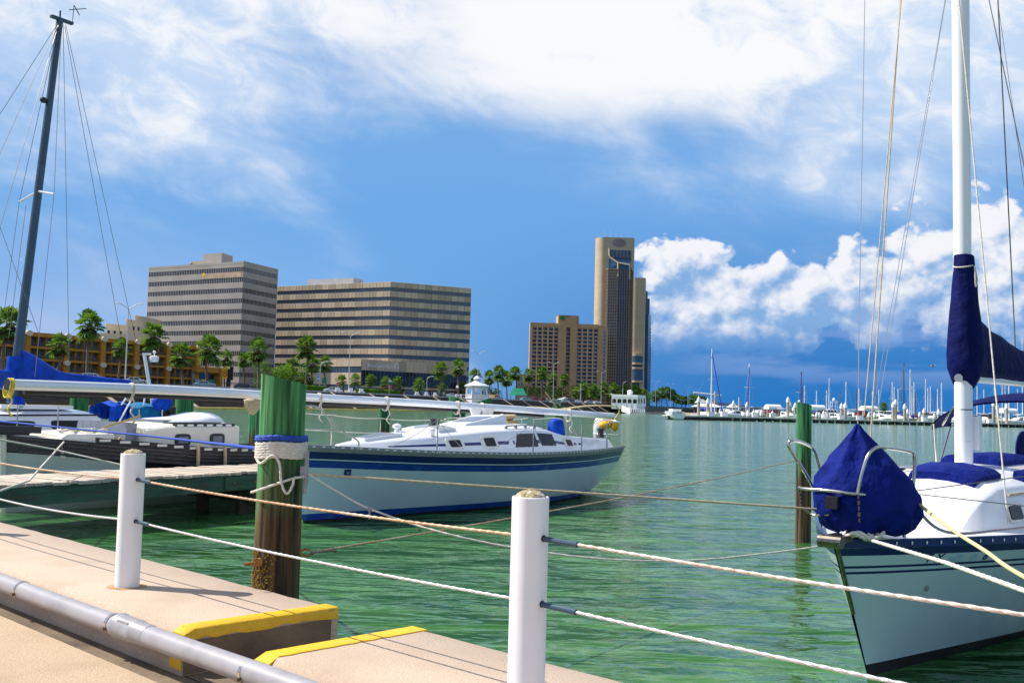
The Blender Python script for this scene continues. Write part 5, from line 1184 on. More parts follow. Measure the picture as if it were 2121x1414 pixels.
M('palm_skirt', (0.12, 0.085, 0.035), 0.9, var=0.4, scale=2)
M('palm_trunk', (0.16, 0.12, 0.085), 0.9, var=0.3, scale=3, stretch=(1, 1, 5))
M('leaf', (0.085, 0.19, 0.018), 0.8, var=0.4, scale=1.2, rnd=0.2, spec=0.15)
M('leaf_dark', (0.045, 0.085, 0.016), 0.85, var=0.5, scale=0.8, rnd=0.2, spec=0.1)
translucent('leaf', (0.18, 0.34, 0.02), 0.4)
M('sign_yellow', (0.85, 0.55, 0.01), 0.5, var=0.03)
M('sign_red', (0.62, 0.03, 0.02), 0.5, var=0.05)
M('sign_green', (0.01, 0.22, 0.13), 0.5, var=0.05)
M('sign_black', (0.012, 0.012, 0.012), 0.5, var=0.1)
M('sign_blue', (0.05, 0.06, 0.45), 0.5, var=0.1)
M('monument_pink', (0.45, 0.17, 0.16), 0.8, var=0.08)
M('tyre', (0.015, 0.015, 0.015), 0.8, var=0.1)
M('car_glass', (0.015, 0.02, 0.028), 0.06, var=0.1, spec=0.8)
for nm, c in (('car_silver', (0.45, 0.47, 0.50)), ('car_white', (0.80, 0.80, 0.82)), ('car_black', (0.012, 0.014, 0.02)), ('car_red', (0.22, 0.012, 0.012)), ('car_blue', (0.02, 0.035, 0.16)), ('car_teal', (0.22, 0.36, 0.42)), ('car_maroon', (0.12, 0.02, 0.025))):
    M(nm, c, 0.25, 0.2, var=0.03, coat=0.6)
# ------------------------------------------------------------------ shoreline frame
SA = Vector((-53.0, 206.0, 0)); SU = Vector((0.334, 0.943, 0)).normalized(); SN = Vector((-SU.y, SU.x, 0))
def sw(t, w, z): p = SA + SU * t + SN * w; return Vector((p.x, p.y, z))
def swx(x, w, z, y=810):
    """point on the shoreline strip w metres inland seen in picture column x"""
    d = ray(x, y); k = d.x; o = SA + SN * w
    t = (k * o.y - o.x) / (SU.x - k * SU.y); p = o + SU * t; return Vector((p.x, p.y, z)), t
ZT = 4.1; ST_N = 15; ST_W = 7.2; T0, T1 = -150.0, 300.0
SROT = atan2(SU.y, SU.x)
sea = thing('stepped_seawall', 'dark stepped concrete seawall along the shore with pale ribs', 'seawall', (0, 0, 0))
mb = MB(); prof = [(0, -2)]
for i in range(ST_N):
    w = ST_W * i / ST_N; z = 0.2 + (ZT - 0.2) * (i) / ST_N; z2 = 0.2 + (ZT - 0.2) * (i + 1) / ST_N
    prof += [(w, z2 - 0.001 if i else z2), (w + ST_W / ST_N, z2)]
r0 = []; r1 = []
for w, z in prof: r0.append(sw(T0, w, z)); r1.append(sw(T1, w, z))
mb.loft([r0, r1], close=False, caps=False); 
for i in range(len(mb.mi)): mb.mi[i] = 0 if i % 2 == 0 else 0
o = mb.build('step_flight', 'step_dark', sea); o['kind'] = 'stuff'
mb = MB(); rng = random.Random(2)
for i in range(ST_N - 1):
    w = ST_W * i / ST_N; z2 = 0.2 + (ZT - 0.2) * (i + 1) / ST_N
    t = T0
    while t < T1:
        l = rng.uniform(6, 30); 
        mb.hull8([sw(t, w - 0.02, z2 - 0.05), sw(t + l, w - 0.02, z2 - 0.05), sw(t + l, w + 0.10, z2 - 0.05), sw(t, w + 0.10, z2 - 0.05)], [sw(t, w - 0.02, z2 + 0.012), sw(t + l, w - 0.02, z2 + 0.012), sw(t + l, w + 0.10, z2 + 0.012), sw(t, w + 0.10, z2 + 0.012)]); t += l + rng.uniform(0, 9)
o = mb.build('step_nosing', 'step_edge', sea); o['kind'] = 'stuff'
mb = MB(); mb.hull8([sw(T0, ST_W, ZT - 0.5), sw(T1, ST_W, ZT - 0.5), sw(T1, ST_W + 0.9, ZT - 0.5), sw(T0, ST_W + 0.9, ZT - 0.5)], [sw(T0, ST_W - 0.1, ZT + 0.35), sw(T1, ST_W - 0.1, ZT + 0.35), sw(T1, ST_W + 0.9, ZT + 0.35), sw(T0, ST_W + 0.9, ZT + 0.35)]); mb.build('coping', 'coping', sea)
_, tr0 = swx(683, ST_W, ZT)
for i in range(-9, 16):
    t = tr0 + i * 20.6
    if t > T1 - 2: break
    mb = MB(); a, b = 0.55, 0.0
    mb.hull8([sw(t - a, -0.1, -0.5), sw(t + a, -0.1, -0.5), sw(t + a, ST_W, ZT - 0.5), sw(t - a, ST_W, ZT - 0.5)], [sw(t - a, -0.2, 0.35), sw(t + a, -0.2, 0.35), sw(t + a, ST_W - 0.12, ZT + 0.30), sw(t - a, ST_W - 0.12, ZT + 0.30)]); mb.build('rib', 'rib_tan', sea)
mb = MB(); mb.tube([sw(T0 + 6 * i, -1.0 + 0.1 * sin(i * 1.3), 0.12) for i in range(61)], 0.34, 6); tag(mb.build('floating_boom', 'boom_yellow'), 'yellow floating boom line along the foot of the dark steps', 'boom')
# land behind
mb = MB(); mb.add([sw(T0 - 60, ST_W + 0.85, ZT + 0.2), sw(T1, ST_W + 0.85, ZT + 0.2), sw(T1 + 700, 40, ZT + 0.2), sw(T1 + 1500, 3000, ZT + 0.2), sw(T0 - 60, 3000, ZT + 0.2)], [(0, 1, 2, 3, 4)]); tag(mb.build('town_ground', 'asphalt'), 'asphalt street level behind the seawall', None, None, 'structure')
mb = MB(); mb.add([sw(T0 - 60, ST_W + 0.9, ZT + 0.22), sw(T1, ST_W + 0.9, ZT + 0.22), sw(T1, 13, ZT + 0.22), sw(T0 - 60, 13, ZT + 0.22)], [(0, 1, 2, 3)]); tag(mb.build('promenade', 'concrete'), 'pale promenade paving along the seawall top', None, None, 'structure')
GZ = ZT + 0.21
# ------------------------------------------------------------------ lamp posts
def lamp_proto():
    t = thing('street_lamp', '', 'street lamp', group='double-armed street lamps along the shore')
    mb = MB(); mb.tube([(0, 0, 0), (0, 0, 0.5), (0, 0, 0.52), (0, 0, 12.1)], [0.2, 0.2, 0.14, 0.075], 10); mb.build('pole', 'lamp_metal', t, 40)
    for sd in (-1, 1):
        mb = MB(); mb.tube(crv([Vector((0, 0, 12.0)), Vector((sd * 0.7, 0, 12.45)), Vector((sd * 1.5, 0, 12.85)), Vector((sd * 1.9, 0, 12.9))], 4), 0.055, 7); a = mb.build('arm', 'lamp_metal', t, 60)
        mb = MB(); mb.loft([[(sd * x, w * cos(q), 12.92 + h * sin(q)) for q in [2 * pi * j / 10 for j in range(10)]] for x, w, h in ((1.7, 0.06, 0.05), (1.9, 0.16, 0.10), (2.3, 0.19, 0.11), (2.55, 0.10, 0.06))]); mb.build('luminaire', 'white_paint', a, 60)
    return t
lp = None
LBL = ['beside the orange motel', 'before the bank annex', 'rising behind the white gazebo', 'before the left half of the brown hotel', 'before the right edge of the brown hotel', 'right of the round-ended tower', 'over the palm clump past the arcade', 'second past the palm clump', 'third past the palm clump, farthest down the shore']
for (x, yt), lb in zip(((258, 628), (722, 688), (989, 727), (1146, 750), (1245, 768), (1358, 789), (1389, 795), (1425, 800), (1446, 804)), LBL):
    p, t = swx(x, 14.0, GZ)
    ytop = yt; d = ray(x, yt); H_ = EYE + d.z * p.y - GZ
    L_ = 'tall double-armed street lamp ' + lb
    if lp is None: lp = lamp_proto(); q = lp; q['label'] = L_; q.location = p
    else: q = dup(lp, p, None, L_)
    q.rotation_euler = (0, 0, radians(12)); q.scale = (1, 1, H_ / 12.95)
def small_lamp(x, yt, w, lb):
    p, t = swx(x, w, GZ); d = ray(x, yt); H_ = EYE + d.z * p.y - GZ
    t = thing('street_lamp', lb, 'street lamp', p); mb = MB(); mb.tube(crv([Vector((0, 0, 0)), Vector((0, 0, H_ * 0.5)), Vector((0, 0, H_ * 0.85)), Vector((0.6, 0, H_ * 0.96)), Vector((1.6, 0, H_))], 4), 0.1, 7); mb.build('pole', 'lamp_metal', t, 60)
    mb = MB(); mb.ell((1.9, 0, H_), (0.45, 0.2, 0.1), 8, 6); mb.build('luminaire', 'white_paint', t, 60); return t
sl1 = small_lamp(662, 748, 30, 'single-armed lamp with banner beside the bank palms')
mb = MB(); mb.b2((-0.75, -0.03, 3.2), (-0.12, 0.03, 5.6)); bn = mb.build('banner', 'white_paint', sl1)
for k, (z, c) in enumerate(((5.2, 'sign_blue'), (4.5, 'sign_blue'), (3.5, 'sign_blue'))):
    mb = MB(); mb.b2((-0.68, -0.045, z - 0.2), (-0.2, -0.032, z + 0.18)); mb.build('banner_print', c, bn)
small_lamp(884, 779, 24, 'single curved lamp before the dark glass annex')
small_lamp(1290, 790, 30, 'single curved lamp by the traffic signals')
# ------------------------------------------------------------------ palms
def palm_meshes(seed, dense=27):
    rng = random.Random(seed); mb = MB()
    for i in range(dense):
        az = i * 2.399963 + rng.uniform(-.3, .3); el = radians(84 - 140 * (i / dense) ** 0.9 + rng.uniform(-8, 8)); L = rng.uniform(0.8, 1.3)
        d = Vector((cos(az) * cos(el), sin(az) * cos(el), sin(el))); sd = Vector((-sin(az), cos(az), 0)); up = d.cross(sd) * -1
        c = d * L * 0.95 + Vector((0, 0, -0.15 * (1 - sin(el)) ** 2)); base = len(mb.v)
        mb.tube([Vector((0, 0, 0)), c], [0.03, 0.015], 4, caps=False)
        nb = 10; R = rng.uniform(0.75, 1.15); hub = c
        for k in range(nb):
            a0 = radians(-125 + 250 * k / nb); a1 = radians(-125 + 250 * (k + 1) / nb); am = (a0 + a1) / 2
            def pt(a, r, z): return hub + d * (cos(a) * r) + sd * (sin(a) * r) + up * z
            dr = -0.28 * R * (0.5 + 0.5 * rng.random()); tip = pt(am, R, 0) + Vector((0, 0, dr))
            f = 0.09 if k % 2 else -0.03
            mb.add([hub, pt(a0, R * 0.62, 0.05) + Vector((0, 0, -0.03)), tip, pt(a1, R * 0.62, -0.05) + Vector((0, 0, -0.03))], [(0, 1, 2), (0, 2, 3)])
    crown = mb.mesh('crown', 'palm_leaf')
    sk = MB()
    for i in range(46):
        az = i * 2.4 + rng.uniform(-.2, .2); r1 = rng.uniform(0.45, 1.0); z0 = rng.uniform(-0.45, -0.1); z1 = z0 - rng.uniform(1.0, 1.9); w = rng.uniform(0.12, 0.25)
        u = Vector((cos(az), sin(az), 0)); v = Vector((-sin(az), cos(az), 0))
        sk.add([u * 0.12 + Vector((0, 0, z0)), u * r1 + v * w + Vector((0, 0, (z0 + z1) / 2)), u * r1 * 0.7 + Vector((0, 0, z1)), u * r1 - v * w + Vector((0, 0, (z0 + z1) / 2))], [(0, 1, 2), (0, 2, 3)])
    sk.lathe([(0.1, -1.4), (0.3, -0.9), (0.34, -0.3), (0.15, 0.1)], n=9)
    skirt = sk.mesh('skirt', 'palm_skirt')
    tr = MB(); tr.tube([(0.12 * sin(z * 2.2 + seed), 0.08 * sin(z * 1.7), z) for z in [i / 8 for i in range(9)]], [0.05 - 0.018 * i / 8 for i in range(9)], 9); trunk = tr.mesh('trunk', 'palm_trunk', 60)
    return crown, skirt, trunk
PALM = [palm_meshes(1), palm_meshes(2, 24), palm_meshes(3, 29), palm_meshes(4, 22)]
def palm(x, ytop, wpx, w, label, var=0, p=None, skirt=True, gz=None, group=None):
    if p is None: p, _ = swx(x, w, GZ if gz is None else gz)
    z0 = p.z; d = ray(x, ytop); zt = EYE + d.z * p.y; R = max(0.7, wpx * p.y / FPX / 2); c, s, t = PALM[var % 4]
    k = R / 1.7; H_ = max(0.8, zt - z0 - 1.75 * k)
    r = thing('palm_tree', label, 'palm tree', p, random.Random(x).uniform(0, 6), group=group)
    inst(c, 'crown', r, (0, 0, H_), (0, 0, 0), (k, k, k))
    if skirt: inst(s, 'skirt', r, (0, 0, H_), (0, 0, 0), (k, k, k * 0.95))
    inst(t, 'trunk', r, (0, 0, 0), (0, 0, 0), (5.0 * k ** 0.5, 5.0 * k ** 0.5, H_))
    return r
PL_ = [(12, 632, 72, 26, 'tallest palm at the motel end, behind the cruiser mast'), (118, 688, 50, 30, 'short palm before the motel left of the tall slim palm'), (178, 640, 60, 30, 'tall slim palm with full crown before the orange motel'),
       (246, 698, 40, 34, 'palm half hidden behind the first street lamp'), (313, 665, 56, 34, 'palm over the motel roof left of the striped block'), (373, 707, 52, 34, 'bushy palm at the motel corner'), (430, 692, 58, 36, 'broad palm before the striped block base'),
       (467, 722, 34, 42, 'small palm above the yellow number sign'), (503, 727, 32, 44, 'small palm tucked left of the corner palm'), (531, 697, 52, 36, 'palm at the dark side of the striped block'), (631, 693, 48, 40, 'tall palm before the bank tower left face'),
       (603, 738, 36, 46, 'yellowing palm beside the tall bank palm'), (645, 734, 36, 48, 'lower palm behind the tall bank palm'), (672, 735, 34, 46, 'palm beside the banner lamp'), (911, 748, 34, 20, 'left palm of the pair before the dark annex'), (949, 742, 34, 20, 'right palm of the pair before the dark annex'),
       (983, 762, 30, 44, 'palm crown behind the gazebo cupola'), (1013, 766, 30, 48, 'palm right of the gazebo roof'), (1033, 756, 32, 40, 'tall palm next to the gazebo'), (1050, 768, 30, 52, 'dark palm between two taller gazebo palms'), (1066, 757, 30, 40, 'tall palm midway from gazebo to hotel'), (1094, 762, 28, 40, 'palm at the brown hotel left edge'),
       (1123, 758, 27, 40, 'tall palm before the hotel window grid'), (1144, 770, 26, 44, 'palm behind the hotel street lamp'), (1168, 771, 26, 36, 'palm before the hotel central pier')]
for i, (x, y, wp, w, lb) in enumerate(PL_): palm(x, y, wp, w, lb, i)
G_ = 'palms massed at the foot of the hotel and tower'
for i, (x, y, wp, w) in enumerate([(1206, 790, 26, 40), (1228, 793, 26, 44), (1250, 788, 26, 40), (1272, 791, 26, 44), (1294, 795, 26, 40), (1318, 797, 30, 36), (1332, 802, 26, 40), (1192, 800, 22, 50), (1240, 800, 24, 52)]):
    palm(x, y, wp, w, 'palm among the row at the foot of the hotel and tower', i + 1, group=G_)
G_ = 'palms in the clump past the white arcade'
for i, (x, y, wp) in enumerate([(1358, 806, 24), (1371, 800, 24), (1383, 800, 24), (1394, 806, 22), (1402, 814, 20), (1412, 819, 18), (1421, 820, 16), (1433, 815, 20), (1441, 816, 20), (1449, 818, 18), (1457, 819, 16)]):
    palm(x, y, wp, 30 if i < 7 else 20, 'palm in the clump past the white arcade', i, group=G_)
# low round-headed palms before the bank
for i, (x, y, wp) in enumerate([(707, 774, 24), (735, 773, 26), (767, 774, 25), (797, 778, 26), (822, 778, 26), (867, 781, 30), (915, 792, 22), (958, 790, 24)]):
    r = palm(x, y, wp, 25, 'low round-headed palm by the bank hedge, ' + ('behind the red entry sign', 'next to the tall lamp pole', 'at the annex corner', 'left of the pink monument', 'behind the pink monument', 'right of the pink monument', 'under the left annex palm', 'beside the gazebo stair')[i], i, skirt=False)
# ------------------------------------------------------------------ leafy masses
def leafmass(name, label, cat, p, size, n, mat, seed, leaf=0.35, trunk=True, group=None):
    rng = random.Random(seed); r = thing(name, label, cat, p, group=group); mb = MB()
    cl = [Vector((rng.uniform(-.75, .75) * size[0], rng.uniform(-.75, .75) * size[1], size[2] * rng.uniform(0.35, 0.85))) for _ in range(9)]
    for i in range(n):
        c = cl[i % 9]; th = rng.uniform(0, 2 * pi); ph = math.acos(rng.uniform(-1, 1)); rr = rng.random() ** 0.33
        q = c + Vector((sin(ph) * cos(th) * size[0] * 0.5, sin(ph) * sin(th) * size[1] * 0.5, cos(ph) * size[2] * 0.3)) * rr
        a = Vector((rng.uniform(-1, 1), rng.uniform(-1, 1), rng.uniform(-.6, .6))).normalized(); b = a.cross(Vector((rng.uniform(-1, 1), rng.uniform(-1, 1), rng.uniform(-1, 1)))).normalized(); s = leaf * rng.uniform(0.6, 1.3)
        mb.add([q - a * s, q - b * s * 0.5, q + a * s, q + b * s * 0.5], [(0, 1, 2, 3)])
    mb.build('crown', mat, r)
    if trunk:
        mb = MB(); mb.tube([(0, 0, 0), (0.1, 0, size[2] * 0.3), (0, 0.1, size[2] * 0.7)], [0.22, 0.17, 0.08], 8); mb.build('trunk', 'palm_trunk', r, 60)
        for k in range(3): mb = MB(); mb.tube([(0.1, 0, size[2] * 0.3), cl[k]], [0.1, 0.04], 6); mb.build('limb', 'palm_trunk', r)
    return r
def hedge(x0, x1, w, hgt, label, seed):
    a, t0 = swx(x0, w, GZ); b, t1 = swx(x1, w, GZ); L_ = (b - a).length; rng = random.Random(seed); r = thing('hedge', label, 'hedge', a, SROT); mb = MB()
    mb.b2((0, -0.7, 0), (L_, 0.7, hgt * 0.86))
    for i in range(int(L_ * 26)):
        side = rng.random(); q = Vector((rng.uniform(0, L_), rng.uniform(-.75, .75), hgt * rng.uniform(0.84, 1.0))) if side < 0.5 else Vector((rng.uniform(0, L_), -0.75 + rng.uniform(-.1, .1), rng.uniform(0, hgt)))
        u = Vector((rng.uniform(-1, 1), rng.uniform(-1, 1), rng.uniform(-.6, .6))).normalized(); v = u.cross(Vector((rng.uniform(-1, 1), rng.uniform(-1, 1), rng.uniform(-1, 1)))).normalized(); s = 0.22
        mb.add([q - u * s, q - v * s * .6, q + u * s, q + v * s * .6], [(0, 1, 2, 3)])
    mb.build('clipped_leaves', 'leaf', r)
hedge(632, 672, 26, 1.9, 'dark clipped hedge right of the near piling', 1); hedge(741, 826, 22, 1.6, 'long bright clipped hedge before the pink monument', 2); hedge(838, 870, 23, 1.5, 'short hedge behind the parked dark cars', 3); hedge(520, 536, 40, 1.4, 'small hedge beside the dark saloon', 4)
for i, (x, yb, s, mt, lb, w) in enumerate(((560, 0, (5.0, 4.0, 8.0), 'leaf', 'light green bushy tree left above the near piling', 40), (598, 0, (4.5, 4.0, 7.5), 'leaf', 'light green bushy tree between piling and yellowing palm', 42), (622, 0, (3.5, 3, 5.0), 'leaf_dark', 'dark shrub at the foot of the tall bank palm', 46),
        (1110, 0, (9, 7, 9.5), 'leaf_dark', 'dark tree under the hotel left corner palms', 58), (1136, 0, (8, 7, 9), 'leaf_dark', 'dark tree between the hotel street lamp and palms', 60), (1160, 0, (8, 7, 10), 'leaf_dark', 'dark tree below the hotel central pier', 66), (1190, 0, (9, 8, 11), 'leaf_dark', 'dark tree by the amber traffic signal', 60),
        (1216, 0, (9, 8, 11), 'leaf_dark', 'dark tree left of the tower lamp', 58), (1240, 0, (9, 8, 11), 'leaf_dark', 'dark tree right of the tower lamp', 58), (1264, 0, (9, 8, 11), 'leaf_dark', 'dark tree above the arcade left end', 58), (1288, 0, (10, 8, 12), 'leaf_dark', 'dark tree above the arcade cupola', 60), (1318, 0, (12, 10, 15), 'leaf', 'big green tree above the arcade right end', 50), (1345, 0, (12, 10, 10), 'leaf_dark', 'dark tree at the end of the tower base', 60), (1085, 0, (7, 6, 8), 'leaf_dark', 'dark tree left of the hotel over the green roof', 60), (1012, 0, (6, 5, 7), 'leaf_dark', 'dark tree behind the gazebo', 58))):
    p, _ = swx(x, w, GZ); leafmass('leafy_tree', lb, 'tree', p, s, 900, mt, i + 20, 0.5 if s[2] > 8 else 0.38)
# ------------------------------------------------------------------ cars
def car_proto(kind, paint, lab):
    """length along x, nose at +x"""
    suv = kind == 'suv'; L = 4.7; Wd = 0.9; t = thing('car', lab, 'car', group='cars along the shore street')
    if suv: top = [(-2.3, 0.75), (-2.28, 1.05), (-2.05, 1.72), (-1.5, 1.80), (0.35, 1.78), (1.15, 1.14), (2.15, 1.0), (2.33, 0.72)]
    else: top = [(-2.3, 0.70), (-2.28, 0.95), (-1.75, 1.02), (-1.0, 1.40), (-0.2, 1.46), (0.45, 1.40), (1.25, 0.98), (2.1, 0.84), (2.33, 0.62)]
    mb = MB(); rings = []
    for x, z in top:
        belt = 1.0 if suv else 0.90; zz = min(z, belt); k = 0.80 if z > belt else 0.97
        rings.append([(x, -Wd * 0.92, 0.28), (x, -Wd, 0.5), (x, -Wd, zz * 0.92), (x, -Wd * 0.96, zz), (x, -Wd * k, z), (x, 0, z + 0.03), (x, Wd * k, z), (x, Wd * 0.96, zz), (x, Wd, zz * 0.92), (x, Wd, 0.5), (x, Wd * 0.92, 0.28)])
    mb.loft(rings); mb.build('body', paint, t, 35)
    gl = [(-1.95, -1.15), (-1.05, -0.1), (0.0, 0.75)] if suv else [(-1.15, -0.3), (-0.22, 0.75)]
    for sd in (-1, 1):
        for a, b in gl:
            zb, zt = (1.05, 1.62) if suv else (0.95, 1.32); sl = 0.28 if b == gl[-1][1] else 0.04; sf = 0.2 if a == gl[0][0] else 0.0
            y0, y1 = Wd * 0.975, Wd * 0.845; q = [(a, sd * y0, zb), (b, sd * y0, zb), (b - sl, sd * y1, zt), (a + sf, sd * y1, zt)]
            mb = MB(); mb.add(q, [(0, 1, 2, 3) if sd < 0 else (3, 2, 1, 0)]); mb.build('side_window', 'car_glass', t)
    if suv: ws = [(0.42, 1.73, 1.08, 1.19), (-2.1, 1.66, -2.26, 1.1)]
    else: ws = [(0.5, 1.385, 1.2, 1.02), (-1.05, 1.40, -1.68, 1.06)]
    for x0, z0, x1, z1 in ws:
        e = 0.02 if x1 > x0 else -0.02; mb = MB(); mb.add([(x1 + e, -0.78, z1 + 0.02), (x1 + e, 0.78, z1 + 0.02), (x0 + e, 0.66, z0 + 0.03), (x0 + e, -0.66, z0 + 0.03)], [(0, 1, 2, 3)]); mb.build('windscreen', 'car_glass', t)
    for x in (-1.45, 1.42):
        for sd in (-1, 1):
            mb = MB(); mb.cyl((x, sd * 0.70, 0.33), (x, sd * 0.915, 0.33), 0.33, n=18); w = mb.build('wheel', 'tyre', t, 40)
            mb = MB(); mb.cyl((x, sd * 0.90, 0.33), (x, sd * 0.925, 0.33), 0.2, n=14); mb.build('rim', 'lamp_metal', w, 40)
    for sd in (-1, 1):
        mb = MB(); mb.box((2.25, sd * 0.68, 0.68), (0.12, 0.3, 0.12)); mb.build('headlight', 'white_paint', t)
        mb = MB(); mb.box((-2.28, sd * 0.72, 0.85), (0.06, 0.22, 0.2)); mb.build('tail_light', 'sign_red', t)
    return t
CP = {}
def car(kind, paint, x, w, rev, lab, gz=None, p=None, rz=None, sc=1.0):
    if p is None: p, _ = swx(x, w, GZ)
    rz_ = (SROT + (pi if rev else 0)) if rz is None else rz
    if (kind, paint) not in CP: CP[(kind, paint)] = car_proto(kind, paint, lab); o = CP[(kind, paint)]; o.location = p; o.rotation_euler = (0, 0, rz_)
    else: o = dup(CP[(kind, paint)], p, rz_, lab)
    o.scale = (sc, sc, sc); return o
car('suv', 'car_silver', 194, 18, False, 'silver estate SUV parked behind the blue sail cover', rz=SROT - 1.0)
for k_, pa, x, w, rz, lb in (('sedan', 'car_silver', 280, 17, -1.0, 'silver saloon beside the first street lamp'), ('sedan', 'car_teal', 424, 19, -1.0, 'pale green saloon below the motel corner'), ('sedan', 'car_black', 505, 21, -0.95, 'black saloon left of the near piling'), ('sedan', 'car_black', 118, 17, -1.0, 'dark saloon behind the drooping blue sail cover'), ('sedan', 'car_black', 2, 17, -1.0, 'dark car at the motel end of the street'),
        ('sedan', 'car_white', 689, 18, -0.9, 'white hatchback before the dark hedge'), ('suv', 'car_blue', 852, 18, -0.9, 'dark blue SUV with sunshade before the annex'), ('suv', 'car_black', 876, 20, 0.0, 'black SUV seen from behind beside the blue SUV'), ('suv', 'car_black', 916, 20, 0.1, 'black SUV right of the stop sign'), ('sedan', 'car_white', 937, 17, -0.8, 'white car left of the gazebo rail'),
        ('suv', 'car_silver', 1030, 20, -0.6, 'silver van behind the gazebo beside the yellow sign'), ('sedan', 'car_teal', 1089, 17, -0.6, 'pale teal saloon on the wall right of the gazebo'), ('suv', 'car_red', 1111, 18, -0.6, 'dark red van before the hotel'), ('suv', 'car_maroon', 1130, 18, 0.0, 'maroon SUV by the hotel street lamp'), ('suv', 'car_blue', 1183, 18, -0.3, 'dark blue SUV right of the gull'), ('sedan', 'car_white', 1197, 16, -0.6, 'white saloon next to the dark blue SUV by the gull'), ('sedan', 'car_silver', 1220, 16, -0.6, 'silver saloon below the amber signal'), ('sedan', 'car_white', 1237, 16, -0.6, 'white saloon at the foot of the tower lamp'), ('sedan', 'car_silver', 1170, 17, -0.6, 'silver saloon hidden beside the gull piling')):
    car(k_, pa, x, w, False, lb, rz=SROT + rz)
# ------------------------------------------------------------------ white benches, signs
def bench(x, lab):
    p, _ = swx(x, ST_W + 1.6, GZ); t = thing('bench', lab, 'bench', p, SROT, group='white concrete benches along the wall')
    mb = MB(); mb.box((0, 0, 0.42), (3.0, 0.6, 0.12)); mb.build('seat', 'white_paint', t)
    mb = MB(); mb.box((0, 0.1, 0.85), (2.0, 0.2, 0.75)); mb.build('backrest', 'white_paint', t)
    for s in (-1.1, 1.1): mb = MB(); mb.box((s, 0, 0.18), (0.35, 0.5, 0.36)); mb.build('leg', 'white_paint', t)
for x, lb in ((700, 'before the white hatchback'), (727, 'at the foot of the bank street lamp'), (749, 'before the long hedge'), (864, 'beside the dark blue SUV'), (884, 'below the stop sign'), (902, 'before the black SUV'), (1017, 'right of the gazebo')): bench(x, 'white concrete bench on the wall ' + lb)
def sign(name, x, w, yt, lab, build):
    p, _ = swx(x, w, GZ); d = ray(x, yt); H_ = EYE + d.z * p.y - GZ; t = thing(name, lab, 'sign', p, 0.0); build(t, H_); return t
def pole(t, h, r=0.06, mat='lamp_metal'): mb = MB(); mb.cyl((0, 0, 0), (0, 0, h), r, n=8); mb.build('pole', mat, t)
def b8(t, h):
    mb = MB(); mb.b2((0.2, -0.4, 0), (1.1, 0.5, h - 0.8)); mb.build('pylon', 'sign_black', t)
    mb = MB(); mb.b2((0.95, -0.35, h - 3.6), (1.7, 0.4, h - 0.2)); mb.build('black_panel', 'sign_black', t)
    mb = MB(); a = [(-0.2 + 0.62 * sx, z) for sx, z in ((-1, h - 3.3), (1, h - 3.3), (1, h - 0.7), (0.5, h - 0.1), (-0.5, h - 0.1), (-1, h - 0.7))]
    mb.add([(x, -0.5, z) for x, z in a] + [(x, -0.2, z) for x, z in a], [tuple(range(6)), tuple(range(11, 5, -1))] + [(i, 6 + i, 6 + (i + 1) % 6, (i + 1) % 6) for i in range(6)]); yb_ = mb.build('yellow_board', 'sign_yellow', t)
    txt('8', 2.4, 'sign_red', yb_, (-0.15, -0.53, h - 2.05), (radians(90), 0, 0), 'numeral', 0.02)
sign('motel_sign', 467, 36, 757, 'yellow motel sign with a red figure 8 on a black pylon', b8)
def bno(t, h):
    pole(t, h); mb = MB(); mb.cyl((0, -0.08, h - 0.5), (0, -0.12, h - 0.5), 0.5, n=20); dd = mb.build('disc', 'sign_red', t); mb = MB(); mb.b2((-0.35, -0.14, h - 0.57), (0.35, -0.121, h - 0.43)); mb.build('white_bar', 'white_paint', dd)
sign('no_entry_sign', 700, 23, 791, 'round red no entry sign with white bar before the bank', bno)
def bst(t, h):
    pole(t, h); mb = MB(); mb.cyl((0, -0.08, h - 0.5), (0, -0.12, h - 0.5), 0.52, n=8); dd = mb.build('octagon', 'sign_red', t); txt('STOP', 0.34, 'white_paint', dd, (0, -0.135, h - 0.5), (radians(90), 0, 0), 'word', 0.01)
sign('stop_sign', 894, 21, 803, 'red octagonal stop sign before the dark annex', bst)
def bgr(t, h):
    pole(t, h); mb = MB(); mb.b2((-0.6, -0.1, h - 1.6), (0.6, -0.04, h)); mb.build('green_board', 'sign_green', t)
sign('street_sign', 671, 28, 782, 'green street sign below the banner lamp', bgr)
def bbk(t, h):
    pole(t, h); mb = MB(); mb.box((0.1, -0.06, h - 0.9), (0.9, 0.05, 0.9), 0, 0.6); mb.build('diamond_board', 'sign_green', t); mb = MB(); mb.box((0.2, 0.02, h - 0.3), (0.9, 0.05, 0.9), 0.5, 0.6); mb.build('back_board', 'lamp_metal', t)
sign('street_sign', 806, 20, 787, 'tilted green and silver signs on a pole at the pink monument', bbk)
def bpk(t, h):
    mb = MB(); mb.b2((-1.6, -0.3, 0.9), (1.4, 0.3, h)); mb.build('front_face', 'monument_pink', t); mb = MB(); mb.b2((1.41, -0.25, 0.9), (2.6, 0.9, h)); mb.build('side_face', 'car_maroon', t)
sign('monument_sign', 802, 24, 797, 'pink granite monument sign behind the long hedge', bpk)
def bye(t, h):
    mb = MB(); mb.b2((-1.2, -0.1, h - 1.1), (1.2, 0.05, h)); mb.build('panel', 'sign_yellow', t)
    for x in (-0.9, 0.9): mb = MB(); mb.b2((x - 0.06, -0.05, 0), (x + 0.06, 0.0, h - 1.0)); mb.build('leg', 'lamp_metal', t)
sign('yellow_board', 1018, 12, 817, 'small yellow board on the wall beside the gazebo', bye)
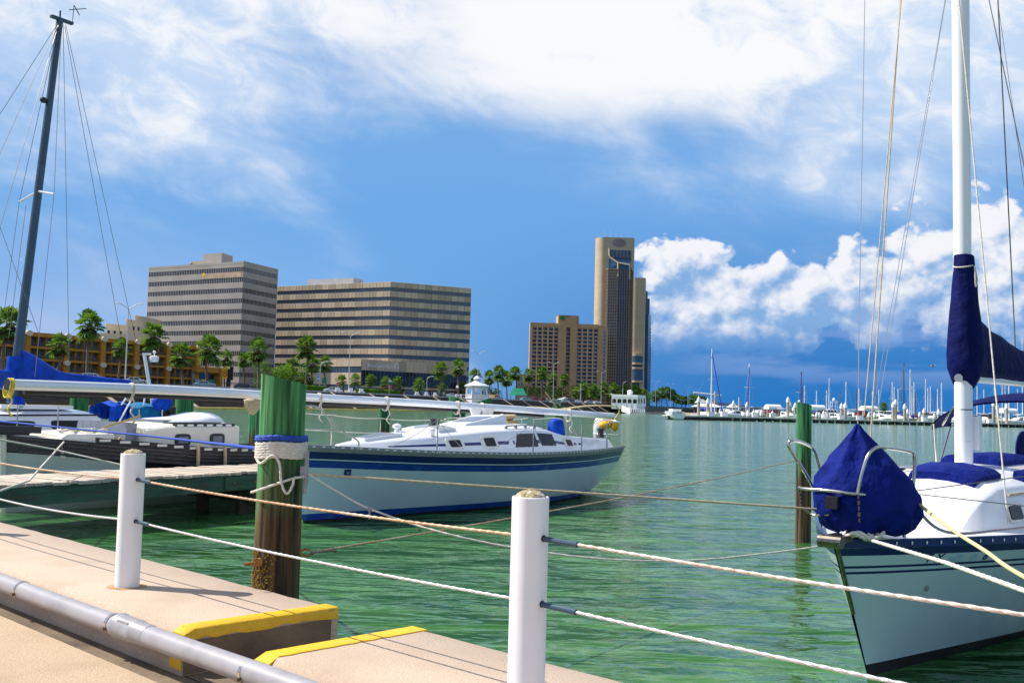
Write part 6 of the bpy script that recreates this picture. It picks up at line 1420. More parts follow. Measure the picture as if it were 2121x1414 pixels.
def globe(x, yt, lab):
    p, _ = swx(x, 9.0, GZ); d = ray(x, yt); h = EYE + d.z * p.y - GZ; t = thing('globe_lamp', lab, 'street lamp', p); mb = MB(); mb.tube([(0, 0, 0), (0, 0, 0.6), (0, 0, h - 0.9)], [0.22, 0.12, 0.1], 8); mb.build('post', 'car_maroon', t); mb = MB(); mb.ell((0, 0, h - 0.45), (0.42, 0.42, 0.45), 12, 8); mb.build('globe', 'white_paint', t, 60)
globe(947, 798, 'white globe lamp on a red post by the gazebo stair'); globe(1267, 815, 'globe lamp at the arcade stair head')
# traffic signals
def signal(x, yt, xe, lab, cols, w=22):
    p, _ = swx(x, w, GZ); d = ray(x, yt); h = EYE + d.z * p.y - GZ; t = thing('traffic_signal', lab, 'traffic light', p); mb = MB(); mb.cyl((0, 0, 0), (0, 0, h), 0.2, n=8); mb.build('pole', 'lamp_metal', t)
    L_ = (xe - x) * p.y / FPX; mb = MB(); mb.cyl((0, 0, h * 0.62), (L_, 0, h * 0.66), 0.13, n=7); mb.build('mast_arm', 'lamp_metal', t)
    for f in cols: mb = MB(); mb.box((L_ * f, -0.2, h * 0.66), (1.2, 0.3, 0.42)); mb.build('signal_head', 'sign_yellow', t)
signal(1203, 794, 1186, 'traffic signal with amber heads by the hotel', (0.6, 1.0)); signal(1290, 805, 1253, 'long-armed traffic signal above the white arcade', (0.15, 0.55, 0.95))
# ------------------------------------------------------------------ buildings
class Face:
    """vertical facade from plan point A (left end as seen) to B (right end)"""
    def __init__(s, A, B): s.A = Vector((A[0], A[1], 0)); s.B = Vector((B[0], B[1], 0)); s.L = (s.B - s.A).length; s.d = (s.B - s.A) / s.L; s.n = Vector((s.d.y, -s.d.x, 0)); s.rot = atan2(s.d.y, s.d.x)
    def p(s, u, z, o=0.0): q = s.A + s.d * u + s.n * o; return Vector((q.x, q.y, z))
    def box(s, mb, u0, u1, z0, z1, o0, o1):
        mb.hull8([s.p(u0, z0, o1), s.p(u1, z0, o1), s.p(u1, z0, o0), s.p(u0, z0, o0)], [s.p(u0, z1, o1), s.p(u1, z1, o1), s.p(u1, z1, o0), s.p(u0, z1, o0)])
def pg(x, Y): d = ray(x, 700); return (d.x * Y, Y)
def colz(x, y, Y): return EYE + ray(x, y).z * Y
def core(parent, poly, z0, z1, mat, nm='core'):
    mb = MB(); mb.prism(poly, z0, z1); return mb.build(nm, mat, parent)
BG = GZ - 0.1
# ---- striped block (slit windows)
def block1():
    L, C, R = pg(302, 395), pg(499, 370), pg(570, 391); Bk = (L[0] + R[0] - C[0], L[1] + R[1] - C[1])
    zt = colz(499, 542.5, 370); t = thing('office_block', 'grey-brown office block with rows of slit windows and a rooftop box', 'building', (0, 0, 0))
    ins = lambda a, b: a
    core(t, [L, C, R, Bk], BG, zt, 'b1_wall', 'wall')
    fl = 21.95 * 370 / FPX; zw0 = zt - (275 - 222) / 3.535 * 370 / FPX
    for f, nw in ((Face(L, C), 56), (Face(C, R), 26)):
        for r in range(11):
            zc = zw0 - fl * r; h = 0.80
            if zc < BG + 1: continue
            mb = MB(); f.box(mb, 0.25, f.L - 0.25, zc - h, zc + h, -0.3, 0.02); wb = mb.build('window_band', 'glass_dark', t)
            mb = MB(); st = f.L / nw
            for i in range(nw + 1): f.box(mb, max(0.1, i * st - 0.10), min(f.L - 0.1, i * st + 0.10), zc - h, zc + h, 0.0, 0.07)
            o = mb.build('piers', 'b1_wall', wb); o['kind'] = 'stuff'
        mb = MB(); f.box(mb, 0.02, f.L - 0.02, zt - 0.5, zt + 0.35, -0.3, 0.16); mb.build('parapet', 'b1_wall', t)
        for r in range(12):
            z1 = zw0 - fl * (r - 1) - 0.83; z0 = zw0 - fl * r + 0.83
            if r == 0: z1 = zt - 0.55
            z0 = max(z0, BG)
            if z1 - z0 < 0.5: continue
            mb = MB(); f.box(mb, 0.03, f.L - 0.03, z0, z1, 0.0, 0.13); mb.build('spandrel', 'b1_wall', t)
    M('sign_faded', (0.50, 0.36, 0.24), 0.8, var=0.25, scale=0.6)
    f = Face(L, C); zc = zw0 - fl * 0.5; mb = MB(); f.box(mb, f.L * 0.585, f.L * 0.985, zc - 0.9, zc + 1.0, 0.13, 0.2); sg = mb.build('faded_sign', 'sign_faded', t)
    mb = MB(); f.box(mb, f.L * 0.585, f.L * 0.61, zc + 0.1, zc + 1.3, 0.2, 0.25); mb.build('sign_mark', 'sign_yellow', sg)
    a, b, c2 = pg(413, 392), pg(452, 387), pg(475, 395); d2 = (a[0] + c2[0] - b[0], a[1] + c2[1] - b[1]); core(t, [a, b, c2, d2], zt - 0.5, colz(452, 523.5, 387), 'b1_wall', 'rooftop_box')
    a, b, c2 = pg(388, 398), pg(416, 394), pg(420, 397); core(t, [a, b, c2, (a[0] + 3, a[1] + 4)], zt - 0.5, colz(400, 540, 395), 'b2_wall', 'plant_screen')
    mb = MB()
    for x, h in ((389, 2.2), (398, 1.6), (408, 2.4)): q = pg(x, 396); mb.lathe([(0.5, zt), (0.6, zt + h), (0.3, zt + h + 0.4)], (q[0], q[1], 0), 8)
    mb.build('rooftop_plant', 'mullion', t)
block1()
# ---- bank building with panelled bands
def block2():
    L, C, R = pg(571, 406), pg(806.5, 380), pg(973, 395); Bk = (L[0] + R[0] - C[0], L[1] + R[1] - C[1]); zt = colz(806.5, 583, 380)
    t = thing('bank_building', 'tan bank building with panelled bands, ribbon windows and flat rooftop room', 'building', (0, 0, 0))
    core(t, [L, C, R, Bk], BG, zt - 0.3, 'b2_wall', 'core')
    fl = 19.95 * 380 / FPX; zw = zt - (278 - 222) / 3.535 * 380 / FPX; h = 0.70
    for f, npn in ((Face(L, C), 17), (Face(C, R), 12)):
        W_ = f.L / npn
        for r in range(11):
            zc = zw - fl * r
            if zc < BG + 1: continue
            mb = MB(); f.box(mb, 0.1, f.L - 0.1, zc - h, zc + h, -0.3, 0.03); wb = mb.build('window_band', 'glass_blue', t)
            mb = MB(); nm = npn * 2
            for i in range(nm + 1): u = f.L * i / nm; f.box(mb, max(0.05, u - 0.07), min(f.L - 0.05, u + 0.07), zc - h, zc + h, 0.0, 0.12)
            f.box(mb, 0.05, f.L - 0.05, zc - 0.04, zc + 0.03, 0.0, 0.09)
            o = mb.build('mullions', 'mullion', wb); o['kind'] = 'stuff'
        pm = {}
        for r in range(11):
            z1 = zw - fl * (r - 1) - h; z0 = zw - fl * r + h
            if r == 0: z1 = zt
            if z1 < BG + 2: continue
            z0 = max(z0, BG); key = round(z1 - z0, 2)
            if r > 9: continue
            if key not in pm:
                mb = MB(); e = 0.05; mb.loft([[(e, 0.3, e), (W_ - e, 0.3, e), (W_ - e, 0.3, key - e), (e, 0.3, key - e)], [(e, -0.22, e), (W_ - e, -0.22, e), (W_ - e, -0.22, key - e), (e, -0.22, key - e)], [(e + .05, -0.28, e + .05), (W_ - e - .05, -0.28, e + .05), (W_ - e - .05, -0.28, key - e - .05), (e + .05, -0.28, key - e - .05)]][0:3]); mb.b2((W_ / 2 - 0.03, -0.31, e + .1), (W_ / 2 + 0.03, -0.2, key - e - 0.1)); pm[key] = mb.mesh('panel', 'b2_panel')
            for i in range(npn): inst(pm[key], 'panel', t, f.p(i * W_, z0), (0, 0, f.rot))
    a, b, c2 = pg(633, 410), pg(728, 400), pg(748, 405); core(t, [a, b, c2, (a[0] + c2[0] - b[0], a[1] + c2[1] - b[1])], zt - 1, colz(728, 575, 400), 'coping', 'rooftop_room')
    mb = MB(); q = pg(736, 402); mb.cyl((q[0], q[1], zt), (q[0], q[1], zt + 6), 0.08, n=5); mb.build('antenna', 'lamp_metal', t)
    # annex
    An, Cn, Rn = pg(640, 372), pg(751, 352), pg(968, 385); za = colz(751, 743.5, 352)
    s = thing('bank_annex', 'low bank annex with dark glass ground floor and white lettered sign', 'building', (0, 0, 0))
    core(s, [An, Cn, Rn, (Rn[0] - 4, Rn[1] + 4), (An[0], An[1] + 6)], BG, za - 0.2, 'b2_wall', 'core')
    f = Face(An, Cn); g = Face(Cn, Rn)
    for ff, n, bands in ((f, 9, ((0.63, 0.80), (0.14, 0.30))), (g, 15, ((0.28, 0.70), (0.02, 0.22)))):
        hh = za - BG; zs = [1.0]
        for b1, b0 in ((x[1], x[0]) for x in bands): pass
        edges = [1.0] + [v for lo, hi in bands for v in (hi, lo)] + [0.0]
        for k in range(0, len(edges), 2):
            zz1, zz0 = BG + hh * edges[k], BG + hh * edges[k + 1]
            if zz1 - zz0 < 0.2: continue
            W_ = ff.L / n; mb = MB(); mb.b2((0.05, -0.25, 0.02), (W_ - 0.05, 0.2, zz1 - zz0 - 0.02)); pmh = mb.mesh('panel', 'b2_panel')
            for i in range(n): inst(pmh, 'panel', s, ff.p(i * W_, zz0), (0, 0, ff.rot))
        for lo, hi in bands:
            mb = MB(); ff.box(mb, 0.2, ff.L - 0.2, BG + hh * lo, BG + hh * hi, 0.0, 0.06); wb = mb.build('window_band', 'glass_dark' if ff is g else 'glass_blue', s)
            mb = MB()
            for i in range(n * 2 + 1): u = ff.L * i / (n * 2); ff.box(mb, max(0.1, u - 0.07), min(ff.L - .1, u + 0.07), BG + hh * lo, BG + hh * hi, 0.0, 0.14)
            o = mb.build('mullions', 'mullion', wb); o['kind'] = 'stuff'
    txt('PlainsCapital Bank', 1.45, 'white_paint', s, g.p(7.6, za - 2.1, 0.32), (radians(90), 0, g.rot), 'bank_lettering', 0.05)
    mb = MB(); c = g.p(14.6, za - 2.0, 0.3)
    mb.tube([c + g.d * (0.8 * cos(a)) + Vector((0, 0, 0.9 * sin(a))) + g.n * 0.05 for a in [radians(-60 + 300 * j / 16) for j in range(17)]], 0.22, 6); mb.build('bank_emblem', 'white_paint', s, 60)
block2()
# ---- brown hotel
def hotel():
    Y0 = 690; t = thing('hotel', 'brown high-rise hotel with window grid and green rooftop sign', 'building', (0, 0, 0))
    A, B, Cc = pg(1099, Y0), pg(1240, Y0 + 4), pg(1259, Y0 + 18); f = Face(A, B); g = Face(B, Cc)
    zr = colz(1150, 669, Y0); core(t, [A, B, Cc, (A[0] + 10, A[1] + 30)], BG, zr - 0.4, 'b3_wall', 'wall')
    fl = 8.24 * Y0 / FPX; ztop = colz(1110, 678.5, Y0); n = 16
    def ux(x): return (pg(x, Y0)[0] - A[0])
    cols = [1103.3, 1114.3, 1125.5, 1136.8, 1148.3]; colsR = [1197.0, 1208.5, 1220.0, 1231.5]; cw = 7.6 * Y0 / FPX; hw = 5.6 * Y0 / FPX
    mb = MB(); mb.b2((0, -0.08, -hw), (cw, 0.25, 0)); wm = mb.mesh('window', 'glass_dark')
    mb = MB(); mb.b2((0, -0.08, -hw), (cw, 0.25, 0)); mb.mat(1).b2((cw * 0.08, -0.12, -hw * 0.92), (cw * 0.45, -0.09, -hw * 0.1)); wm2 = mb.mesh('window', ['glass_dark', 'motel_glass'])
    rng = random.Random(3)
    for x in cols + colsR + [1173.3]:
        for r in range(n if x != 1173.3 else 12):
            u = ux(x); z = ztop - r * fl
            if z - hw < BG: continue
            o = inst(wm2 if rng.random() < 0.6 else wm, 'window', t, f.p(u, z, -0.0), (0, 0, f.rot))
    # projecting piers and slabs form the grid
    for xs in (cols, colsR):
        for x in xs + [xs[-1] + 11.4]:
            if x > 1239: continue
            u = ux(x) - 0.5 * (11.4 - 7.6) * Y0 / FPX; mb = MB(); f.box(mb, u - 0.42, u + 0.42, BG, zr - 2.2, 0, 0.9); mb.build('pier', 'b3_frame', t)
        for r in range(n + 1):
            z = ztop - r * fl + (8.24 - 5.6) * 0.75 * Y0 / FPX; u0, u1 = ux(xs[0]) - 1, ux(min(1238, xs[-1] + 10)); mb = MB(); f.box(mb, u0, u1, z - 0.35, z + 0.35, 0, 0.7); mb.build('floor_slab', 'b3_frame', t)
    mb = MB(); f.box(mb, 0, f.L, zr - 2.6, zr, 0, 1.0); mb.build('parapet', 'b3_wall', t)
    # central stair tower with slot of windows
    zc = colz(1170, 652.5, Y0); mb = MB(); f.box(mb, ux(1155.5), ux(1172.6), BG, zc, 0, 1.6); f.box(mb, ux(1181.2), ux(1194.5), BG, zc, 0, 1.6); f.box(mb, ux(1172.6), ux(1181.2), ztop + 1, zc, 0, 1.59); mb.build('stair_tower', 'b3_wall', t)
    core(t, [tuple(f.p(ux(1155.5), 0, 0))[:2], tuple(f.p(ux(1198.5), 0, 0))[:2], tuple(f.p(ux(1206), 0, -14))[:2], tuple(f.p(ux(1157), 0, -14))[:2]], zr - 1, zc - 0.05, 'b3_wall', 'tower_top')
    M('sign_leaf', (0.03, 0.20, 0.03), 0.5, var=0.3, scale=0.4)
    mb = MB(); c = f.p(ux(1164.5), zc - 5.8 * Y0 / FPX * 1.0, 1.7); rr = 4.8 * Y0 / FPX; mb.loft([[c + f.d * (rr * abs(cos(a)) ** 0.6 * (1 if cos(a) > 0 else -1)) + Vector((0, 0, rr * abs(sin(a)) ** 0.6 * (1 if sin(a) > 0 else -1))) + f.n * o for a in [2 * pi * j / 24 for j in range(24)]] for o in (0, 0.5)]); mb.build('green_sign', 'sign_leaf', t)
    mb = MB(); f.box(mb, ux(1172), ux(1181), zc - 1.1, zc - 0.3, 1.6, 1.75); mb.build('name_strip', 'mullion', t)
    mb = MB(); mb.b2((0, -0.1, -1.6), (3.4, 0.2, 0)); sm = mb.mesh('window', 'glass_blue')
    for r in range(15): inst(sm, 'window', t, g.p(g.L * 0.52, ztop - r * fl, 0), (0, 0, g.rot))
    mb = MB(); f.box(mb, -0.6, ux(1102), BG, zr - 0.2, -3, 0.95); mb.build('end_pier', 'b3_frame', t)
    # low wing left of the hotel
    w = thing('hotel_wing', 'low tan wing with square windows left of the brown hotel', 'building', (0, 0, 0)); A2, B2 = pg(1072, 620), pg(1104, 640); fw = Face(A2, B2); core(w, [A2, B2, (B2[0], B2[1] + 20), (A2[0], A2[1] + 20)], BG, colz(1080, 775, 620), 'b3_wall', 'wall')
    mb = MB(); mb.b2((0, -0.1, -2.0), (2.6, 0.2, 0)); sm = mb.mesh('window', 'motel_glass')
    for r in range(4):
        for k in range(2): inst(sm, 'window', w, fw.p(1.8 + k * 4.6, colz(1080, 780, 620) - r * 3.5), (0, 0, fw.rot))
    q = thing('green_roof_house', 'low house with green gable roof left of the hotel', 'building', (0, 0, 0)); A3, B3 = pg(1074, 440), pg(1091, 441); core(q, [A3, B3, (B3[0], B3[1] + 10), (A3[0], A3[1] + 10)], BG, colz(1060, 818, 446), 'b2_wall', 'wall')
    fz = Face(A3, B3); zz = colz(1060, 818, 446); mb = MB(); r = [[fz.p(u, zz, 0.5), fz.p(u, zz + 3.0, -5), fz.p(u, zz, -10.5)] for u in (-0.5, fz.L + 0.5)]; mb.loft(r); mb.build('roof', 'sign_green', q)
hotel()
# ---- round-ended towers
def tower(nm, lab, xl, xr, Y, ytop, xin, yin, stories, bay):
    t = thing('office_tower', lab, 'building', (0, 0, 0)); l, r = pg(xl, Y), pg(xr, Y); Wd = r[0] - l[0]; D = 24.0; R = D * 0.42; zt = colz((xl + xr) / 2, ytop, Y - R)
    poly = []; n = 14; cxl, cxr = l[0] + R * 0.62, r[0] - R * 0.3; cy = Y + R * 0.1
    for i in range(n + 1): a = pi * 1.5 - pi * i / n; poly.append((cxl + R * 0.62 * cos(a), cy + R * sin(a)))
    for i in range(n + 1): a = pi / 2 - pi * i / n; poly.append((cxr + R * 0.3 * cos(a), cy + R * sin(a)))
    mb = MB(); poly = poly[::-1]; mb.prism(poly, BG, zt); mb.build('concrete_shaft', 'tower_conc', t, 35)
    mb = MB()
    for k in range(1, 30):
        z = BG + (zt - BG) * k / 30
        c0 = [((x - (l[0] + r[0]) / 2) * 1.0015 + (l[0] + r[0]) / 2, (y - cy) * 1.0015 + cy) for x, y in poly]; mb.prism(c0, z - 0.06, z + 0.06)
    o = mb.build('pour_joints', 'b2_wall', t); o['kind'] = 'stuff'
    mb = MB(); rng = random.Random(1)
    for k in range(6): x = l[0] + Wd * (0.08 + 0.15 * k); mb.cyl((x, cy, zt), (x, cy, zt + rng.uniform(3, 9)), 0.09, n=5); mb.box((x + 1.5, cy, zt + 0.6), (1.0, 1.0, 1.2))
    o = mb.build('antennas', 'lamp_metal', t); o['kind'] = 'stuff'
    return t, l, r, zt, cy, R
t, l, r, zt, cy, R = tower('a', 'tallest tan tower with round ends and dark glass bay', 1229.5, 1310.5, 800, 491, 0, 0, 0, 0)
Yf = cy - R
def tx(x, Y=Yf): return pg(x, Y)[0]
# glass bay: prow plan, wrapped left flank + front + dark right flank
a = (tx(1253.0, Yf - 0.2), Yf + 0.5); b = (tx(1258, Yf - 5), Yf - 5.0); c = (tx(1277, Yf - 6.5), Yf - 6.5); d = (tx(1301, Yf - 6.0), Yf - 6.0); e = (tx(1307.5, Yf - 1), Yf + 0.5)
zb = colz(1270, 559, Yf)
mb = MB(); mb.prism([a, b, c, d, e], BG, zb); mb.build('glass_bay', 'tower_glass', t)
nfl = 46; dz = (zb - BG) / nfl
bands = MB()
for k in range(nfl + 1):
    z = BG + k * dz
    for f in (Face(a, b), Face(b, c)): f.box(bands, 0, f.L, z - 0.20, z + 0.20, 0, 0.4)
bands.build('balcony_bands', 'tower_conc', t)['kind'] = 'stuff'
bands = MB()
for k in range(nfl + 1):
    z = BG + k * dz
    for f in (Face(c, d), Face(d, e)): f.box(bands, 0, f.L, z - 0.12, z + 0.12, 0, 0.2)
bands.build('floor_bands', 'tower_frame', t)['kind'] = 'stuff'
for f, n in ((Face(a, b), 3), (Face(b, c), 4), (Face(c, d), 5), (Face(d, e), 2)):
    for i in range(n + 1):
        u = f.L * i / n; mb = MB(); wd = 0.25; f.box(mb, u - wd, u + wd, BG, zb, 0, 0.7); mb.build('fin', 'tower_frame', t)
# crown recess: dark glazing, sloped roof light and pale frame
z1, z2, z3 = colz(1280, 518, Yf), colz(1280, 533, Yf), colz(1280, 548, Yf)
mb = MB(); mb.b2((tx(1256.5), Yf - 0.35, z2), (tx(1304), Yf + 0.3, z1)); mb.build('top_glazing', 'glass_blue', t)
for i in range(7): mb = MB(); x = tx(1259.5 + 7.3 * i); mb.b2((x - 0.35, Yf - 0.7, z2), (x + 0.35, Yf - 0.3, z1)); mb.build('fin', 'tower_frame', t)
mb = MB(); mb.hull8([(tx(1256.5), Yf - 5.2, zb), (tx(1304), Yf - 5.2, zb), (tx(1304), Yf + 0.3, zb), (tx(1256.5), Yf + 0.3, zb)], [(tx(1276), Yf - 5.2, z3), (tx(1302), Yf - 5.2, z3), (tx(1304), Yf + 0.2, z2), (tx(1257.5), Yf + 0.2, z2)]); mb.build('sloped_glazing', 'glass_blue', t)
mb = MB(); fr = [(tx(1257.8), Yf - 1.0, z1 + 1), (tx(1257.8), Yf - 1.2, z2 + 2), (tx(1259), Yf - 1.6, z2), (tx(1277, Yf - 6), Yf - 6.0, z3 + 0.5), (tx(1277, Yf - 6.6), Yf - 6.9, zb - 6)]
mb.tube(fr, 0.65, 4); mb.tube([fr[3], (tx(1301.5, Yf - 6), Yf - 6.0, z3 - 1)], 0.65, 4); mb.tube([(tx(1301.5, Yf - 6), Yf - 6.2, z3 - 1), (tx(1301.5, Yf - 6.5), Yf - 6.6, zb - 8)], 0.65, 4); mb.build('crown_frame', 'tower_conc', t)
M('sign_ghost', (0.26, 0.20, 0.19), 0.8, var=0.15, scale=0.2)
mb = MB(); mb.loft([[(tx(1279) + rr * cos(q) * 5.5, Yf - o, colz(1280, 503, Yf) + rr * sin(q) * 3.2) for q in [2 * pi * j / 16 for j in range(16)]] for rr, o in ((1, 0.0), (1, 0.12))]); mb.build('faded_mark', 'sign_ghost', t)
t2, l2, r2, zt2, cy2, R2_ = tower('b', 'shorter round-ended tan tower behind the tallest one', 1299, 1335.5, 860, 574.5, 0, 0, 0, 0)
Y2 = cy2 - R2_
mb = MB(); x0 = pg(1333, 862)[0]; mb.prism([(x0, 858), (pg(1341, 862)[0], 858), (pg(1347.5, 866)[0], 866), (pg(1347, 880)[0], 880), (x0, 880)], BG, colz(1343, 652, 862)); mb.prism([(x0, 862), (pg(1344.5, 866)[0], 866), (pg(1344, 880)[0], 880), (x0, 880)], BG, colz(1340, 618, 864)); mb.prism([(x0, 866), (pg(1340, 868)[0], 868), (x0, 878)], BG, colz(1338, 603, 866)); mb.build('dark_flank', 'tower_glass', t2)
for yy, hh, mt in ((744, 2.6, 'glass_blue'), (776, 4.6, 'glass_blue')):
    mb = MB(); xx0, xx1 = pg(1309, Y2)[0], pg(1333, Y2)[0]; z = colz(1320, yy, Y2); rings = [[((xx0 + xx1) / 2 + (xx1 - xx0) / 2 * cos(a), Y2 + 2 - 5.5 * sin(a) ** 0.6 if sin(a) > 0 else Y2 + 2, zz) for a in [pi * j / 12 for j in range(13)]] for zz in (z - hh, z + hh)]; mb.loft(rings); mb.build('sky_lobby_glass', mt, t2, 40)
    for e_, sg in ((-1, -1), (1, 1)):
        mb = MB(); rings = [[((xx0 + xx1) / 2 + (xx1 - xx0) / 2 * 1.06 * cos(a), Y2 + 2 - 6.0 * (max(0, sin(a)) ** 0.6), zz) for a in [pi * j / 12 for j in range(13)]] for zz in (z + e_ * hh - 0.9 + e_ * 0.9, z + e_ * hh + 0.9 + e_ * 0.9)]; mb.loft(rings); mb.build('lobby_ledge', 'tower_conc', t2, 40)
mb = MB(); mb.b2((pg(1310, Y2)[0], Y2 - 0.6, colz(1320, 766, Y2)), (pg(1331, Y2)[0], Y2 + 1, colz(1320, 755, Y2))); mb.b2((pg(1309, Y2)[0], Y2 - 0.6, BG), (pg(1325, Y2)[0], Y2 + 1, colz(1320, 790, Y2))); mb.build('recess_glazing', 'glass_dark', t2)
s_ = thing('slim_block', 'slim pale block edge beyond the shorter tower', 'building', (0, 0, 0)); core(s_, [pg(1346, 1000), pg(1349.5, 1000), pg(1349.5, 1020), pg(1346, 1020)], BG, colz(1347, 721, 1000), 'coping', 'wall')
mb = MB()
for k in range(26): z = BG + 1.5 + k * 2.9; q0, q1 = pg(1346.6, 999.6)[0], pg(1348.6, 999.6)[0]; mb.b2((q0, 999.5, z), (q1, 1000.2, z + 1.7))
o = mb.build('window_rows', 'glass_blue', s_); o['kind'] = 'stuff'
# ---- orange motel
def motel():
    A, B = pg(-40, 245), pg(402, 303); f = Face(A, B); t = thing('motel', 'four-storey orange motel with balconies and cream octagon caps', 'building', (0, 0, 0)); zt = colz(225, 702, 276); H_ = zt - BG
    core(t, [A, B, (B[0] - 10, B[1] + 8), (A[0] - 10, A[1] + 8)], BG, zt - 0.4, 'motel_wall', 'back_wall')
    nb = 6; Wb = f.L / nb; fh = (H_ - 0.9) / 4
    for k in range(5):
        z = BG + k * fh; mb = MB(); f.box(mb, 0, f.L, z - (0.0 if k < 4 else 0.05), z + (0.55 if k < 4 else 1.0), -0.2, 1.7 if k < 4 else 1.75)
        if k: mb.build('floor_band', 'motel_orange', t)
    for i in range(nb + 1):
        u = i * Wb; mb = MB(); f.box(mb, max(-0.5, u - 0.75), min(f.L + 0.5, u + 0.75), BG, zt - 0.2, 0, 2.1); pr_ = mb.build('pier', 'motel_orange', t)
        for z in (zt - 0.25, BG + fh * 2 - 0.2):
            mb = MB(); c = f.p(u, z, 2.1); rings = [[c + f.d * (1.0 * cos(a)) + Vector((0, 0, 0.72 * sin(a))) + f.n * o for a in [2 * pi * (j + .5) / 8 for j in range(8)]] for o in (-0.1, 0.45)]; mb.loft(rings); mb.build('octagon_cap', 'cream', pr_)
    mb = MB(); mb.b2((0, -0.12, 0), (1.9, 0.1, 1.95)); mb.mat(1).b2((0.93, -0.16, 0), (0.99, -0.1, 1.95)); wm = mb.mesh('window', ['motel_glass', 'mullion'])
    mb = MB(); mb.b2((0, -0.12, 0), (1.9, 0.1, 1.95)); mb.mat(1).b2((1.0, -0.14, 0.02), (1.88, -0.11, 1.93)); wm2 = mb.mesh('window', ['glass_dark', 'motel_glass'])
    rng = random.Random(6)
    for k in range(4):
        z = BG + k * fh + 0.62
        for i in range(nb):
            for j in range(4):
                if j in (0, 1, 2, 3): inst(wm if rng.random() < .5 else wm2, 'window', t, f.p(i * Wb + 0.95 + j * (Wb - 1.6) / 4 + 0.1, z, 0.05), (0, 0, f.rot))
            for j in (1, 2, 3): mb = MB(); u = i * Wb + 0.75 + j * (Wb - 1.5) / 4; f.box(mb, u - 0.09, u + 0.09, z - 0.1, z + fh - 0.6, 0, 1.5); mb.build('divider', 'motel_wall', t)
            if k: 
                mb = MB(); u0, u1 = i * Wb + 0.78, (i + 1) * Wb - 0.78; f.box(mb, u0, u1, z + 0.80, z + 0.86, 1.55, 1.62)
                for q in range(int((u1 - u0) / 0.22)): f.box(mb, u0 + q * 0.22, u0 + q * 0.22 + 0.04, z - 0.06, z + 0.82, 1.57, 1.60)
                o = mb.build('balcony_rail', 'mullion', t); o['kind'] = 'stuff'
    # lower shop wing with striped fascia
    A2, B2 = pg(402, 300), pg(452, 312); s = thing('shop_wing', 'single-storey orange shop wing at the motel end with sandwich shop sign', 'building', (0, 0, 0)); g = Face(A2, B2); z2 = colz(425, 760, 306)
    core(s, [A2, B2, (B2[0] - 8, B2[1] + 10), (A2[0] - 8, A2[1] + 10)], BG, z2 - 1.0, 'b2_wall', 'wall'); mb = MB(); g.box(mb, 0, g.L, z2 - 1.6, z2, -0.2, 1.5); mb.build('fascia', 'motel_orange', s)
    mb = MB(); g.box(mb, g.L - 1.0, g.L + 0.4, BG, z2 - 0.1, 0, 1.9); mb.build('pier', 'motel_orange', s); mb = MB(); g.box(mb, 1.5, g.L - 1.5, z2 - 4.4, z2 - 2.0, 0, 0.1); mb.build('shop_window', 'glass_dark', s)
    mb = MB(); g.box(mb, 0.4, g.L * 0.85, BG + 2.3, BG + 3.3, 0.5, 0.75); sg = mb.build('sign_board', 'sign_green', s); mb = MB(); g.box(mb, g.L * 0.28, g.L * 0.50, BG + 2.35, BG + 3.25, 0.74, 0.8); mb.build('yellow_half', 'sign_yellow', sg)
    txt('SUB', 1.15, 'white_paint', sg, g.p(1.3, BG + 2.8, 0.8), (radians(90), 0, g.rot), 'word', 0.03); txt('WAY', 1.0, 'sign_yellow', sg, g.p(5.2, BG + 2.8, 0.8), (radians(90), 0, g.rot), 'word', 0.03)
motel()
# ---- cream old buildings behind the motel
def creams():
    t = thing('old_hotel', 'cream old hotel blocks with small dark windows behind the motel', 'building', (0, 0, 0))
    for x0, x1, yt, Y in ((218, 262, 671, 345), (260, 292, 662, 352), (278, 304, 654, 360), (198, 300, 690, 335)):
        a, b = pg(x0, Y), pg(x1, Y + 6); f = Face(a, b); core(t, [a, b, (b[0], b[1] + 14), (a[0], a[1] + 14)], BG, colz((x0 + x1) / 2, yt, Y), 'cream', 'block')
        if yt < 680:
            mb = MB(); mb.b2((0, -0.1, 0), (0.75, 0.1, 1.3)); wm = mb.mesh('window', 'glass_dark'); z = colz((x0 + x1) / 2, yt, Y) - 3.4
            for k in range(int(f.L / 2.2)): inst(wm, 'window', t, f.p(0.7 + k * 2.2, z), (0, 0, f.rot))
            mb = MB(); f.box(mb, -0.2, f.L + 0.2, colz((x0 + x1) / 2, yt, Y) - 0.35, colz((x0 + x1) / 2, yt, Y) + 0.1, -0.3, 0.25); mb.build('cornice', 'cream', t)
creams()
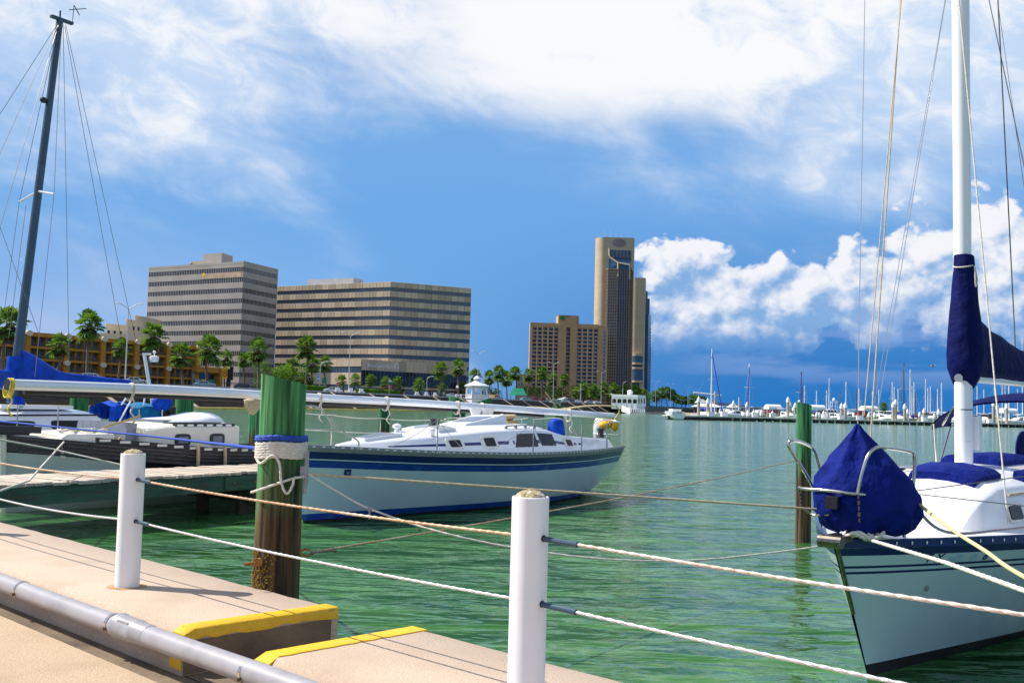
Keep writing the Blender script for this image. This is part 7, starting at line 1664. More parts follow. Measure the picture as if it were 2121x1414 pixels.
# ------------------------------------------------------------------ gazebo
def gazebo():
    p, _ = swx(987.5, 3.0, 0); Y = p.y; k = Y / FPX; zb = colz(988, 824, Y); R = 22.5 * k; t = thing('gazebo', 'white octagonal gazebo with arches and cupola on the seawall', 'gazebo', (p.x, p.y, 0)); zf = colz(988, 817, Y); ze = colz(988, 800.5, Y); za = colz(988, 790, Y); zcup = colz(988, 778, Y)
    def oc(r, z, ph=pi / 8): return [(r * cos(ph + 2 * pi * j / 8), r * sin(ph + 2 * pi * j / 8), z) for j in range(8)]
    mb = MB(); mb.loft([oc(R * 0.98, -0.5), oc(R * 1.02, zb - 0.3), oc(R * 1.08, zb - 0.2), oc(R * 1.08, zb)]); mb.build('base', 'white_paint', t)
    top = ze
    for j in range(8):
        a0, a1 = pi / 8 + 2 * pi * j / 8, pi / 8 + 2 * pi * (j + 1) / 8; A = Vector((R * cos(a0), R * sin(a0), 0)); B = Vector((R * cos(a1), R * sin(a1), 0)); f = Face((A.x, A.y), (B.x, B.y)); L_ = f.L
        mb = MB(); mb.cyl((A.x, A.y, zb), (A.x, A.y, top), 0.2, n=8); mb.build('column', 'white_paint', t, 40)
        mb = MB(); zs = zb + (top - zb) * 0.60; na = 10; hw = L_ * 0.39; cxm = L_ / 2; ht = top - 0.15
        for i in range(na):
            q0, q1 = pi - pi * i / na, pi - pi * (i + 1) / na
            u0, u1 = cxm + hw * cos(q0), cxm + hw * cos(q1); y0, y1 = zs + hw * 0.9 * sin(q0), zs + hw * 0.9 * sin(q1)
            mb.hull8([f.p(u0, y0, 0.1), f.p(u1, y1, 0.1), f.p(u1, y1, -0.1), f.p(u0, y0, -0.1)], [f.p(u0, ht + .15, 0.1), f.p(u1, ht + .15, 0.1), f.p(u1, ht + .15, -0.1), f.p(u0, ht + .15, -0.1)])
        f.box(mb, 0.05, cxm - hw, zb, top, -0.1, 0.1); f.box(mb, cxm + hw, L_ - 0.05, zb, top, -0.1, 0.1); mb.build('arch', 'white_paint', t)
        mb = MB(); f.box(mb, cxm - hw, cxm + hw, zb + 1.0, zb + 1.15, -0.1, 0.1); f.box(mb, cxm - hw, cxm + hw, zb, zb + 0.15, -0.1, 0.1)
        for i in range(5): u = cxm - hw + 2 * hw * (i + 0.5) / 5; f.box(mb, u - 0.1, u + 0.1, zb + 0.1, zb + 1.05, -0.06, 0.06)
        mb.build('balustrade', 'white_paint', t)
    mb = MB(); mb.loft([oc(R * 1.22, ze - 0.05), oc(R * 1.24, ze + 0.25), oc(R * 0.36, za), oc(R * 0.3, za + 0.2)]); mb.build('roof', 'white_shingle', t)
    mb = MB(); mb.loft([oc(R * 0.27, za), oc(R * 0.27, zcup - 1.1)]); cu = mb.build('cupola', 'white_paint', t); mb = MB(); mb.loft([oc(R * 0.36, zcup - 1.1), oc(R * 0.36, zcup - 0.9), oc(R * 0.15, zcup - 0.2), oc(0.05, zcup)]); mb.build('cupola_roof', 'white_paint', cu)
    for j in range(8): a = 2 * pi * (j + 1) / 8; mb = MB(); mb.box((R * 0.255 * cos(a), R * 0.255 * sin(a), za + 0.75), (0.12, 0.35, 0.6), a); mb.build('cupola_opening', 'glass_dark', cu)
    # side rail leading back to the street
    rr = thing('stair_rail', 'white balustrade leading from the gazebo to the street', 'railing', (0, 0, 0)); a = swx(944, 9, 0)[0]; b = p + Vector((-R * 0.9, 0, 0)); f = Face((a.x, a.y), (b.x, b.y))
    for i in range(int(f.L / 1.6) + 1): mb = MB(); u = i * 1.6; f.box(mb, u, u + 0.35, zb - 1.2, zb + 1.1, -0.15, 0.15); mb.build('baluster_post', 'white_paint', rr)
    mb = MB(); f.box(mb, 0, f.L, zb + 0.85, zb + 1.0, -0.12, 0.12); mb.build('hand_rail', 'white_paint', rr); mb = MB(); f.box(mb, 0, f.L, zb - 1.2, zb - 0.2, -0.1, 0.1); mb.build('plinth', 'white_paint', rr)
gazebo()
# ------------------------------------------------------------------ white arcade at the end of the steps
def arcade():
    Y = 455; t = thing('arcade_pavilion', 'white two-level arcaded pavilion with stair at the end of the dark steps', 'pavilion', (0, 0, 0)); A = pg(1269.5, 452); B = pg(1323, 448); C = pg(1339.5, 462); f = Face(A, B); g = Face(B, C)
    zr = colz(1300, 818.5, 450); zf = colz(1300, 841, 450); zl = colz(1300, 856, 450); D_ = (A[0] + C[0] - B[0], A[1] + C[1] - B[1])
    for ff, n in ((f, 5), (g, 3)):
        W_ = ff.L / n
        for i in range(n):
            mb = MB(); na = 8; cxm = (i + 0.5) * W_; hw = W_ * 0.40; zs = zf + (zr - zf) * 0.52
            for q in range(na):
                q0, q1 = pi - pi * q / na, pi - pi * (q + 1) / na; u0, u1 = cxm + hw * cos(q0), cxm + hw * cos(q1); y0, y1 = zs + hw * .8 * sin(q0), zs + hw * .8 * sin(q1)
                mb.hull8([ff.p(u0, y0, 0.2), ff.p(u1, y1, 0.2), ff.p(u1, y1, -0.2), ff.p(u0, y0, -0.2)], [ff.p(u0, zr - .3, 0.2), ff.p(u1, zr - .3, 0.2), ff.p(u1, zr - .3, -0.2), ff.p(u0, zr - .3, -0.2)])
            ff.box(mb, i * W_, cxm - hw, zf, zr - .3, -0.2, 0.2); ff.box(mb, cxm + hw, (i + 1) * W_, zf, zr - .3, -0.2, 0.2); mb.build('arch', 'white_paint', t)
            mb = MB(); ff.box(mb, i * W_ + .3, (i + 1) * W_ - .3, zf - 1.2, zf + 1.3, 0.0, 0.3); mb.build('parapet_panel', 'white_paint', t)
    core(t, [A, B, C, D_], zr - 0.31, zr + 0.3, 'white_paint', 'roof'); core(t, [A, B, C, D_], zf - 1.3, zf - 0.6, 'white_paint', 'upper_floor')
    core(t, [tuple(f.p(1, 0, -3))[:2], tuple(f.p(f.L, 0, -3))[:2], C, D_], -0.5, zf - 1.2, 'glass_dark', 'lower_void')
    mb = MB(); c = f.p(f.L * 0.62, 0, -4); mb.lathe([(1.1, zr), (1.1, zr + 1.4), (1.4, zr + 1.5), (0.9, zr + 2.2), (0.1, zr + 2.5)], c, 10); mb.build('cupola', 'white_paint', t, 30)
    a, b = pg(1300, 448), pg(1340, 444); h = Face(a, b); mb = MB(); h.box(mb, 0, h.L, -0.5, zl + 0.7, -4, 0); mb.build('landing', 'coping', t)
    for i in range(9): mb = MB(); u = h.L * i / 9; h.box(mb, u + .25, u + h.L / 9 - .25, zl + 0.7, zl + 2.1, -0.1, 0.1); mb.build('landing_panel', 'white_paint', t)
    mb = MB(); p0, p1 = f.p(f.L * 0.42, zf - 0.5, 1.2), Vector((b[0] - 6.5, b[1], zl + 1.2)); mb.hull8([p0 - Vector((0, 0, 1.8)), p1 - Vector((0, 0, 1.6)), p1 + Vector((0, .4, -1.6)), p0 + Vector((0, .4, -1.8))], [p0 + Vector((0, 0, 1.0)), p1 + Vector((0, 0, 1.0)), p1 + Vector((0, .4, 1.0)), p0 + Vector((0, .4, 1.0))]); mb.build('stair_flank', 'white_paint', t)
arcade()
# ------------------------------------------------------------------ marina across the basin
M('dock_deck', (0.62, 0.60, 0.57), 0.85, var=0.1, scale=0.4)
M('float_black', (0.012, 0.014, 0.016), 0.6, var=0.2)
M('pile_conc', (0.42, 0.38, 0.32), 0.85, var=0.12, scale=0.8)
M('rust_rig', (0.10, 0.05, 0.045), 0.8, var=0.2)
M('canvas_bright', (0.02, 0.05, 0.42), 0.6, var=0.15)
M('canopy_white', (0.85, 0.84, 0.80), 0.5, var=0.03)
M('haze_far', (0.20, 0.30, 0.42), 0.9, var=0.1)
DA_, DB_ = onz(1386, 868.3, 0), onz(2190, 887.0, 0); dk = Face((DA_.x, DA_.y), (DB_.x, DB_.y))
d_ = thing('floating_dock', 'long floating dock on black pontoons across the basin', 'dock', (0, 0, 0))
mb = MB(); dk.box(mb, -0.5, dk.L, 0.72, 0.95, -2.6, 0.0); mb.build('deck', 'dock_deck', d_)
mb = MB(); dk.box(mb, -0.5, dk.L, 0.60, 0.72, -1.4, -0.05); mb.build('fascia', 'float_black', d_)
u = 0.2; i = 0
mb = MB(); mb.b2((0, 0.2, -0.3), (1.15, 1.0, 0.57)); fm = mb.mesh('pontoon', 'float_black')
while u < dk.L - 2:
    big = i < 7; inst(fm, 'pontoon', d_, dk.p(u, 0, -0.02), (0, 0, dk.rot), (1.72 if big else 1, 1, 1)); u += 2.02 if not big else 2.0; i += 1
def dpt(x, z, back=1.2):
    """point on a line parallel to the dock, back metres behind its front edge, in picture column x"""
    k = ray(x, 860).x; o = dk.A - dk.n * back; t = (k * o.y - o.x) / (dk.d.x - k * dk.d.y); p = o + dk.d * t; return Vector((p.x, p.y, z))
for j, (bk, x0, x1) in enumerate(((30, 1512, 1545), (32, 1566, 1640), (36, 1694, 1744), (34, 1782, 1850), (40, 1905, 1950), (34, 2030, 2130))):
    a, b = dpt(x0, 0, bk), dpt(x1, 0, bk); f = Face((a.x, a.y), (b.x, b.y)); t = thing('finger_dock', 'short floating finger dock behind the long dock, ' + ('at the blue-furled sailboat', 'below the first white canopy', 'below the white crossover car', 'below the canopy with the palm', 'behind the dark dodger arch', 'beside the boom end')[j], 'dock', (0, 0, 0))
    mb = MB(); f.box(mb, 0, f.L, 0.75, 0.95, -1.5, 0); mb.build('deck', 'dock_deck', t)
    u = 0.2
    while u < f.L - 1.2: inst(fm, 'pontoon', t, f.p(u, 0.08, -0.1), (0, 0, f.rot)); u += 2.1
# capped piles
pm_ = MB(); pm_.cyl((0, 0, 0), (0, 0, 1), 0.36, n=12); PSH = pm_.mesh('shaft', 'pile_conc', 40)
pm_ = MB(); pm_.lathe([(0.44, 0), (0.44, 0.55), (0.38, 0.75), (0.03, 1.35)], n=14); PCP = pm_.mesh('cap', 'gel_white', 40)
for x, yt, bk in ((1447, 820, 2), (1466, 824, 2.4), (1519, 829, 26), (1547, 832, 30), (1549, 848, 2), (1561, 848, 28), (1577, 849, 26), (1632, 821, 3), (1636, 831, 34), (1637, 840, 40), (1647, 833, 36), (1644, 840, 42), (1655, 827, 5), (1692, 852, 30), (1697, 853, 32), (1743, 834, 3), (1747, 837, 6), (1751, 833, 4), (1800, 853, 30), (1812, 853, 26), (1850, 832, 2), (1855, 826, 2.6), (1874, 835, 6), (1880, 846, 30), (1914, 845, 30), (1935, 856, 28), (1944, 847, 8), (2058, 830, 10), (2066, 836, 12), (2085, 835, 2), (1525, 850, 60), (1600, 850, 40), (1706, 850, 44), (1905, 852, 40)):
    p = dpt(x, 0, bk); zt = EYE + ray(x, yt).z * p.y; w = p.y / 240.0
    t = thing('dock_pile', 'tall grey dock pile with a white cone cap', 'piling', p, group='white-capped dock piles across the basin')
    inst(PSH, 'shaft', t, (0, 0, -1.5), (0, 0, 0), (1, 1, zt - 1.35 + 1.5)); inst(PCP, 'cap', t, (0, 0, zt - 1.35))
# white dock boxes
bx_ = MB(); bx_.b2((-0.65, -0.4, 0), (0.65, 0.4, 0.85)); bx_.b2((-0.7, -0.45, 0.85), (0.7, 0.45, 0.98)); BX = bx_.mesh('dock_box', 'gel_white')
for x, bk in ((1473, 1.4), (1563, 1.4), (1500, 2), (1600, 20), (1657, 1.6), (1708, 20), (1742, 1.5), (1781, 1.4), (1915, 1.4), (1870, 20), (2050, 1.5)):
    tag(inst(BX, 'dock_box', None, dpt(x, 0.95, bk), (0, 0, dk.rot), (1.1, 1, 1.05)), 'white storage box standing on the floating docks', 'dock box', 'white dock boxes')
# land behind the marina
LY = dpt(1500, 0, 78)
a, b = dpt(1478, 0, 80), dpt(2200, 0, 80); lf = Face((a.x, a.y), (b.x, b.y)); LZ = 1.35
mb = MB(); mb.prism([tuple(lf.p(0, 0))[:2], tuple(lf.p(lf.L + 200, 0))[:2], tuple(lf.p(lf.L + 200, 0, -16))[:2], tuple(lf.p(-6, 0, -16))[:2]], -1, LZ); tag(mb.build('marina_quay', 'rib_tan'), 'tan quay with parked cars behind the floating docks', None, None, 'structure')
# white seawall with arch of shore between arcade and marina
w_ = thing('white_seawall', 'long low white seawall beyond the arcade', 'wall', (0, 0, 0)); A, B = pg(1338, 452), pg(1392, 520); C = pg(1478, 560); zz = colz(1340, 841, 452)
for i, (p0, p1) in enumerate(((A, B), (B, C))):
    f = Face(p0, p1); mb = MB(); z0, z1 = zz, zz; f.box(mb, 0, f.L, 0.9, zz, -3, 0); mb.build('white_face', 'white_paint', w_); mb = MB(); f.box(mb, 0, f.L, -1, 0.9, -3, 0.8); mb.build('tan_footing', 'rib_tan', w_)
mb = MB(); mb.prism([A, B, C, (C[0] + 60, C[1] + 10), (C[0] + 400, C[1] + 700), (A[0] - 20, A[1] + 400)], 0, zz - 0.05); tag(mb.build('far_shore', 'asphalt'), 'far shore ground beyond the white seawall', None, None, 'structure')
# tent pavilions
def tent(x0, x1, yr, ye, Y, lab, mat='canopy_white', hip=True):
    a, b = pg(x0, Y), pg(x1, Y + 4); f = Face(a, b); ze, zr = colz(x0, ye, Y), colz(x0, yr, Y); t = thing('tent_pavilion', lab, 'pavilion', (0, 0, 0)); D = f.L * 0.6
    mb = MB(); e = f.L * (0.25 if hip else 0.05); mb.hull8([f.p(-1, ze, 1), f.p(f.L + 1, ze, 1), f.p(f.L + 1, ze, -D), f.p(-1, ze, -D)], [f.p(e, zr, -D * .4), f.p(f.L - e, zr, -D * .4), f.p(f.L - e, zr, -D * .6), f.p(e, zr, -D * .6)]); mb.build('roof', mat, t)
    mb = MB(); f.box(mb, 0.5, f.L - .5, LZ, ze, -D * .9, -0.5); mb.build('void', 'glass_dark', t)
    for k in range(5): mb = MB(); f.box(mb, k * f.L / 4 - .25, k * f.L / 4 + .25, LZ, ze, -0.2, 0.2); mb.build('post', 'white_paint', t)
tent(1451, 1496, 835, 842, 520, 'cream tent roof behind the first sailboat'); tent(1453, 1465, 826, 834, 560, 'white gazebo roof above the cream tent'); tent(1521, 1531, 837, 844, 430, 'small white tent left of the blue-furled sailboat')
# white barrel canopies on posts
def canopy(x0, x1, yt, yb, bk, lab):
    p0, p1 = dpt(x0, 0, bk), dpt(x1, 0, bk); f = Face((p0.x, p0.y), (p1.x, p1.y)); t = thing('shade_canopy', lab, 'canopy', (0, 0, 0)); z1, z0 = EYE + ray(x0, yt).z * p0.y, EYE + ray(x0, yb).z * p0.y
    mb = MB(); mb.loft([[f.p(u, z0 + (z1 - z0) * sin(a) , -1.6 - 1.6 * cos(a)) for a in [pi * j / 10 for j in range(11)]] for u in (0, f.L)]); mb.build('barrel_roof', 'canopy_white', t, 50)
    for u in (0.3, f.L - 0.3): mb = MB(); f.box(mb, u - 0.18, u + 0.18, 0.9, z0, -1.6, -1.2); mb.build('post', 'pile_conc', t)
for a_ in ((1593, 1620, 837, 847, 62, 'white barrel canopy left of the rusty piling'), (1682, 1711, 838, 848, 58, 'white barrel canopy right of the rusty piling'), (1792, 1820, 840, 850, 58, 'white barrel canopy beside the lone marina palm'), (2080, 2110, 845, 855, 58, 'white barrel canopy under the boom')): canopy(*a_)
palm(1830, 832, 19, 0, 'lone palm on the marina quay beside a white canopy', 2, p=dpt(1830, LZ, 84), skirt=False)
for k_, pa, x, bk, rz, lb in (('suv', 'car_white', 1583, 86, pi, 'white SUV below the first barrel canopy'), ('sedan', 'car_red', 1603, 84, 0.3, 'red car under the first barrel canopy'), ('suv', 'car_white', 1724, 84, 0, 'white crossover right of the second canopy'), ('sedan', 'car_black', 1700, 86, 0.5, 'black car under the second canopy'), ('suv', 'car_white', 1832, 84, pi, 'white SUV behind the lone palm'), ('suv', 'car_silver', 1925, 84, 0, 'silver SUV left of the dodger'), ('sedan', 'car_white', 2015, 84, 0, 'white car right of the white mast'), ('suv', 'car_black', 1862, 86, 0.2, 'black SUV between capped piles'), ('suv', 'car_black', 1646, 86, 0.2, 'black SUV left of the rusty piling'), ('suv', 'car_red', 1788, 86, 0.2, 'dark red SUV under the palm canopy'), ('sedan', 'car_blue', 1905, 86, 0.2, 'dark car left of the silver SUV'), ('suv', 'car_maroon', 2048, 86, 0.2, 'maroon SUV under the boom')):
    car(k_, pa, 0, 0, False, lb, p=dpt(x, LZ, bk), rz=dk.rot + rz, sc=1.25)
# ------------------------------------------------------------------ distant sailboats
hS = Hull(9.5, 3.0, [(0, 1.5), (0.5, 1.15), (1, 1.2)], 0.9, tr=0.7, keel=-0.3, keel_aft=0.0)
SB = {}
def sb_mesh():
    t = bpy.data.objects.new('tmp', None); o = hS.build(t, [(lambda s: -0.3, 1), (lambda s: 0.12, 0), (lambda s: 0.6, 0), (lambda s: hS.z(s) - 0.12, 2), (lambda s: hS.z(s), 2)], ['gel_white', 'stripe_navy', 'gel_white'], ns=14); SB['hull'] = o.data
    dd = hS.deck(t, 'gel_white', ns=8); SB['deck'] = dd.data; c = Cabin(hS, [(0.25, 0.4), (0.4, 0.8), (0.7, 0.9)], [(0.25, 0.35), (0.4, 0.7), (0.7, 0.8)], [(0.25, 1.4), (0.32, 1.65), (0.69, 1.75), (0.7, 1.75)], [(0.25, 1.45), (0.32, 1.8), (0.69, 1.9), (0.7, 1.9)], 0.25, 0.7); cc = c.build(t, 'gel_white', 10); SB['cabin'] = cc.data
    for q in (o, dd, cc): bpy.data.objects.remove(q)
    bpy.data.objects.remove(t)
    mb = MB(); mb.cyl((0, 0, 0), (0, 0, 1), 0.19, 0.13, n=8); SB['mast'] = mb.mesh('mast', 'gel_white', 50)
    mb = MB(); mb.cyl((0, 0, 0), (0, 0, 1), 0.17, 0.12, n=8); SB['mast_dark'] = mb.mesh('mast', 'rust_rig', 50)
    mb = MB(); mb.cyl((0, -1.25, 0), (0, 1.25, 0), 0.05, n=6); SB['spreader'] = mb.mesh('spreader', 'gel_white')
    mb = MB(); mb.tube([(0, 0, 0), (2, 0, 0.02), (4, 0, 0)], [0.24, 0.2, 0.12], 8); SB['boom_cover'] = mb.mesh('boom_cover', 'canvas_bright', 50)
    mb = MB(); mb.cyl((0, 0, 0), (0, 0, 1), 0.025, n=4); SB['stay'] = mb.mesh('stay', 'steel_dark')
sb_mesh()
def sailboat(x, yt, bk, lab, rz=0.0, dark=False, cover=True, fur=0, group=None, spread=True, sc=1.0):
    p = dpt(x, 0, bk); zt = EYE + ray(x, yt).z * p.y; t = thing('moored_sailboat', lab, 'sailboat', p, rz, group=group)
    for k in ('hull', 'deck', 'cabin'): inst(SB[k], k, t, (-3.6 * sc, 0, 0), (0, 0, 0), (sc, sc, sc))
    h = max(3, zt - 1.7 * sc); inst(SB['mast_dark' if dark else 'mast'], 'mast', t, (0, 0, 1.7 * sc), (0, 0, 0), (1, 1, h))
    if spread: inst(SB['spreader'], 'spreader', t, (0, 0, 1.7 * sc + h * 0.52))
    if cover: inst(SB['boom_cover'], 'boom_cover', t, (0.1, 0, 2.6 * sc), (0, 0, 0), (sc, sc, sc))
    mb = MB(); tp = Vector((0, 0, 1.7 * sc + h * 0.97))
    for q in ((0, 1.4, 1.2), (0, -1.4, 1.2), (5.6, 0, 1.2)): mb.cyl(tp, Vector(q) * sc, 0.022, n=4)
    mb.build('rigging', 'steel', t)['kind'] = 'stuff'
    mb = MB(); mb.cyl(tp - Vector((0, 0, 0.4)), Vector((-3.5 * sc, 0, 1.5)), 0.10 if fur else 0.03, 0.16 if fur else 0.03, n=6); mb.build('furled_jib', 'canvas_bright' if fur else 'steel', t)
    return t
sailboat(1473, 722, 12, 'white sailboat with tallest mast and blue furled jib at the dock end', dk.rot + pi - 1.2, fur=1)
sailboat(1551, 752, 16, 'sailboat with blue furled jib and spreaders right of the tents', dk.rot + 1.0, fur=1)
sailboat(1659, 770, 20, 'sailboat with dark mast and blue furled jib behind the rusty piling', dk.rot + 1.2, dark=True, fur=1)
sailboat(1872, 750, 24, 'sailboat with tall dark mast left of the dodger', dk.rot + 1.3, dark=True)
G_ = 'moored sailboats beyond the floating docks'
rng = random.Random(12)
for x, yt in ((1666, 798), (1691, 809), (1712, 808), (1717, 783), (1752, 790), (1779, 804), (1807, 810), (1820, 806), (1848, 791), (1852, 801), (1860, 805), (1885, 764), (1889, 800), (1893, 791), (1917, 784), (1922, 803), (1927, 800), (1942, 805), (1950, 792), (2024, 800), (2038, 806), (2060, 798), (2076, 790), (2082, 745), (2090, 760), (2118, 700), (1530, 822), (1480, 810), (2108, 805)):
    sailboat(x, yt, rng.uniform(102, 140), 'distant white sailboat with a bare mast among the marina masts', dk.rot + rng.uniform(0.6, 2.4), cover=rng.random() < 0.6, group=G_, spread=rng.random() < 0.6)
for x, yt in ((1774, 805), (1896, 812), (1740, 812)):
    sailboat(x, yt, rng.uniform(102, 130), 'distant boat with a rust-dark leaning mast among the marina masts', dk.rot + rng.uniform(0.8, 2.0), dark=True, cover=False, group='dark-masted boats in the marina', spread=False)
# power boats
hP = Hull(8.0, 2.8, [(0, 1.7), (0.5, 1.25), (1, 1.1)], 1.2, tr=0.9, keel=-0.3, keel_aft=-0.2)
def pb_proto(lab, p, rz):
    t = thing('motor_boat', lab, 'motorboat', p, rz, group='white motorboats at the docks'); hP.build(t, [(lambda s: -0.3, 1), (lambda s: 0.1, 0), (lambda s: 0.7, 0), (lambda s: hP.z(s), 0)], ['gel_white', 'stripe_navy'], ns=16); hP.deck(t, 'gel_white', ns=8)
    c = Cabin(hP, [(0.2, 0.5), (0.4, 1.0), (0.7, 1.1)], [(0.2, 0.4), (0.4, 0.85), (0.7, 0.95)], [(0.2, 1.6), (0.38, 1.9), (0.5, 2.3), (0.7, 2.3)], [(0.2, 1.62), (0.38, 2.0), (0.5, 2.4), (0.7, 2.4)], 0.2, 0.7); c.build(t, 'gel_white', 10)
    for sd in (-1, 1): c.patch(t, 'cabin_window', 'window_dark', 0.42, 0.66, 0.5, 0.9, 0.01, cut=(0.05, 0), sd=sd)
    mb = MB(); mb.b2((4.2, -1.05, 3.1), (6.9, 1.05, 3.22)); mb.build('hard_top', 'gel_white', t)
    for x in (4.4, 6.7):
        for y in (-0.9, 0.9): mb = MB(); mb.cyl((x, y, 1.3), (x, y, 3.1), 0.04, n=6); mb.build('top_post', 'steel', t)
    return t
pbs = ((1762, 12, 1.9, 'white motorboat with pointed bow left of the navy sail bag'), (1858, 8, 1.6, 'white motorboat between the paired capped piles'), (1885, 5, 1.7, 'white motorboat bow-on left of the dodger'), (1980, 10, 1.2, 'pale motorboat behind the dodger'), (2090, 8, 0.4, 'white motorboat under the boom'), (1650, 14, 1.6, 'white motorboat left of the rusty piling'), (1735, 70, 0.3, 'white motorboat behind the crossover car'), (1555, 8, 1.8, 'small white boat at the blue-furled sailboat'), (2040, 16, 0.9, 'white motorboat beside the maroon SUV'), (1490, 8, 0.2, 'low white motorboat right of the tallest mast'), (1910, 60, 0.2, 'white motorboat behind the silver SUV'), (1790, 100, 0.3, 'big white motorboat beyond the palm canopy'))
pp = None
for x, bk, rz, lb in pbs:
    if pp is None: pp = pb_proto(lb, dpt(x, 0, bk), dk.rot + rz)
    else: dup(pp, dpt(x, 0, bk), dk.rot + rz, lb)
G_ = 'hazy row of white boats behind the marina'
for i in range(26):
    x = 1500 + 26 * i; dup(pp, dpt(x, 0, 112 + rng.uniform(-6, 25)), dk.rot + rng.uniform(0, 3), 'white motorboat in the packed row behind the parked cars', (1.2, 1.2, 1.25)).__setitem__('group', G_)
# lookout frame tower
t = thing('lookout_tower', 'white lattice lookout tower on a workboat in the marina', 'tower', dpt(1727, 0, 110)); k = dpt(1727, 0, 110).y / FPX
for dx, dy in ((-1, -1), (1, -1), (1, 1), (-1, 1)): mb = MB(); mb.cyl((dx * 7 * k, dy * 1.5, 1), (dx * 4.6 * k, dy * 1.0, 40 * k), 0.09, n=6); mb.build('leg', 'gel_white', t)
for z in (12, 20, 28, 36): mb = MB(); mb.box((0, 0, z * k), ((14 - z * 0.13) * k, 2.4, 0.12)); mb.build('platform', 'gel_white', t)
mb = MB(); mb.lathe([(0.5, 40 * k), (0.5, 44 * k), (0.1, 46 * k)], n=8); mb.build('lamp', 'gel_white', t)
mb = MB(); mb.b2((-9 * k, -2, 0.3), (9 * k, 2, 8 * k)); mb.build('deckhouse', 'gel_white', t)
# workboat at the dock end seen from astern
p = onz(1406, 869, 0); t = thing('charter_boat', 'white charter boat with life ring moored at the dock end', 'boat', p, radians(96)); k = p.y / FPX
hO = Hull(11, 34 * k, [(0, 1.7), (1, 1.45)], 1.0, tr=0.9, keel=-0.3, keel_aft=-0.25); hO.L = 11
sub = hO.build(t, [(lambda s: -0.3, 1), (lambda s: 0.15, 0), (lambda s: 0.8, 0), (lambda s: hO.z(s), 0)], ['gel_white', 'float_black'], ns=14); dk_o = hO.deck(t, 'gel_white', ns=6)
for o in (sub, dk_o): o.location = (0, 0, 0); o.rotation_euler = (0, 0, pi); o.location = (11.0, 0, 0)
mb = MB(); mb.b2((1.2, -11 * k, 1.4), (6, 11 * k, 16 * k)); mb.build('cabin', 'gel_white', t)
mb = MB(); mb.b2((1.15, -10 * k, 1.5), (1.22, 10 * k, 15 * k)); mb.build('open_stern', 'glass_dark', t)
mb = MB(); mb.b2((0.4, -13 * k, 16 * k), (6.4, 13 * k, 17 * k)); rf = mb.build('roof', 'gel_white', t)
for y in (-10, -4, 4, 10): mb = MB(); mb.cyl((0.9, y * k, 1.4), (0.9, y * k, 16 * k), 0.06, n=6); mb.build('post', 'gel_white', t)
mb = MB(); mb.tube([(1.0, 4.5 * k + 0.36 * cos(a), 12.5 * k + 0.42 * sin(a)) for a in [2 * pi * j / 16 for j in range(17)]], 0.11, 7); mb.build('life_ring', 'canopy_white', t, 60)
mb = MB(); mb.b2((1.5, -9 * k, 17.05 * k), (5, 9 * k, 22 * k)); mb.build('roof_gear', 'canopy_white', t)
mb = MB(); mb.cyl((2, 2, 16 * k), (2, 2, 30 * k), 0.05, n=6); mb.build('whip_mast', 'steel', t)
# bridge far behind
br = thing('bridge', 'long low grey bridge sloping down behind the marina', 'bridge', (0, 0, 0)); A, B = pg(1478, 900), pg(1600, 1000); za, zb_ = colz(1478, 831, 900), colz(1600, 846, 1000)
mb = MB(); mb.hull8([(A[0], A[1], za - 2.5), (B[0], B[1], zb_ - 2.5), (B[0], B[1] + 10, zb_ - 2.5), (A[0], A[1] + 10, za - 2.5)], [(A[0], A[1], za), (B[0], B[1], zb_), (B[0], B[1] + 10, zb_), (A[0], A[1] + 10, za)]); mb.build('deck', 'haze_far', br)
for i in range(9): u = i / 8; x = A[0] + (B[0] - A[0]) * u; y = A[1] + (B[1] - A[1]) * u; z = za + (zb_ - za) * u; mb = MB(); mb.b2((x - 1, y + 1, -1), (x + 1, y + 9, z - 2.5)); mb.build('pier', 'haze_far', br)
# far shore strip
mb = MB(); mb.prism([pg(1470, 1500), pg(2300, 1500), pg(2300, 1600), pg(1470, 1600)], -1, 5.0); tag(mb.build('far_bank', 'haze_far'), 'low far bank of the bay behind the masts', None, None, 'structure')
# crane arm in the distance
t = thing('dock_crane', 'pale jib crane beyond the shore palms', 'crane', (0, 0, 0)); p = pg(1483, 700); z0 = colz(1483, 832, 700); mb = MB(); mb.cyl((p[0], 700, 0), (p[0], 700, colz(1484, 811, 700)), 1.2, 0.8, n=6); mb.build('tower', 'pile_conc', t); mb = MB(); mb.cyl((pg(1438, 700)[0], 700, colz(1438, 813, 700)), (pg(1495, 700)[0], 700, colz(1495, 819, 700)), 0.6, n=5); mb.build('jib', 'white_paint', t)
# flying gull
g = thing('gull', 'gull flying left of the navy sail cover', 'gull', at(1931, 759, 105), 0.5); mb = MB(); mb.ell((0, 0, 0), (0.22, 0.08, 0.07), 8, 6); mb.build('body', 'feather_grey', g, 60)
for sd in (-1, 1): mb = MB(); mb.add([(0.1, 0, 0.02), (-0.08, 0, 0.02), (-0.15 + sd * 0.1, sd * 0.3, 0.18), (-0.05, sd * 0.55, 0.02), (0.1, sd * 0.28, 0.2)], [(0, 1, 2, 4), (2, 3, 4)]); mb.build('wing', 'feather_grey', g)
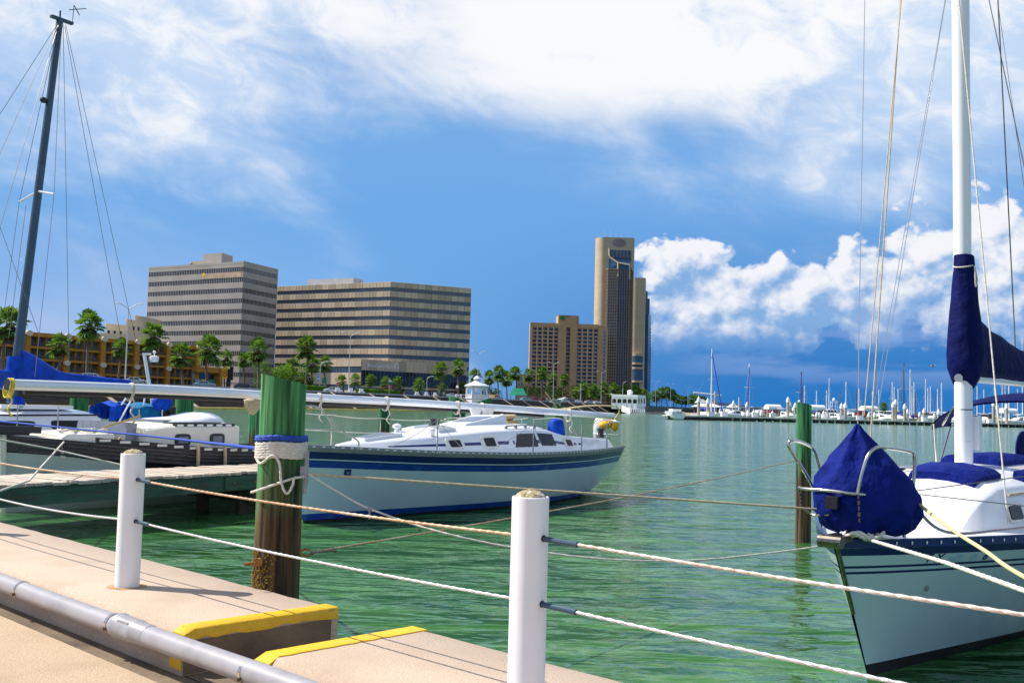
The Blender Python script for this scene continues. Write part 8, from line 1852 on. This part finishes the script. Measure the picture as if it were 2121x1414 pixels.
# ------------------------------------------------------------------ a few small figures on the promenade
M('skin', (0.45, 0.26, 0.17), 0.6, var=0.05); M('hair', (0.03, 0.02, 0.015), 0.7)
for nm, c in (('cloth_red', (0.55, 0.03, 0.05)), ('cloth_purple', (0.25, 0.04, 0.30)), ('cloth_white', (0.75, 0.75, 0.75)), ('cloth_dark', (0.03, 0.03, 0.05)), ('cloth_teal', (0.05, 0.35, 0.50))): M(nm, c, 0.85, var=0.1)
def figure_mesh(pose):
    J = {'pel': (0, 0, 0.95, 0.13), 'che': (0, 0, 1.32, 0.15), 'nek': (0, 0, 1.50, 0.055), 'hd0': (0, 0.01, 1.60, 0.085), 'hd1': (0, 0.01, 1.72, 0.08)}
    for s, n in ((-1, 'l'), (1, 'r')):
        st = s * pose; J.update({n + 'hip': (s * 0.10, 0, 0.90, 0.085), n + 'kne': (s * 0.10, 0.08 * st, 0.50, 0.06), n + 'ank': (s * 0.10, 0.12 * st, 0.08, 0.04), n + 'toe': (s * 0.11, 0.12 * st + 0.14, 0.04, 0.035),
                  n + 'sho': (s * 0.18, 0, 1.42, 0.065), n + 'elb': (s * 0.23, -0.06 * st, 1.14, 0.045), n + 'wri': (s * 0.22, 0.08 - 0.08 * st, 0.90, 0.032), n + 'han': (s * 0.21, 0.11 - 0.08 * st, 0.82, 0.03)})
    E_ = [('pel', 'che'), ('che', 'nek'), ('nek', 'hd0'), ('hd0', 'hd1')]
    for n in 'lr': E_ += [('pel', n + 'hip'), (n + 'hip', n + 'kne'), (n + 'kne', n + 'ank'), (n + 'ank', n + 'toe'), ('che', n + 'sho'), (n + 'sho', n + 'elb'), (n + 'elb', n + 'wri'), (n + 'wri', n + 'han')]
    K = list(J); me = bpy.data.meshes.new('f'); me.from_pydata([J[k][:3] for k in K], [(K.index(a), K.index(b)) for a, b in E_], [])
    o = bpy.data.objects.new('f', me); COL.objects.link(o); o.modifiers.new('s', 'SKIN'); sv = me.skin_vertices[0].data
    for i, k in enumerate(K): sv[i].radius = (J[k][3], J[k][3]); sv[i].use_root = (k == 'pel')
    o.modifiers.new('d', 'SUBSURF').levels = 1
    bpy.context.view_layer.update(); r = bpy.data.meshes.new_from_object(o.evaluated_get(bpy.context.evaluated_depsgraph_get())); bpy.data.objects.remove(o); return r
FM = [figure_mesh(0.9), figure_mesh(0.2)]
def person(x, w, top, legs, lab, pose=0, rz=0.5):
    p, _ = swx(x, w, GZ + 0.02); me = FM[pose].copy(); me.materials.clear()
    for mm in ('skin', top, legs, 'hair'): me.materials.append(MATS[mm])
    for q in me.polygons:
        c = q.center; q.use_smooth = True
        q.material_index = 2 if c.z < 0.98 and abs(c.x) < 0.19 else (1 if 0.98 <= c.z < 1.47 and not (c.z < 1.2 and abs(c.x) > 0.19) else (3 if c.z > 1.66 or (c.z > 1.56 and c.y < -0.02) else 0))
    o = bpy.data.objects.new('person', me); COL.objects.link(o); o.location = p; o.rotation_euler = (0, 0, rz); return tag(o, lab, 'person')
person(1034, 9.5, 'cloth_red', 'cloth_dark', 'person in red top walking on the wall right of the gazebo')
person(1040, 9.8, 'cloth_purple', 'cloth_dark', 'person in purple top beside the one in red', 1, 1.5)
person(1058, 9.4, 'cloth_white', 'cloth_dark', 'person in white shirt on the wall between gazebo and teal saloon', 0, 2.5)
person(1074, 9.4, 'cloth_teal', 'cloth_dark', 'person in teal shirt left of the teal saloon', 1, 0.2)
person(1229, 9.6, 'cloth_red', 'cloth_white', 'person in red on the wall before the parked silver cars', 0, 1.0)
person(1276, 12.0, 'cloth_purple', 'cloth_dark', 'person in purple under the first arcade arch', 1, 0.0)
